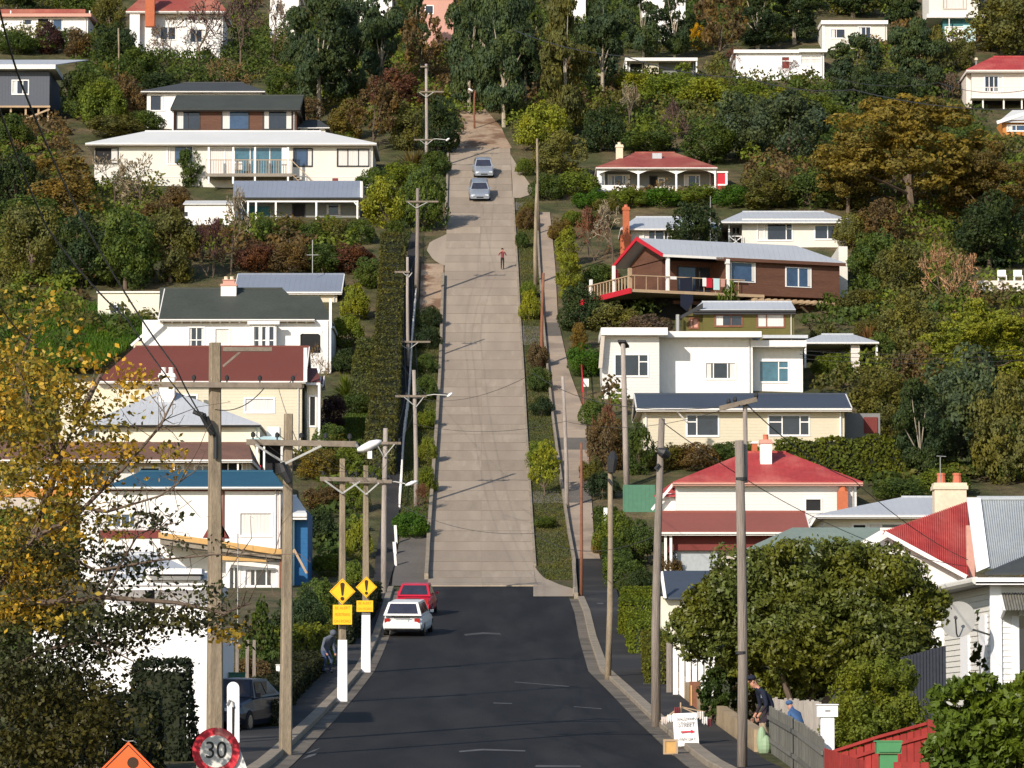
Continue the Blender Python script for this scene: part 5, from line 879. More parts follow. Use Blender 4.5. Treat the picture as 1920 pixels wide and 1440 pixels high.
# hedges: leafy skin over a solid-shaped path
def hedge(label, path, w, h, col, leaf=.12, n=None, rows=None, mtl=None, rnd_=.12, lip=0):
    pts = [G(u, v) if d_ is None else Vector((X(u, d_), d_, zg(d_))) for u, v, d_ in path]; rng = np.random.default_rng(len(label)*7)
    Lt = sum((pts[i+1]-pts[i]).length for i in range(len(pts)-1)); n = n or int((Lt+w)*(w+2*h)*.9/(leaf*leaf)*1.9)
    n = min(n, 60000); t = rng.uniform(0, 1, n)*(len(pts)-1)
    cum = np.array([0]+list(np.cumsum([(pts[i+1]-pts[i]).length for i in range(len(pts)-1)]))); t = rng.uniform(0, cum[-1], n); Pn = np.array([tuple(p) for p in pts])
    C = np.stack([np.interp(t, cum, Pn[:,k]) for k in range(3)], 1); i = np.clip(np.searchsorted(cum, t)-1, 0, len(pts)-2); Dm = Pn[i+1]-Pn[i]; Dm[:,2] = 0; Dm /= np.linalg.norm(Dm, axis=1, keepdims=True); Nv = np.stack([Dm[:,1], -Dm[:,0], 0*Dm[:,0]], 1)
    per = rng.uniform(0, w+2*h, n); top = per < w; side = np.where(per < w+h, 1.0, -1.0); hh = np.where(top, h, (per-w) % h); off = np.where(top, per-w/2, side*w/2)
    bul = 1+rnd_*np.sin(t*1.9)*np.sin(hh*2.2+t)
    ends = rng.uniform(0, 1, n) < .5*w/(Lt+w)*1.5
    off = np.where(ends, rng.uniform(-w/2, w/2, n), off); hh = np.where(ends, rng.uniform(0, h, n), hh); C0_ = Pn[0]; e2 = ends & (rng.uniform(0, 1, n) < .7)
    C[ends] = Pn[-1]; C[e2] = C0_
    C = C+Nv*(off*bul)[:, None]; C[:,2] += hh*(.97+.06*np.sin(t*2.3)); C += rng.normal(0, leaf*.5, C.shape)
    Nn = np.where(top[:, None], np.array([[0,0,1.0]]), Nv*side[:, None]); Nn[e2] = -Dm[e2]; Nn[ends & ~e2] = Dm[ends & ~e2]
    V, F, a = quads(C, Nn, leaf, rng, jit=.55); O = pts[0]
    e = thing('hedge', label, 'hedge', tuple(O)); o = link('foliage', mesh_np('foliage', V-np.array([tuple(O)]), F, mtl or LEAF, False, a), e, O); o.color = (*(GR[col] if isinstance(col, str) else col), 1)
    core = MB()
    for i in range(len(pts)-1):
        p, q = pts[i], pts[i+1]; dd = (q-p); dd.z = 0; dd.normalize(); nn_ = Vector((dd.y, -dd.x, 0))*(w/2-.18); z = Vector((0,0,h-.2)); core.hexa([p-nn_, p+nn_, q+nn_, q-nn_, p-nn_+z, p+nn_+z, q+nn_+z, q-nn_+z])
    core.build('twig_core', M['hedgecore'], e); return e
hedge('tall clipped black-green bush standing dark against the bright white wall', [(298,0,92),(312,0,93)], 1.25, (1432-1250)*92/FP, (.02,.028,.012), .07)  # silhouette in shade: its darkness is put into the leaf colour
hedge('lower dark clipped bush left of the tall one at the white wall', [(250,0,88),(262,0,89)], .9, 1.5, (.02,.028,.012), .07)
hedge('long clipped dark green hedge climbing beside the shaded left footpath', [(712,895,None),(722,800,None),(727,700,None),(732,600,None),(737,495,None)], 1.7, 2.6, (.10,.105,.035), .11)
hedge('round-topped clipped hedge at the lower end of the long hedge, left', [(690,760,None),(702,690,None)], 2.2, 2.3, (.10,.115,.035), .11)
hedge('cypress hedge with bright top behind the red-roofed villa', [(1460,905,None),(1580,900,None),(1700,895,None)], 1.6, 2.6, (.10,.125,.016), .14)
hedge('clipped lime-green hedge beside the right pavement, upper tier', [(1194,1196,None),(1196,1160,None)], 1.35, 1.5, (.115,.15,.016), .07)
hedge('clipped lime-green hedge beside the right pavement, lower tier', [(1207,1232,None),(1197,1200,None)], 1.0, 1.25, (.12,.155,.016), .07)
hedge('small clipped yellow-green bush with pale rim left of the weathered pole', [(1236,1290,None),(1226,1262,None)], .75, 1.5, (.11,.12,.02), .06)
hedge('light green hedge behind the two nearest left poles', [(500,1290,150),(590,1250,156)], 1.6, 1.5, (.115,.14,.018), .1)
hedge('dark garden hedge along the back of the near left pavement', [(470,1372,None),(530,1305,None),(575,1265,None)], 1.2, .8, (.03,.035,.014), .08)
hedge('dark hedge beside the left pavement behind the far warning sign', [(630,1215,None),(672,1165,None),(690,1130,None)], 1.2, 1.0, (.022,.03,.012), .09)
hedge('green hedge on the garden boundary right of the footpath, above the clipped hedge', [(1168,1108,None),(1150,1040,None),(1135,985,None)], 1.2, 1.1, (.055,.085,.018), .1)
# camellia, laurel and other near crowns, leaf by leaf
def bigcrown(name, label, u, d, lobes, n, leaf, col, base_v, mtl, trunkr=.1, seed=1, stems=5, cat='tree', asp=1.9, jit=.6):
    rng = np.random.default_rng(seed); L = []
    for (cu, cv, ru, rv, dy, ry) in lobes: p = P(cu, cv, d+dy); s = FP/(d+dy); L.append([p.x, p.y, p.z, ru/s, ry, rv/s])
    fine = []
    for l in L:
        for i in range(22):
            D = sph(rng, 1)[0]; q = rng.uniform(.28, .42); fine.append([l[0]+D[0]*l[3]*.78, l[1]+D[1]*l[4]*.78, l[2]+D[2]*l[5]*.78, l[3]*q, l[4]*q, l[5]*q])
    V, F, a = lobecloud(fine, n, leaf, rng, lo=.6, hi=1.15, jit=jit, asp=asp); O = Vector((X(u, d), d, zg(d)))
    e = thing(name, label, cat, tuple(O)); o = link('crown', mesh_np('crown', V-np.array([tuple(O)]), F, mtl, False, a), e, O); o.color = (*col, 1)
    mb = MB(); rg = random.Random(seed)
    for i in range(stems):
        l = L[i % len(L)]; b = O+Vector((rg.uniform(-.3,.3), rg.uniform(-.3,.3), -.1)); mb.tube([b, b.lerp(Vector(l[:3]), .5)+Vector((rg.uniform(-.2,.2),0,.1)), Vector(l[:3])], [trunkr, trunkr*.7, trunkr*.3], 6)
    mb.build('trunk', M['bark'], e); return e
bigcrown('camellia', 'large domed camellia tree with glossy leaves, right of the near poles', 1500, 108, [(1395,1115,100,85,0,1.3),(1500,1095,120,88,.3,1.6),(1610,1100,125,88,.2,1.5),(1330,1165,78,70,.2,1.1),(1690,1130,84,70,.5,1.2),(1450,1185,120,80,-.8,1.3),(1570,1190,130,80,-.8,1.3),(1670,1200,90,75,-.3,1),(1370,1215,70,45,-.2,.8),(1480,1260,90,50,.2,.9),(1570,1265,90,50,.2,.9),(1700,1175,50,55,.3,.8)], 105000, .072, (.105,.128,.026), 0, GLOSSY, .1, 5, 6)
bigcrown('shrub', 'large light green small-leaved bush behind the white letterbox', 1640, 86, [(1640,1310,78,75,0,1.0),(1600,1370,62,60,-.2,.9),(1680,1295,50,60,.2,.7),(1690,1380,60,70,0,.8),(1620,1450,90,80,0,1)], 60000, .042, (.145,.18,.026), 0, LEAF, .04, 6, 4, 'shrub', 1.6)
bigcrown('shrub', 'dark green shrub beside the brown board, left of the nearest right pole', 1350, 112, [(1350,1290,40,45,0,.6),(1365,1250,38,35,.3,.6),(1338,1320,25,30,0,.4)], 5200, .07, (.045,.075,.018), 0, LEAF, .05, 7, 3, 'shrub')
bigcrown('shrub', 'brownish dry shrub behind the man in the cap', 1440, 112, [(1420,1285,45,35,0,.7),(1470,1290,60,40,.3,.8),(1520,1290,40,40,0,.7),(1395,1330,25,35,0,.4)], 7000, .065, (.075,.062,.022), 0, LEAF, .05, 8, 5, 'shrub')
bigcrown('laurel', 'glossy laurel bush filling the bottom right corner', 1850, 58, [(1850,1345,95,80,0,.7),(1930,1320,80,65,.1,.7),(1795,1320,55,50,.1,.5),(1820,1430,85,90,0,.6),(1910,1440,100,100,0,.6),(1800,1520,80,80,0,.6)], 36000, .066, (.078,.125,.018), 0, GLOSSY, .03, 9, 5, 'shrub', 2.2, .8)
bigcrown('climber', 'thin climbing plant against the corner villa side wall', 1835, 112, [(1832,1170,7,60,0,.12),(1838,1235,18,30,0,.2)], 260, .09, (.05,.07,.02), 0, LEAF, .015, 10, 2, 'plant')
T('shrub',1655,1500,60,70,'g','low weedy plant beside the green letterbox',d=57.5)
# the big near autumn tree: limbs then leaves
e0 = Vector((X(-70, 63), 63, zg(63))); at = thing('autumn_tree', 'big near autumn tree with golden leaves filling the left side', 'tree', tuple(e0)); mb = MB(); rg = np.random.default_rng(22)
LB = [([(-70,1600,63),(-60,1300,63),(-20,1120,63),(60,1010,63),(85,940,63),(110,860,63),(150,780,63.3),(190,700,63.5)],.13),([(-20,1120,63),(90,1130,62.6),(200,1120,62.3),(330,1130,62),(420,1150,62),(470,1130,62)],.055),([(60,1010,63),(140,970,62.6),(230,880,62.4),(300,800,62.5),(330,740,62.5)],.045),
      ([(-30,1000,63.5),(-10,820,64),(30,700,64),(60,620,64)],.06),([(85,940,63),(200,960,62.4),(300,930,62),(370,880,62)],.03),([(60,1010,63),(180,1070,62.3),(300,1050,62),(400,1040,62),(530,1040,61.8)],.028),([(-60,1300,63),(80,1220,62.6),(170,1200,62.4),(250,1240,62.3)],.04),([(110,860,63),(60,760,62.6),(30,680,62.6)],.03),([(190,1120,62.3),(260,1000,62),(330,980,62)],.022)]
tips = []
for pts, r in LB:
    q = [P(*p) for p in pts]; mb.tube(q, [r*(1-.75*i/(len(q)-1)) for i in range(len(q))], 7)
    for i in range(1, len(q)):
        for k in range(9):
            a = q[i-1].lerp(q[i], rg.uniform(0, 1)); dv = Vector(rg.normal(0, .2, 3)); b = a+dv+Vector((.05,-.02,.08)); c = b+dv*.6+Vector(rg.normal(0, .1, 3)); e_ = c+Vector(rg.normal(0, .09, 3)); mb.tube([a, b, c, e_], [.009,.006,.004,.002], 4, False)
mb.build('trunk', M['bark'], at)
def leafpatch(spec, leaf, col, name, seed):
    rng = np.random.default_rng(seed); Cs = []
    for (u, v, ru, rv, n) in spec:
        m = max(3, n//26); cu = rng.normal(0, .48, m); cv = rng.normal(0, .48, m); cd = rng.uniform(-1.3, 1.3, m); j = rng.integers(0, m, n)
        c = np.array([tuple(P(u+a*ru, v+b*rv, 63+g)) for a, b, g in zip(cu, cv, cd)]); Cs.append(c[j]+rng.normal(0, .12, (n, 3))*np.array([1.2,1,.8]))
    C = np.concatenate(Cs); Nn = np.tile([0,-.35,.6], (len(C), 1)); V, F, a = quads(C, Nn, leaf, rng, 1.5, .9)
    o = link(name, mesh_np(name, V-np.array([tuple(e0)]), F, LEAFA, False, a), at, e0); o.color = (*col, 1); tag(o, kind='stuff')
leafpatch([(10,740,110,170,1500),(100,720,100,100,800),(50,890,120,90,1000),(190,720,70,60,200),(150,890,80,50,300),(30,1120,110,80,1000),(230,850,60,40,200),(30,600,60,60,160),(330,870,50,30,60),(20,1040,90,60,560),(250,690,50,40,90),(140,990,90,40,260),(425,1185,26,16,110),(60,1150,90,26,500),(300,730,40,30,30)], .062, (.36,.26,.035), 'golden_leaves', 31)
leafpatch([(30,760,110,160,1200),(140,770,90,100,600),(70,910,120,90,1000),(210,850,70,50,260),(50,1060,120,80,900),(190,960,90,40,260),(320,850,50,30,70)], .058, (.20,.19,.04), 'olive_leaves', 33)
leafpatch([(60,1260,150,90,3600),(100,1060,120,70,1300),(240,1060,90,40,500),(330,1165,110,20,700),(60,1390,170,100,4400),(180,1340,50,90,1300),(150,1180,140,50,2000),(280,980,50,20,160),(240,1150,90,30,500),(370,1120,50,22,160),(450,1190,20,12,60),(410,1010,16,10,20)], .058, (.05,.058,.024), 'shade_tinted_leaves', 32)  # darker leaf copy, the crown's own shade painted into the colour
# undergrowth over the hillside: leave houses and the street free
KEEP = [(-40,20,175,66),(235,-10,420,95),(-60,115,124,238),(262,150,500,244),(318,175,565,246),(555,220,620,246),(158,240,708,345),(335,335,442,428),(435,335,682,412),(180,540,305,590),(296,505,645,690),(180,645,610,850),(150,690,535,905),(-40,825,535,960),(190,880,582,1110),
        (1740,-30,1862,80),(1538,35,1668,95),(1376,88,1556,140),(1170,104,1310,136),(1808,104,1990,204),(1868,210,1990,262),(1112,268,1368,358),(1160,385,1350,480),(1345,392,1610,560),(1130,450,1582,572),(1278,560,1492,640),(1120,610,1515,748),(1495,625,1650,670),(1190,735,1600,838),(1215,820,1620,985),(1235,955,1530,1085),(1510,930,1790,1060),(1370,985,1660,1120),(1590,930,1830,1250),(1235,1065,1340,1220),(1750,900,1990,1300),(1832,500,1990,546),(620,740,745,850),(505,-10,560,40),(1120,905,1235,960)]
def free(u, v, w, h):
    if 690 < u+w/2 and u-w/2 < 1112+max(0, (v-800)*.25) and v > 262: return False
    if 850 < u < 950 and v > 215: return False
    for a, b, c, d_ in KEEP:
        if u+w/2 > a and u-w/2 < c and v > b and v-h < d_-3 and v < d_+16: return False
    return True
rng = np.random.default_rng(77); acc = {k: [] for k in ('g','ol','lg','br')}; cnt = 0
d = 126.0
while d < 500:
    step = 1.6+.003*(d-230); s = FP/d; v = vof(d, zg(d)); u = -260+rng.uniform(0, 40)
    while u < 2230:
        w = rng.uniform(1.7, 3.8); h = rng.uniform(.8, 2.5)*(.6 if v > 900 else 1)
        if (free(u, v, w*s, h*s) if d > 232 else (u < 60 or u > 1960+max(0, 150-d)*3)):
            x = X(u, d)+rng.normal(0, .3); y = d+rng.uniform(-.8, .8); z = zt(x, y); c = ['g','ol','lg','br'][int(np.clip((math.sin(x*.11+y*.05)+math.sin(x*.05-y*.09+1))*1.1+1.6+rng.normal(0, .7), 0, 3))]; acc[c].append((x, y, z+h*.25, w/2, w/2, h*.75)); cnt += 1
        u += rng.uniform(1.3, 2.3)*s
    d += step
for c, L in acc.items():
    L = np.array(L); n = len(L)*112; k = np.repeat(np.arange(len(L)), 112); D = sph(rng, n); D[:,2] = np.abs(D[:,2])*.95; rr_ = .82+.22*np.sin(D[:,0]*5+k)*np.sin(D[:,1]*6+k*2)+rng.normal(0, .07, n)
    C = L[k,:3]+D*L[k,3:]*rr_[:, None]; V, F, a = quads(C, D, .225, rng, 1.5, .7); a = np.clip(a*.6+.4*rng.uniform(0, 1, len(L))[k], 0, 1)
    o = link('undergrowth', mesh_np('undergrowth', V, F, LEAF, False, a)); o.color = (*[q*.95 for q in GR[c]], 1); tag(o, {'g':'mid green scrub covering the hillside','ol':'olive scrub covering the hillside','lg':'light green scrub covering the hillside','br':'brown dry scrub covering the hillside'}[c], 'undergrowth', kind='stuff')
# bright grassy bank on the left and verge grass on both sides of the street
def grass(name, label, polyL, polyR, v0, v1, n, hgt, col, seed):
    rng = np.random.default_rng(seed); d0_, d1_ = sorted((dist(v0), dist(v1))); D_ = rng.uniform(d0_, d1_, n); C = []
    for y in D_: v = vof(y, zg(y)); a, b = uat(polyL, v), uat(polyR, v); C.append((X(a+(b-a)*rng.uniform(0, 1), y), y, zg(y)+.03))
    C = np.array(C); t = rng.uniform(0, 6.28, n); w = .035+.02*rng.uniform(0, 1, n); S_ = np.stack([np.cos(t)*w, np.sin(t)*w, 0*t], 1); lean = rng.normal(0, .25, (n, 3)); lean[:,2] = 1; H_ = lean*(hgt*rng.uniform(.4, 1.2, n))[:, None]
    V = np.stack([C-S_, C+S_, C+H_+S_*.3, C+H_-S_*.3], 1).reshape(-1, 3); o = link(name, mesh_np(name, V, np.arange(n*4).reshape(n, 4), LEAF, False, rng.uniform(0, 1, n))); o.color = (*col, 1); tag(o, label, 'grass', kind='stuff')
grass('grass', 'bright green long grass on the bank at the left above the red roof', [(690,-60),(575,-60)], [(690,190),(640,260),(575,300)], 690, 578, 26000, .6, (.065,.135,.014), 1)
vr = [(1088,1024),(1062,1006),(1000,1003),(900,998),(800,992),(700,987),(600,981),(500,976),(400,970)]; vr2 = [(1088,1077),(1062,1072),(1000,1063),(900,1049),(780,1033),(700,1024),(600,1016),(500,1009),(400,1004)]
grass('grass', 'green and dry grass on the verge between the street and the right footpath', vr, vr2, 1088, 372, 26000, .07, (.085,.10,.032), 2)
vl = [(1005,748),(900,757),(820,762),(700,770),(600,778),(500,784)]; vl2 = [(1005,798),(900,806),(820,812),(700,820),(600,824),(500,828)]
grass('grass', 'grass on the narrow verge left of the concrete street', vl, vl2, 1000, 580, 14000, .09, (.08,.10,.03), 3)
grass('lawn', 'sloping lawn between the clipped hedge and the red-roofed house', [(850,560),(800,625),(740,690)], [(850,715),(800,712),(740,705)], 850, 740, 9000, .12, (.075,.12,.02), 4)
grass('lawn', 'small lawn behind the low beige wall on the right', [(1300,1265),(1272,1262)], [(1300,1330),(1272,1320)], 1300, 1272, 2500, .08, (.07,.12,.02), 5)
sheet('dirt_path', [(590,786),(495,790)], [(590,828),(495,832)], 590, 495, M['dirt'], .03)
# ---------------------------------------------------------------- poles, lamps and wires
POLE = {}
def pole(key, label, u, vb, vt, wb, wt, m, square=False, d=None, ut=None, arms=(), name='utility_pole', cat='utility pole', band=None, extra=None, group='utility poles along the street'):
    """arms = (v, u0, u1, brace_drop_px, v_tilt, n_insulators)"""
    d = d or dist(vb); s = FP/d; b = Vector((X(u, d), d, zg(d))); top = P(u if ut is None else ut, vt, d); e = thing(name, label, cat, tuple(b), group)
    rb, rt_ = wb/s/2, wt/s/2
    if square:
        q_ = [Vector((x*math.cos(.26)-y*math.sin(.26), x*math.sin(.26)+y*math.cos(.26), 0)) for x, y in ((-.83,-.83),(.83,-.83),(.83,.83),(-.83,.83))]; mb_ = MB(); ch = .9
        ring = lambda c, r: [c+p_*r+t_*r*.12 for p_, t_ in ((q_[0],q_[3]-q_[0]),(q_[0],q_[1]-q_[0]),(q_[1],q_[0]-q_[1]),(q_[1],q_[2]-q_[1]),(q_[2],q_[1]-q_[2]),(q_[2],q_[3]-q_[2]),(q_[3],q_[2]-q_[3]),(q_[3],q_[0]-q_[3]))]
        R1_, R2_ = ring(b-Vector((0,0,.3)), rb), ring(top, rt_); mb_.add(R1_+R2_, [(k, (k+1) % 8, 8+(k+1) % 8, 8+k) for k in range(8)]+[tuple(range(7, -1, -1)), tuple(range(8, 16))]); o = mb_.build('post', M[m], e)
    else:
        lean = .06*math.sin(u); o = MB().tube([b-Vector((0,0,.3)), b.lerp(top, .33)+Vector((lean,0,0)), b.lerp(top, .66)+Vector((lean*.8,0,0)), top], [rb, rb+(rt_-rb)*.33, rb+(rt_-rb)*.66, rt_], 12).build('post', M[m], e, smooth=True)
    tp = []
    for (v, u0, u1, dr, tilt, n) in arms:
        y = d-rt_-.09; a = P(u0, v+tilt, y); c = P(u1, v-tilt, y); MB().bar(a, c, .11, .13).build('crossarm', M['armwood'], e); hw = (c-a).length/2; mid = P(u if ut is None else ut, v, y)
        if dr:
            for sg in (-1, 1):
                f = min(.62*hw, .75); q = mid+(c-a).normalized()*f*sg; MB().bar(q+Vector((0,-.06,-.05)), P(u, v+dr, y-.03), .03, .05).build('brace', M['steel'], e)
        for k in range(n):
            t = (k+.5)/n if n > 1 else .5; t = .06+.88*k/(n-1) if n > 1 else .5; p = a.lerp(c, t)
            if abs(p.x-mid.x) < .15: p = p+Vector((.2,0,0))
            MB().tube([p+Vector((0,0,.06)), p+Vector((0,0,.12)), p+Vector((0,0,.125)), p+Vector((0,0,.2)), p+Vector((0,0,.24))], [.018,.018,.05,.055,.02], 8).build('insulator', M['darksteel'], e); tp.append(p+Vector((0,0,.22)))
    if band: v1, v0 = band; a = P(u, v1, d); f = lambda z: rb+(rt_-rb)*(z-b.z)/(top.z-b.z)+.006; z0, z1 = a.z, P(u, v0, d).z; r0, r1 = f(z0), f(z1); MB().hexa([(b.x-r0,d-r0,z0),(b.x+r0,d-r0,z0),(b.x+r0,d+r0,z0),(b.x-r0,d+r0,z0),(b.x-r1,d-r1,z1),(b.x+r1,d-r1,z1),(b.x+r1,d+r1,z1),(b.x-r1,d+r1,z1)]).build('white_band', M['whiteclean'], e)
    POLE[key] = (e, d, tp, top, b); return e
def lamp(key, u0, v0, u1, v1, ln=None, box=False):
    e, d, tp, top, b = POLE[key]; y = d-.3; a = P(u0, v0, d); q = P(u1, v1, y); dirx = 1 if u1 > u0 else -1; k = (ln or .9)/2
    MB().tube([a, a.lerp(q, .5)+Vector((0,0,.08)), q], .035, 6).build('lamp_arm', M['steel'], e); c = q+Vector((dirx*k, 0, .02))
    hd = MB(); st = [(-k,.05,.05),(-k*.6,.12,.09),(0,.16,.12),(k*.6,.14,.09),(k,.05,.04)]; vs = []
    for (x, w, h) in st:
        for i in range(8): t = i*math.pi/4; vs.append(c+Vector((x*dirx, w*math.cos(t), h*math.sin(t)+.1*(x/k))))
    hd.add(vs, [(i*8+j, i*8+(j+1) % 8, (i+1)*8+(j+1) % 8, (i+1)*8+j) for i in range(4) for j in range(8)]+[tuple(range(8)), tuple(range(32, 40))]).build('lamp_head', M['whiteclean'], e, smooth=True)
    if box: MB().box(tuple(c+Vector((.0,-.1,-.62))), tuple(c+Vector((.24,.1,-.15)))).build('control_box', M['white'], e)
pole('L1', 'tallest square concrete pole at the near left, beside the 30 sign', 403, 1400, 643, 35, 24, 'poleconc', True, arms=[(722,285,566,0,-1,5)]); e, d, tp, top, b = POLE['L1']
MB().bar(P(418,655,d-.2), P(510,655,d-.2), .1, .1).bar(P(418,687,d-.2), P(450,660,d-.2), .04, .05).build('crossarm', M['armwood'], e)
mb = MB(); mb.tube([P(398,815,d-.3),P(385,790,d-.4),P(380,778,d-.5)],[.06,.07,.09],8).tube([P(380,778,d-.5),P(362,772,d-.5)],[.07,.05],8).tube([P(405,820,d-.2),P(388,782,d-.45)],.05); mb.build('cable_bracket', M['darksteel'], e)
MB().tube([P(404,815,d-.22),P(404,860,d-.22)],.05).build('cable_joint', M['darksteel'], e)
pole('L2', 'square concrete pole at the near left kerb with a long braced crossarm', 535, 1418, 776, 27, 18, 'poleconc', True, ut=541, arms=[(831,462,668,38,-2,5)]); lamp('L2', 665, 836, 670, 838, .55); e, d, tp, top, b = POLE['L2']
MB().box(tuple(P(689,860,d-.35)), tuple(P(698,846,d-.15))).build('control_box', M['white'], e); MB().tube([P(527,868,d-.2),P(532,885,d-.2),P(543,905,d-.2)],[.1,.12,.08],8).build('cable_joint', M['darksteel'], e)
pole('L3', 'square pole with white painted foot carrying the nearer yellow warning sign', 642, 1317, 860, 18, 11, 'poleconc', True, arms=[(899,600,706,26,-1,4)], band=(1316,1200)); pole('L4', 'square pole with white painted foot carrying the farther yellow warning sign', 686, 1262, 873, 17, 10, 'poleconc', True, arms=[(903,655,735,24,0,4)], band=(1261,1149))
pole('L5', 'grey split-faced pole with braced arm and street lamp behind the warning signs', 720, 1117, 803, 12, 9, 'polegrey', ut=723, arms=[(831,698,752,26,0,3),(904,692,735,0,0,2)]); lamp('L5', 722, 905, 760, 907, .62)
pole('L6', 'grey timber pole with lamp arm rising from the clipped round bush, left verge', 780, 950, 694, 9, 7, 'polegrey', ut=776, arms=[(743,741,800,20,0,4)]); lamp('L6', 790, 743, 838, 741, .35)
pole('L7', 'timber pole with two thin crossarms beside the long hedge', 766, 690, 482, 7, 5, 'polegrey', ut=764, arms=[(510,740,768,10,0,3),(641,727,807,14,0,4)]); pole('L8', 'tall timber pole beside the driveway bay on the left of the street', 780, 562, 353, 9, 6, 'polewood', ut=783, arms=[(378,762,822,12,0,4)])
pole('L9', 'timber pole with three crossarms and a lamp near the top of the street, left', 799, 322, 120, 7, 5, 'polegrey', arms=[(125,788,801,0,0,2),(172,788,832,10,0,4),(262,776,812,10,0,3)]); lamp('L9', 801, 262, 836, 262, .35)
pole('L10', 'slender pale pole on the upper left slope above the yellow flax', 222, 148, 53, 3.4, 3, 'poleconc', cat='pole', group=None); pole('LT', 'brown street lamp pole at the very top of the street', 890, 242, 170, 4, 3.4, 'rusty', name='street_lamp', cat='street lamp', group=None); lamp('LT', 890, 171, 886, 169, .4)
pole('R1', 'nearest weathered round pole at the right, with a thin post strapped to its top', 1391, 1462, 826, 20, 17, 'polewood', ut=1386, d=86, arms=[]); e, d, tp, top, b = POLE['R1']
MB().tube([P(1398,905,d+.22),P(1397,756,d+.22)],.05,8).build('top_post', M['polegrey'], e); MB().bar(P(1349,766,d+.12), P(1419,749,d+.12), .11, .1).build('crossarm', M['armwood'], e)
for u, v in ((1366,756),(1378,752),(1418,744)): MB().tube([P(u,v+5,d+.1),P(u,v-2,d+.1),P(u,v-8,d+.1)],[.02,.05,.03],8).build('insulator', M['darksteel'], e)
for v in (898, 1224): z_ = P(1390, v, d); MB().tube([z_-Vector((0,0,.03)), z_+Vector((0,0,.03))], .12, 12).build('strap', M['darksteel'], e)
pole('R2', 'weathered leaning timber pole beside the A-frame board', 1230, 1365, 785, 19, 12, 'polewood', ut=1241); e, d, tp, top, b = POLE['R2']; MB().tube([P(1234,845,d-.15),P(1244,848,d-.2),P(1252,855,d-.1)],[.09,.14,.1],8).tube([P(1236,870,d-.15),P(1228,880,d-.15)],.04).build('cable_joint', M['darksteel'], e)
pole('R3', 'smooth grey round pole in front of the white modernist house', 1175, 912, 640, 12, 9, 'polegrey', ut=1168); e, d, tp, top, b = POLE['R3']; MB().hexa([P(1158,641,d-.3),P(1172,641,d-.3),P(1180,652,d+.3),P(1166,654,d+.3),P(1158,637,d-.3),P(1172,637,d-.3),P(1180,648,d+.3),P(1166,650,d+.3)]).build('cap_plate', M['darksteel'], e)
pole('R4', 'greenish timber pole with a dark cable box on the right pavement', 1139, 1276, 880, 13, 9, 'poleconc', ut=1144); e, d, tp, top, b = POLE['R4']; MB().tube([P(1146,886,d-.1),P(1148,862,d-.1),P(1150,848,d)],[.14,.2,.1],8).tube([P(1140,898,d-.15),P(1147,908,d-.15)],.05).build('cable_joint', M['darksteel'], e)
pole('R5', 'thin brown pole beside the footpath where the asphalt begins', 1090, 1122, 830, 7, 4.5, 'rusty'); pole('R6', 'long pale round pole on the edge of the right footpath', 1063, 955, 706, 9, 6, 'polegrey', ut=1055); pole('R7', 'cream pole at the head of the right footpath', 1004, 535, 345, 8, 6, 'poleconc', ut=1007); pole('R8', 'cream pole beside the silver cars at the street top', 1008, 440, 260, 5, 4, 'poleconc', ut=1007); pole('R9', 'thin brown leaning pole at the upper right verge', 1016, 690, 512, 7, 5, 'rusty', ut=1019)
pole('AE', 'thin mast in front of the dark round bush between the two white houses', 1332, 480, 368, 2, 1.6, 'steel', d=dist(480)-2, name='mast', cat='mast', group=None); pole('ST', 'slim pale post standing in front of the blue-sided house', 446, 1190, 1000, 2.4, 2.2, 'steel', d=140, name='post', cat='post', group=None)
def wire(label, pts, sag=.25, r=.010, group=None):
    mb = MB(); a = Vector(pts[0]); O = a
    for p, q in zip(pts[:-1], pts[1:]):
        p, q = Vector(p), Vector(q); mb.tube([p.lerp(q, t/12)-Vector((0,0,4*sag*(t/12)*(1-t/12))) for t in range(13)], r, 4, False)
    o = mb.build('power_line', M['darksteel'], None, O); tag(o, label, 'power line', group)
WO = ('leftmost', 'second', 'third', 'rightmost')
def span(k0, k1, label, n=3, sag=.5, r=.0075):
    A = POLE[k0]; B = POLE[k1]; ta = A[2] or [A[3]]; tb = B[2] or [B[3]]
    for i in range(n): wire('%s wire %s' % (WO[i] if i < n-1 else 'rightmost', label), [ta[min(i, len(ta)-1)], tb[min(i, len(tb)-1)]], sag, r)
span('L9','L8','from street-top timber pole to driveway bay pole, left side'); span('L8','L7','from driveway bay pole to long hedge pole'); span('L7','L6','from long hedge pole to the verge lamp pole',4); span('L6','L5','from verge lamp pole to grey split pole',3); span('L5','L4','from grey split pole to far warning sign pole',3,.2)
span('L4','L3','from far to near warning sign pole',4,.15); span('L3','L2','from near warning sign pole to long-armed kerb pole',4,.2)
wire('upper thick dark cable from the top left corner down to the tallest concrete pole', [P(-10,-20,60), P(45,170,64), P(170,440,76), P(330,690,94), P(400,812,98)], .1, .018); wire('lower thick dark cable from the left edge down past the chimney to the tallest pole', [P(-20,150,58), P(90,430,68), P(240,600,85), P(372,776,98)], .1, .016); wire('third thin wire crossing the autumn tree at the left', [P(-20,540,56), P(60,640,64), P(170,760,78)], .1, .012)
wire('curved service cable between the tallest concrete pole and the red roof house', [P(404,768,98), P(500,722,120), P(556,702,150)], .25, .014); wire('thin wire dropping from the red roof to the long crossarm', [P(520,720,150), P(560,835,98)], .1, .01)
wire('dark cable across the upper right hillside towards the right edge', [P(960,55,250), P(1170,105,235), P(1400,145,215), P(1600,168,200), P(1930,205,180)], .3, .03); wire('pale wire across the autumn tree at the right edge', [P(1560,145,220), P(1760,155,200), P(1930,168,185)], .3, .018)
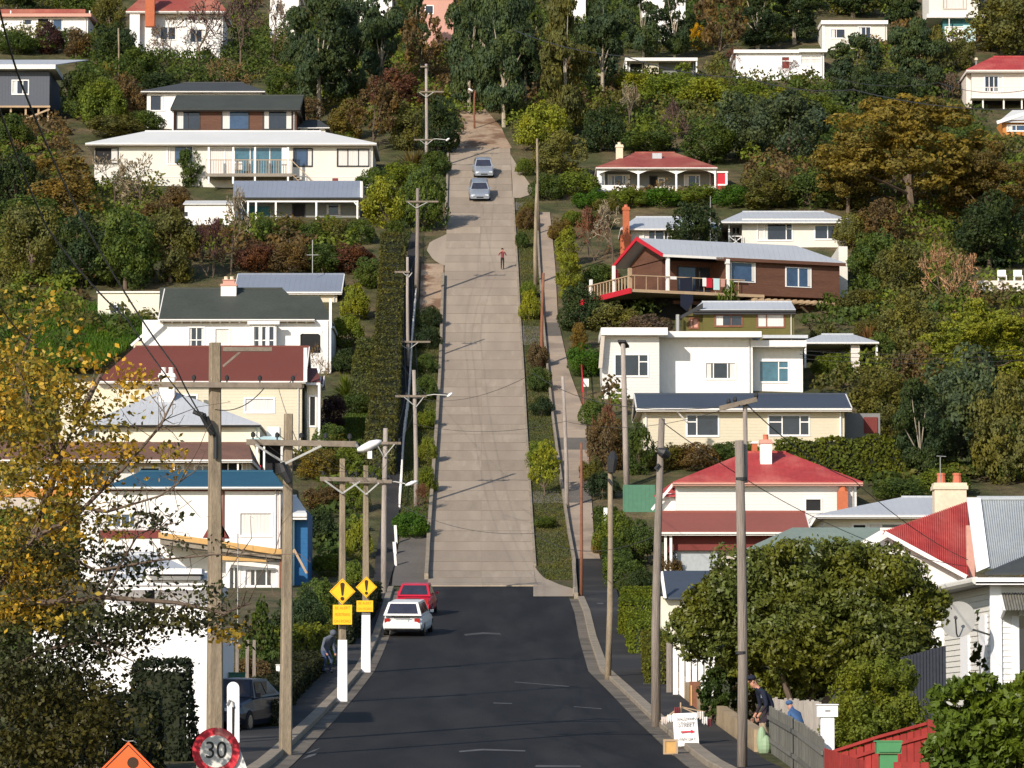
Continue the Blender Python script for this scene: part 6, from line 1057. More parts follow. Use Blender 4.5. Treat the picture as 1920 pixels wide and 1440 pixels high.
for i, v in enumerate((657, 664, 672)): wire('%s of three level wires at the right edge below the flat-topped tree' % ('top', 'middle', 'lowest')[i], [P(1500,v,200), P(1930,v-2+i*2,170)], .2, .014, 'level wires on the right')
wire('long wire crossing the concrete street from the left pole to the right footpath', [P(776,795,240), P(1060,790,225), P(1350,770,170)], .5, .014); wire('wire crossing the lower street towards the leaning timber pole', [P(722,930,215), P(1000,1000,170), P(1240,1000,112)], .6, .012); wire('wire crossing the street from the round bush pole to the weathered right pole', [P(776,745,240), P(1000,700,180), P(1386,760,86)], .6, .012)
wire('service wire from the nearest right pole over the red-roofed villa', [P(1400,758,86), P(1600,900,115), P(1815,1050,148)], .2, .012); wire('second service wire from the nearest right pole to the steep red roof', [P(1240,790,112), P(1560,985,140), P(1812,1062,148)], .2, .012)
# ---------------------------------------------------------------- signs
def textmesh(txt, size, m, parent, loc, xs=1.0, name='lettering', rotz=0):
    c = bpy.data.curves.new('t', 'FONT'); c.body = txt; c.size = size; c.align_x = 'CENTER'; c.align_y = 'CENTER'; c.extrude = .002; to = bpy.data.objects.new('t', c); me = bpy.data.meshes.new_from_object(to); me.name = name; me.materials.clear(); me.materials.append(m)
    o = bpy.data.objects.new(name, me); COL.objects.link(o); o.parent = parent; pl = Vector(parent['_o']) if '_o' in parent else Vector((0,0,0)); o.location = Vector(loc)-pl; o.rotation_euler = (math.pi/2, 0, rotz); o.scale = (xs, 1, 1); bpy.data.objects.remove(to); return o
def warning(key, label, u, v, r, pu, pv0, pv1, pw, lines):
    e0, d, *_ = POLE[key]; y = d-.36; s = FP/y; c = P(u, v, y); e = thing('warning_sign', label, 'sign', tuple(c), 'yellow warning signs'); R = r/s
    MB().prism([c+Vector((0,0,R)), c+Vector((R,0,0)), c+Vector((0,0,-R)), c+Vector((-R,0,0))][::-1], (0,.03,0)).build('sign_plate', M['yellow'], e)
    b = MB(); k = R*.9; w = R*.035
    for a1, a2 in (((0,1),(1,0)),((1,0),(0,-1)),((0,-1),(-1,0)),((-1,0),(0,1))):
        b.bar(c+Vector((a1[0]*k,-.006,a1[1]*k)), c+Vector((a2[0]*k,-.006,a2[1]*k)), .004, w)
    b.build('border', M['signtext'], e)
    N_ = 14; pts = [c+Vector((R*.17*math.cos(a), -.012, R*.55+R*.13*math.sin(a))) for a in [math.pi*i/N_ for i in range(N_+1)]]+[c+Vector((-R*.06,-.012,-R*.32)), c+Vector((R*.06,-.012,-R*.32))]
    MB().prism(pts, (0,.01,0)).build('exclamation_stroke', M['black'], e); MB().prism([c+Vector((R*.15*math.cos(a), -.012, -R*.55+R*.15*math.sin(a))) for a in [2*math.pi*i/16 for i in range(16)]], (0,.01,0)).build('exclamation_dot', M['black'], e)
    e2 = thing('supplementary_plate', label.replace('diamond', 'lettered plate under the diamond'), 'sign', tuple(P(pu, (pv0+pv1)/2, y)), 'yellow supplementary plates'); a = P(pu-pw/2, pv1, y); q = P(pu+pw/2, pv0, y)
    MB().box((a.x, y, a.z), (q.x, y+.03, q.z)).build('sign_plate', M['yellow'], e2)
    for i, t in enumerate(lines): textmesh(t, (q.z-a.z)/len(lines)*.62, M['signtext'], e2, ((a.x+q.x)/2, y-.004, q.z-(q.z-a.z)*(i+.5)/len(lines)), .9 if len(t) < 9 else .62)
    for vv in (pv1-6, v): z = P(u, vv, y).z; MB().box((c.x-.14, y+.03, z-.02), (c.x+.14, y+.2, z+.02)).build('bracket', M['steel'], e2)
warning('L3', 'nearer yellow diamond with an exclamation mark on the left pavement', 642, 1109, 24.5, 642, 1134, 1171, 36, ['BE ALERT', 'PEDESTRIANS', 'ON ROAD']); warning('L4', 'farther yellow diamond with an exclamation mark on the left pavement', 687, 1101, 20, 684, 1126, 1147, 31, ['BE ALERT', 'ON ROAD'])
d = 65; c = P(405, 1409, d-.06); e = thing('speed_sign', 'round red-rimmed 30 speed sign on a white backing board, bottom left', 'speed sign', (c.x, d, zg(d)))
disc = lambda c, r, y, n=40: [c+Vector((r*math.cos(2*math.pi*i/n), y, r*math.sin(2*math.pi*i/n))) for i in range(n)]
s = FP/d; MB().prism(disc(c, 44.5/s, 0), (0,.03,0)).build('red_rim', M['signred'], e, smooth=False); MB().prism(disc(c, 30/s, -.012), (0,.01,0)).build('sign_face', M['signwhite'], e); textmesh('30', .37, M['darksteel'], e, c+Vector((0,-.016,.01)), .95)
MB().prism([P(368,1600,d), P(368,1400,d), P(377,1382,d), P(436,1382,d), P(446,1395,d), P(478,1480,d), P(500,1600,d)], (0,.03,0)).build('backing_board', M['sign_white_board'] if 'sign_white_board' in M else M['white'], e)
d = 59; c = P(240, 1452, d); R = 61*d/FP; e = thing('roadworks_sign', 'orange diamond temporary road works sign at the bottom left edge', 'sign', (c.x, d, zg(d)))
MB().prism([c+Vector((0,0,R)), c+Vector((R,0,0)), c+Vector((0,0,-R)), c+Vector((-R,0,0))][::-1], (0,.02,0)).build('sign_plate', M['orange'], e); b = MB(); k = R*.9
for a1, a2 in (((0,1),(1,0)),((1,0),(0,-1)),((0,-1),(-1,0)),((-1,0),(0,1))): b.bar(c+Vector((a1[0]*k,-.006,a1[1]*k)), c+Vector((a2[0]*k,-.006,a2[1]*k)), .004, .014)
b.build('border', M['black'], e); h_ = P(249, 1430, d-.008); MB().prism(disc(h_, 10/125, 0, 18), (0,.006,0)).prism([h_+Vector((-.06,0,-.10)), h_+Vector((.05,0,-.09)), h_+Vector((.11,0,-.3)), h_+Vector((-.14,0,-.34))], (0,.006,0)).build('worker_symbol', M['black'], e)
MB().tube([P(229,1385,d), P(233,1388,d-.02), P(240,1390,d), P(250,1389,d-.02), P(256,1393,d)], .006).build('wire_tie', M['steel'], e); MB().box((c.x-.03,d+.02,zg(d)), (c.x+.03,d+.06,c.z+.2)).build('stand', M['steel'], e)
# A-frame board, rack with cloths, wooden crate
d = dist(1406); e = thing('a_frame_board', 'white A-frame board with black lettering and a red arrow on the right pavement', 'sandwich board', tuple(G(1288, 1404, .14))); q = lambda u, v, dy=0: P(u, v, d+dy)
MB().hexa([q(1265,1400,-.05),q(1311,1397,-.1),q(1311,1397,-.06),q(1265,1400,-.01),q(1261,1338,.25),q(1306,1336,.2),q(1306,1336,.24),q(1261,1338,.29)]).build('front_panel', M['white'], e); MB().hexa([q(1267,1398,.55),q(1309,1396,.5),q(1309,1396,.54),q(1267,1398,.59),q(1261,1338,.3),q(1306,1336,.25),q(1306,1336,.29),q(1261,1338,.34)]).build('back_panel', M['white'], e)
for u in (1268, 1309): MB().bar(q(u,1407,-.1), q(u-1,1390,-.05), .05).build('leg', M['white'], e)
for t, v, sz, xs in (('BALDWIN', 1348, .11, .95), ('STREET', 1359, .17, .72), ('OPEN DAY', 1386, .11, .8)): f = (1400-v)/62; textmesh(t, sz, M['grey'], e, q(1287, v, -.07+f*.3-.05), xs)
a = q(1276,1372.5,.03); MB().prism([a+Vector((0,-.03,.018)), a+Vector((.24,-.03,.03)), a+Vector((.24,-.03,.06)), a+Vector((.34,-.03,.01)), a+Vector((.24,-.03,-.03)), a+Vector((.24,-.03,-.0)), a+Vector((0,-.03,-.018))], (0,.006,0)).build('arrow', M['signred'], e)
e = thing('cloth_rack', 'low rack of pinkish patterned cloths standing behind the A-frame board', 'clothes rack', tuple(G(1285, 1392, .14))); m_ = MB(); hub = q(1276, 1325, .9)
for u, v in ((1238,1352),(1250,1350),(1332,1350),(1322,1335)): m_.bar(hub, q(u, v, .9), .025)
m_.bar(hub+Vector((0,0,.1)), Vector((hub.x, hub.y, zg(hub.y))), .03).build('frame', M['timber'], e)
for i, (u, v, w) in enumerate(((1246,1350,12),(1258,1346,14),(1270,1332,12),(1314,1340,14),(1322,1350,12),(1330,1354,9))):
    p = q(u, v-6, .85); n_ = 6; vs = []
    for k in range(n_+1):
        xx = p.x+(k/n_-.5)*w/83; vs += [(xx, p.y+.02*(-1)**k, p.z), (xx, p.y+.03*(-1)**k, p.z-.17-.03*math.sin(k*2+i))]
    MB().add(vs, [(2*k,2*k+2,2*k+3,2*k+1) for k in range(n_)]).build('cloth', M[('pinkwhite','white','pinkcloth')[i % 3]], e)
d = dist(1416); e = thing('wooden_crate', 'small wooden frame box standing on the right kerb', 'box', tuple(G(1258, 1416, .17))); a = P(1244,1416,d); c = P(1271,1386,d); MB().box((a.x+.03,d+.02,a.z+.03),(c.x-.03,d+.25,c.z-.03)).build('panel', M['ochre'], e)
for (x0,x1,z0,z1) in ((a.x,a.x+.05,a.z,c.z),(c.x-.05,c.x,a.z,c.z),(a.x+.05,c.x-.05,a.z,a.z+.05),(a.x+.05,c.x-.05,c.z-.05,c.z)): MB().box((x0,d,z0),(x1,d+.28,z1)).build('frame_rail', M['timber'], e)
e = thing('brown_board', 'upright brown board with pale edge leaning by the dark green shrub', 'board', tuple(G(1302, 1330, .1))); d = dist(1332); MB().box(tuple(P(1293,1333,d)), (P(1313,1278,d).x, d+.05, P(1313,1278,d).z)).build('panel', M['rusty'], e); MB().box((P(1290,0,d).x,d-.02,P(0,1330,d).z),(P(1293,0,d).x-.003,d+.06,P(0,1285,d).z)).build('edge', M['ochre'], e)
# ---------------------------------------------------------------- fences, walls, letterboxes
def palings(name, label, path, h, w, gap, m, th=.02, rails=True, part='paling', jit=.03, top=None):
    P0 = [Vector(p) for p in path]; e = thing(name, label, 'fence', tuple(P0[0])); rg = random.Random(len(label))
    for a, b in zip(P0[:-1], P0[1:]):
        L_ = Vector((b.x-a.x, b.y-a.y, 0)).length; n = max(1, int(L_/(w+gap))); t = Vector((b.x-a.x, b.y-a.y, 0)).normalized(); nn_ = Vector((t.y, -t.x, 0)); nn_ = nn_ if nn_.y < 0 else -nn_
        for i in range(n):
            f = i/n; p = a.lerp(b, f); hh = h+rg.uniform(-jit, jit); o_ = nn_*rg.uniform(0, .008); q = p+t*w
            MB().hexa([p+o_, q+o_, q+o_-nn_*th, p+o_-nn_*th]+[v+Vector((0,0,hh)) for v in (p+o_, q+o_, q+o_-nn_*th, p+o_-nn_*th)]).build(part, M[m], e)
        if rails:
            for z in (.3, h-.25): MB().bar(a-nn_*.05+Vector((0,0,z)), b-nn_*.05+Vector((0,0,z)), .04, .08).build('rail', M[m], e)
    return e
def pt(u, v, d): p = P(u, v, d); return (p.x, d, p.z)
def gpt(u, d, off=0): return (X(u, d), d, zg(d)+off)
h1 = P(1445,1342,97).z-zg(97)
palings('paling_fence', 'weathered grey paling fence in front of the man in the cap', [gpt(1444,97), gpt(1500,86), gpt(1547,77)], 1.06, .135, .008, 'weathered'); palings('paling_fence', 'pale grey paling fence behind the white sign board at the right', [gpt(1449,104), gpt(1540,101)], P(0,1311,103).z-zg(103), .14, .012, 'palewood')
a, b, c2 = pt(1552,1512,64), pt(1650,1482,63), pt(1742,1458,62); fr_ = palings('board_fence', 'red board fence rising to the right behind the green letterbox', [a, b, c2], .77, .15, .012, 'redfence', jit=.006); e = fr_
for p, q2 in ((a, b), (b, c2)): MB().bar(Vector(p)+Vector((0,-.03,.80)), Vector(q2)+Vector((0,-.03,.80)), .09, .045).build('cap_rail', M['redfence'], e); MB().bar(Vector(p)+Vector((0,-.045,.62)), Vector(q2)+Vector((0,-.045,.62)), .03, .05).build('rail', M['redfence'], e)
palings('board_fence', 'low red slatted fence at the bottom edge, left of the green letterbox', [pt(1546,1500,60), pt(1622,1530,57)], .74, .05, .008, 'redfence', jit=.004); palings('board_fence', 'red and orange flaking boards at the bottom edge, right of the green letterbox', [pt(1676,1500,56), pt(1745,1498,56)], .50, .1, .01, 'redfence', jit=.01)
e = thing('fence_post', 'end post of the red board fence beside the laurel', 'post', c2); MB().box((c2[0]-.02,c2[1]-.06,c2[2]-.3),(c2[0]+.1,c2[1]+.06,c2[2]+.86)).build('post', M['redfence'], e)
def letterbox(label, u, d, v0, v1, vb, w, pw, m, curved=False, slot=True):
    e = thing('letterbox', label, 'letterbox', gpt(u, d)); a = P(u-w/2, v1, d); b = P(u+w/2, v0, d); MB().box((a.x,d,a.z),(b.x,d+.3,b.z)).build('box', M[m], e); MB().prism([(a.x-.02,d-.03,b.z),(b.x+.02,d-.03,b.z),(b.x+.01,d-.03,b.z+.02),(a.x-.01,d-.03,b.z+.02)],(0,.36,0)).build('lid', M[m], e)
    c = P(u-pw/2, vb, d); f = P(u+pw/2, v1, d); MB().box((c.x,d+.04,zg(d)-.1),(f.x,d+.22,a.z-.004)).build('post', M[m], e); mid = (a.x+b.x)/2
    if slot: MB().box((mid-.05,d-.006,(a.z+b.z)/2-.01),(mid+.05,d-.001,(a.z+b.z)/2+.012)).build('slot', M['darksteel'], e)
    return e
letterbox('white letterbox on a white post in front of the large light green bush', 1552, 79, 1322, 1344, 1372, 38, 25, 'whiteclean'); e = letterbox('green letterbox with flared top in front of the red fence', 1667, 57, 1391, 1413, 1460, 46, 33, 'greenbox', slot=False); d = 57; a = P(1644,1410,d); b = P(1691,1389,d); MB().prism([(a.x+.03,d-.02,a.z),(b.x-.03,d-.02,a.z),(b.x+.01,d-.02,b.z),(a.x-.01,d-.02,b.z)],(0,.02,0)).build('flap', M['greenbox'], e)
letterbox('dark green letterbox on the left beyond the tallest concrete pole', 444, 112, 1262, 1279, 1300, 30, 8, 'greenfence'); letterbox('small white letterbox behind the long-armed pole, left', 521, 131, 1247, 1265, 1300, 7, 4, 'white', slot=False)
d = 99; c = P(437, 1290, d); e = thing('gate_post', 'tall white round-topped panel with a dark cut-out beside the tallest pole', 'gate post', gpt(437, d)); s = FP/d
MB().prism([P(426,1395,d), P(449,1395,d)]+[c+Vector((11.5/s*math.cos(t),0,11.5/s*math.sin(t))) for t in [math.pi*i/12 for i in range(13)]], (0,.05,0)).build('panel', M['whiteclean'], e)
MB().prism([P(435,1390,d-.01), P(439,1390,d-.01), P(440,1325,d-.01), P(435,1325,d-.01)], (0,.008,0)).build('slot', M['shade'], e); MB().tube([P(425,1322,d-.05), P(430,1312,d-.05), P(436,1315,d-.05), P(438,1326,d-.05)], .02).build('handle', M['steel'], e)
e = thing('gate_post', 'thin white picket post at the end of the left garden, beside the stooping person', 'post', gpt(590, 145)); MB().box((X(588,145),145,zg(145)),(X(592,145),145.1,P(0,1240,145).z)).build('post', M['white'], e)
for i, (u, v0) in enumerate(((463,1200),(476,1200),(444,1205))): d = 125+i; e = thing('garden_post', '%s pale timber post behind the tallest concrete pole' % ('middle', 'right-hand', 'left-hand')[i], 'post', gpt(u, d), 'garden posts'); MB().box((X(u-3,d),d,zg(d)),(X(u+3,d),d+.12,P(0,v0,d).z)).build('post', M['polewood'], e)
# white picket fence up the left verge, posts too small to pick apart
mb = MB(); PK = [(1052,742),(980,747),(940,750),(900,753),(830,757),(760,766),(700,770),(640,773),(560,780),(500,783),(440,782)]; d = dist(955); rg = random.Random(4); O = G(750, 955)
while d < dist(437):
    v = vof(d, zg(d)); x = X(uat(PK, v), d); h_ = .95+rg.uniform(-.1, .1); mb.box((x-.045,d,zg(d)),(x+.045,d+.03,zg(d)+h_)); d += .42+rg.uniform(0, .1)
e = thing('picket_fence', 'broken white picket fence climbing the left verge between hedge and street', 'fence', tuple(O)); o = mb.build('picket', M['white'], e); tag(o, kind='stuff')
for (a, b) in ((955, 437),):
    pts = []; d = dist(a)
    while d < dist(b): v = vof(d, zg(d)); pts.append(Vector((X(uat(PK, v), d), d+.05, zg(d)+.7))); d += 4
    MB().tube(pts, .03, 4).build('rail', M['white'], e)
for i, (u, vb, vt, w) in enumerate(((742,1062,1030,4.5),(743,1020,985,5),(741,1040,1016,6))): d = dist(vb); e = thing('marker_post', '%s white post at the driveway left of the concrete street' % ('lowest leaning', 'tallest', 'squat middle')[i], 'post', gpt(u, d), 'white driveway posts'); a = Vector(gpt(u, d)); t = P(u-2, vt, d); MB().bar(a, t, w*d/FP).build('post', M['white'], e)
e = thing('handrail', 'red metal handrail beside the right footpath below the bright green bush', 'handrail', tuple(G(1092,765))); dd0, dd1 = dist(765), dist(705); MB().tube([(X(1094,dd0),dd0,zg(dd0)+1.0),(X(1090,dd1),dd1,zg(dd1)+1.0)], .05).build('rail', M['scarlet'], e)
for t in (0,.5,1): y = dd0+(dd1-dd0)*t; MB().tube([(X(1094-4*t,y),y,zg(y)),(X(1094-4*t,y),y,zg(y)+1.0)], .04).build('post', M['scarlet'], e)
e = thing('notice_board', 'small white notice by the red handrail', 'sign', tuple(G(1099,742))); d = dist(742); MB().box(tuple(P(1094,725,d)), (P(1104,710,d).x, d+.04, P(0,710,d).z)).build('board', M['white'], e); MB().box((X(1098,d),d+.04,zg(d)),(X(1100,d),d+.1,P(0,712,d).z)).build('post', M['darksteel'], e)
h = House('iron_fence', 'green corrugated iron fence at the foot of the smooth grey pole', 'fence', 1198, 950, dist(960)); h.box('panel',1168,909,1228,950,0,.06,'greenfence',True)
h = House('pale_panel', 'narrow white panel standing by the lower right footpath', 'panel', 1137, 1030); h.box('panel',1132,952,1139,1030,0,.08,'white',True)
# low beige wall along the right pavement
wl = [(1278,1240),(1300,1268),(1330,1300),(1360,1338),(1385,1372),(1410,1410)]; mbp = [(G(u+4, v, .12)) for v, u in wl]; e = thing('low_wall', 'low beige retaining wall curving along the right pavement', 'wall', tuple(mbp[0]))
for p, q2 in zip(mbp[:-1], mbp[1:]):
    t = (q2-p); t.z = 0; t.normalize(); nn_ = Vector((-t.y, t.x, 0)); nn_ = nn_ if nn_.x > 0 else -nn_; p2 = q2-t*.02
    MB().hexa([p-Vector((0,0,.2)), p2-Vector((0,0,.2)), p2+nn_*.25-Vector((0,0,.2)), p+nn_*.25-Vector((0,0,.2)), p+Vector((0,0,.42)), p2+Vector((0,0,.40)), p2+nn_*.25+Vector((0,0,.40)), p+nn_*.25+Vector((0,0,.42))]).build('wall_block', M['wallbeige'], e)
palings('picket_fence', 'white picket fence behind the small lawn on the right', [gpt(1262,131), gpt(1345,131)], P(0,1215,131).z-zg(131), .16, .03, 'white', jit=.01); e = thing('pole_stub', 'short weathered post left of the white picket fence', 'post', gpt(1256, 133)); MB().tube([gpt(1256,133), pt(1256,1205,133)], .12, 8).build('post', M['polewood'], e)
d = 103; e = thing('notice_board', 'white sign board behind the man in the cap', 'sign', gpt(1440, d)); MB().prism([P(1428,1311,d), P(1449,1311,d), P(1450,1334,d), P(1440,1336,d)][::-1], (0,.04,0)).build('board', M['white'], e); MB().box((X(1444,d),d+.04,zg(d)),(X(1447,d),d+.1,P(0,1315,d).z)).build('post', M['timber'], e)
# ---------------------------------------------------------------- vehicles (built along +y, wheels on z = 0, then set on the slope)
def car(label, u, vb, yaw, m, L_=4.4, Wd=1.68, H=1.42, estate=False, d=None, tail=True, group='cars on the street'):
    d = d or dist(vb); e = thing('car', label, 'car', (X(u, d), d, zg(d)+.03), group); e['_o'] = (0,0,0); sl_ = math.atan2(zg(d+2)-zg(d-2), 4); e.rotation_mode = 'XYZ'; e.matrix_world = Matrix.Translation(e.location) @ Matrix.Rotation(sl_, 4, 'X') @ Matrix.Rotation(yaw, 4, 'Z')
    hw = Wd/2; hl = L_/2
    st = [(-hl,.40,.62,.80,.84),(-hl+.12,.30,.70,.93,.95),(-hl+.7,.22,.88,.96,1),(-.9,.2,.90,.97,1),(.3,.2,.90,.96,1),(hl-1.25,.2,.88,.95,1),(hl-.45,.24,.76,.92,.97),(hl-.08,.32,.66,.86,.90),(hl,.40,.58,.74,.78)]
    vs = []
    for (y, z0, z1, ws, wl_) in st:
        A_, B_ = hw*wl_, hw*ws; vs += [(-A_*.93,y,z0),(-A_,y,z0+.14),(-A_,y,(z0+z1)/2+.03),(-B_*.98,y,z1-.05),(-B_*.9,y,z1),(0,y,z1+.03),(B_*.9,y,z1),(B_*.98,y,z1-.05),(A_,y,(z0+z1)/2+.03),(A_,y,z0+.14),(A_*.93,y,z0)]
    n = 11; MB().add(vs, [(i*n+k,(i+1)*n+k,(i+1)*n+(k+1) % n,i*n+(k+1) % n) for i in range(len(st)-1) for k in range(n)]+[tuple(range(n)), tuple(range(len(vs)-1, len(vs)-n-1, -1))]).build('body', M[m], e, smooth=False)
    yr0, yr1 = (-hl+.12, -hl+.42) if estate else (-hl+.55, -hl+1.25); yf0, yf1 = hl-1.35, .35                       # rear and front screen foot / head
    b, t = hw*.93, hw*.72; zb_, zt_ = .90, H
    c = [(-b,yr0,zb_),(b,yr0,zb_),(b,yf0,zb_-.02),(-b,yf0,zb_-.02),(-t,yr1,zt_-.05),(t,yr1,zt_-.05),(t,yf1,zt_-.03),(-t,yf1,zt_-.03),(0,(yr1+yf1)/2,zt_)]
    MB().add(c, [(0,1,5,4),(1,2,6,5),(2,3,7,6),(3,0,4,7),(4,5,8),(5,6,8),(6,7,8),(7,4,8)]).build('cabin', M[m], e)
    def quadin(ids, a0, a1, b0, b1, off_, nm):
        p = [Vector(c[i]) for i in ids]; f = lambda s_, t_: p[0].lerp(p[1], s_).lerp(p[3].lerp(p[2], s_), t_); q = [f(a0,b0), f(a1,b0), f(a1,b1), f(a0,b1)]; nn_ = (q[1]-q[0]).cross(q[3]-q[0]).normalized(); cc = Vector((0,(yr1+yf1)/2,1)); nn_ = nn_ if nn_.dot(q[0]-cc) > 0 else -nn_
        MB().add([v+nn_*off_ for v in q], [(0,1,2,3)]).build(nm, M['glasscar'], e)
    quadin((0,1,5,4), .08,.92,.14,.9, .012, 'rear_window'); quadin((2,3,7,6), .06,.94,.06,.93, .012, 'windscreen')
    for ids in ((1,2,6,5), (3,0,4,7)): quadin(ids, .08,.46,.12,.86, .012, 'side_window'); quadin(ids, .5,.9,.12,.86, .012, 'side_window')
    for sx in (-1, 1):
        for sy in (-hl+.85, hl-.85):
            w = MB().tube([(sx*(hw-.2),sy,.3),(sx*(hw-.0),sy,.3)], .3, 18).build('wheel', M['tyre'], e); MB().tube([(sx*(hw-.02),sy,.3),(sx*(hw+.012),sy,.3)], .18, 14).build('rim', M['chrome'], w)
        MB().box((sx*(hw*.6),-hl+.02,.60),(sx*(hw*.86),-hl+.12,.78)).build('tail_lamp', M['lampred'], e); MB().box((sx*(hw*.5),hl-.14,.56),(sx*(hw*.82),hl-.02,.68)).build('headlight', M['lampwhite'], e)
        MB().box((sx*(hw*.98),.62,.90),(sx*(hw*1.14),.76,1.02)).build('mirror', M[m], e)
    MB().box((-hw*.9,-hl-.08,.36),(hw*.9,-hl+.06,.56)).build('bumper', M[m], e); MB().box((-hw*.86,hl-.08,.34),(hw*.86,hl+.06,.52)).build('bumper', M[m], e); MB().box((-.26,-hl-.02 if not estate else -hl-.02,.62),(.26,-hl+.03,.73)).build('number_plate', M['plate'], e); MB().box((-.3,hl+.04,.40),(.3,hl+.07,.50)).build('grille', M['darksteel'], e)
    MB().box((-.34,-hl+.0,.78),(.34,-hl+.05,.83)).build('handle_strip', M['darksteel'], e)
    return e
car('white estate car parked at the left kerb, seen from behind', 766, 1189, -.10, 'carwhite', 4.5, 1.78, 1.5, True); car('red car parked just ahead of the white estate car', 781, 1152, -.07, 'carred', 4.1, 1.72, 1.48)
car('upper of two silver cars coming down the street', 906, 328, math.pi+.05, 'carsilver', 4.2, 1.78, 1.5); car('lower of two silver cars coming down the street', 899, 371, math.pi+.03, 'carsilver', 4.3, 1.8, 1.45, True)
car('dark navy car mostly hidden behind the tallest concrete pole', 438, 1400, 2.9, 'carnavy', 4.2, 1.68, 1.38, d=108)
M['greycloth'] = mat('grey_blue_cloth', (.10,.115,.15), .9, .25, 2, 9)
# ---------------------------------------------------------------- people
def person(label, loc, joints, edges, matf, sub=2, scale=1.0, yaw=0, extras=None):
    e = thing('person', label, 'person', tuple(loc)); e['_o'] = (0,0,0); me = bpy.data.meshes.new('sk'); names = list(joints); me.from_pydata([joints[k][:3] for k in names], [(names.index(a), names.index(b)) for a, b in edges], []); o = bpy.data.objects.new('sk', me); COL.objects.link(o)
    md = o.modifiers.new('s', 'SKIN'); 
    if not me.skin_vertices: me.attributes
    sv = me.skin_vertices[0].data
    for i, k in enumerate(names): r = joints[k][3]; sv[i].radius = (r, joints[k][4] if len(joints[k]) > 4 else r); sv[i].use_root = (i == 0)
    s2 = o.modifiers.new('u', 'SUBSURF'); s2.levels = sub; s2.render_levels = sub; dg = bpy.context.evaluated_depsgraph_get(); m2 = bpy.data.meshes.new_from_object(o.evaluated_get(dg)); bpy.data.objects.remove(o)
    m2.materials.clear(); mats = []
    for p in m2.polygons:
        k = matf(p.center)
        if k not in mats: mats.append(k); m2.materials.append(M[k])
        p.material_index = mats.index(k); p.use_smooth = True
    m2.name = 'body'; b = bpy.data.objects.new('body', m2); COL.objects.link(b); b.parent = e; b['_o'] = (0,0,0); e.rotation_euler = (0,0,yaw); e.scale = (scale,)*3; return e
def near(p, a, r): return (Vector(p)-Vector(a)).length < r
# man in a cap stooping with hands on thighs, facing left
J = dict(pel=(.10,0,.84,.15,.13), bel=(.04,0,1.0,.15,.13), che=(-.10,0,1.20,.17,.14), nek=(-.24,0,1.33,.065), hd0=(-.31,0,1.38,.085,.09), hd1=(-.36,0,1.47,.095,.10), lhip=(.10,.1,.80,.10), lkn=(-.10,.13,.46,.07), lan=(.02,.14,.09,.045), lto=(-.16,.14,.04,.04),
         rhip=(.10,-.1,.80,.10), rkn=(-.14,-.13,.46,.07), ran=(0,-.14,.09,.045), rto=(-.18,-.14,.04,.04), lsh=(-.15,.19,1.22,.07), lel=(-.08,.24,.92,.048), lwr=(-.22,.18,.70,.033), lha=(-.27,.16,.62,.04,.03), rsh=(-.15,-.19,1.22,.07), rel=(-.08,-.26,.92,.048), rwr=(-.24,-.2,.70,.033), rha=(-.29,-.18,.62,.04,.03))
ED = [('pel','bel'),('bel','che'),('che','nek'),('nek','hd0'),('hd0','hd1'),('pel','lhip'),('lhip','lkn'),('lkn','lan'),('lan','lto'),('pel','rhip'),('rhip','rkn'),('rkn','ran'),('ran','rto'),('che','lsh'),('lsh','lel'),('lel','lwr'),('lwr','lha'),('che','rsh'),('rsh','rel'),('rel','rwr'),('rwr','rha')]
def mf(p):
    if p.z < .08: return 'darkcloth'
    if p.x < -.2 and p.z > 1.31: return 'skin'
    if p.z > .82 and not (p.x < -.12 and p.z < .9): return 'navy'
    if p.z < .74 and p.x < -.19 and p.z > .56: return 'skin'
    if p.z > .5: return 'darkcloth'
    return 'khaki'
d = 98; L0 = Vector(gpt(1438, d, .14)); e = person('man in dark cap and navy top stooping with hands on thighs by the paling fence', L0, J, ED, mf, 2, 1.0, .25)
MB().sphere((-.37,0,1.55),(.115,.105,.07),14,8).hexa([(-.52,-.07,1.515),(-.42,-.09,1.525),(-.42,.09,1.525),(-.52,.07,1.515),(-.52,-.06,1.53),(-.42,-.09,1.55),(-.42,.09,1.55),(-.52,.06,1.53)]).build('cap', M['navy'], e)
MB().sphere((-.455,0,1.46),(.022,.016,.03),8,6).build('nose', M['skin'], e); MB().sphere((-.36,-.095,1.46),(.025,.015,.035),8,6).sphere((-.36,.095,1.46),(.025,.015,.035),8,6).build('ears', M['skin'], e); MB().add([(-.2,-.168,1.18),(-.05,-.168,1.18),(-.05,-.168,1.08),(-.2,-.168,1.08)],[(0,1,2,3)]).build('shirt_print', M['blueroof'], e)
for sy in (-1, 1):
    f = MB(); 
    for k, (dx, ln) in enumerate(((-.02,.07),(0,.085),(.02,.08),(.04,.065))): b0 = Vector((-.30+dx, sy*(.17+.012*k), .60)); f.tube([b0, b0+Vector((-.012,0,-ln*.55)), b0+Vector((.004,0,-ln))], [.011,.010,.007], 6)
    b0 = Vector((-.26, sy*.14, .66)); f.tube([b0, b0+Vector((.02,-sy*.02,-.04)), b0+Vector((.025,-sy*.02,-.075))], [.013,.011,.008], 6); f.build('fingers', M['skin'], e)
d = 96; e = thing('green_bin_bag', 'pale green plastic sack on the ground behind the stooping man', 'sack', gpt(1437, d, .1)); MB().sphere((X(1431,d),d+.5,zg(d)+.3),(.12,.14,.34),14,10).sphere((X(1438,d),d+.45,zg(d)+.2),(.14,.16,.24),12,8).build('sack', M['palegreen'], e)
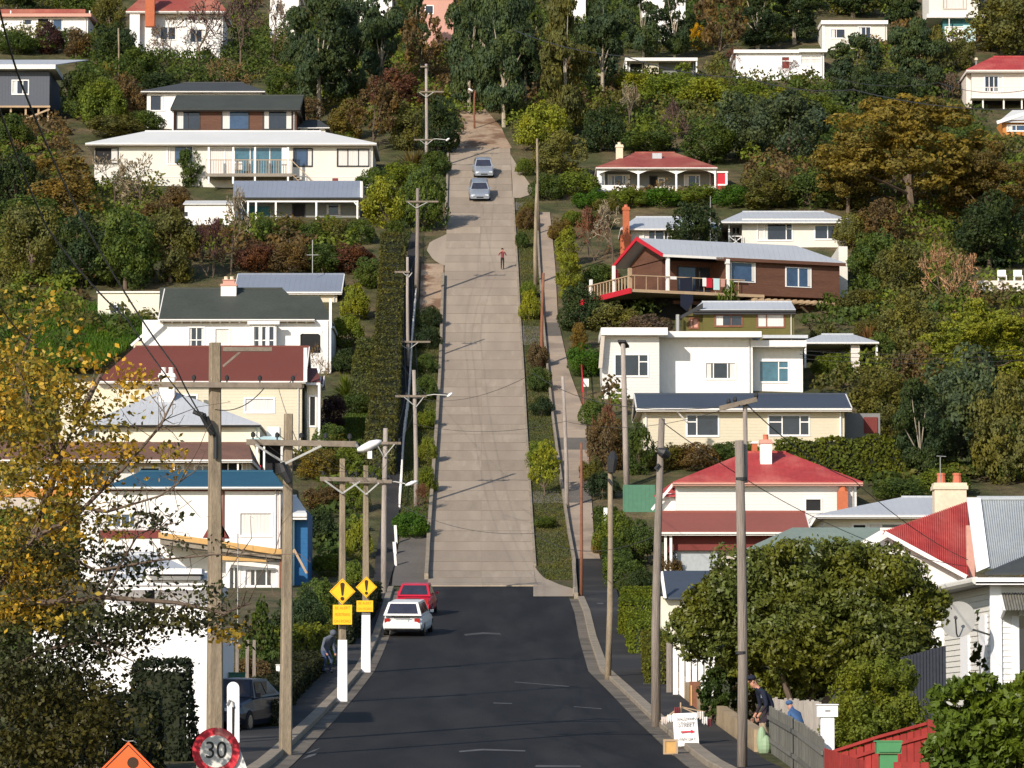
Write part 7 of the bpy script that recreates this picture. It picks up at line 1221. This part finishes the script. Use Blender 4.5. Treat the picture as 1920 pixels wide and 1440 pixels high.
# walker on the steep part, elbows out
J2 = dict(pel=(0,0,.92,.13,.10), bel=(0,0,1.05,.125,.095), che=(0,0,1.30,.16,.11), nek=(0,0,1.46,.055), hd0=(0,0,1.52,.075), hd1=(0,0,1.62,.09), lhip=(-.08,0,.88,.085), lkn=(-.09,-.08,.50,.06), lan=(-.09,.02,.09,.04), lto=(-.09,-.12,.04,.035), rhip=(.08,0,.88,.085), rkn=(.09,.02,.50,.06), ran=(.10,.12,.09,.04), rto=(.10,-.02,.04,.035),
          lsh=(-.18,0,1.38,.06), lel=(-.31,-.02,1.12,.042), lwr=(-.18,-.2,1.40,.03), lha=(-.12,-.22,1.44,.035), rsh=(.18,0,1.38,.06), rel=(.31,-.02,1.12,.042), rwr=(.18,-.2,1.40,.03), rha=(.12,-.22,1.44,.035))
def mf2(p):
    if p.z > 1.47 or (p.y < -.17 and p.z > 1.33): return 'skin'
    if p.z > .95: return 'pinkcloth'
    return 'darkcloth' if p.z > .07 else 'hair'
e = person('person in dark red top walking down the concrete street with elbows out', Vector(gpt(942, dist(507), .07)), J2, ED, mf2, 2, 1.0, .1); MB().sphere((0,.02,1.655),(.1,.105,.085),12,8).build('hair', M['hair'], e); MB().sphere((0,-.09,1.61),(.015,.02,.025),8,6).build('nose', M['skin'], e)
# stooping person in grey blue
J3 = dict(J); J3['hd1'] = (-.38,0,1.36,.095,.10); J3['hd0'] = (-.32,0,1.33,.085); J3['nek'] = (-.24,0,1.30,.075)
def mf3(p):
    if p.z > .80: return 'greycloth'
    if p.z < .7 and p.x < -.2 and p.z > .56: return 'skin'
    return 'denim' if p.z > .08 else 'darkcloth'
e = person('stooping person in grey-blue hooded top in the shade of the left pavement', Vector(gpt(612, dist(1270), .14)), J3, ED, mf3, 2, 1.0, 2.3); MB().sphere((-.37,0,1.42),(.125,.12,.12),14,10).build('hood', M['greycloth'], e)
d = 96; J4 = dict(J); d = 97; e = person('person in blue top bending behind the grey paling fence', Vector(gpt(1496, d, -.05)), J4, ED, lambda p: 'skin' if (p.x < -.24 and p.z > 1.33) else ('bluecloth' if p.z > .8 else 'denim'), 2, .78, -.9); MB().sphere((-.37,0,1.53),(.115,.105,.08),14,8).build('cap', M['bluecloth'], e)
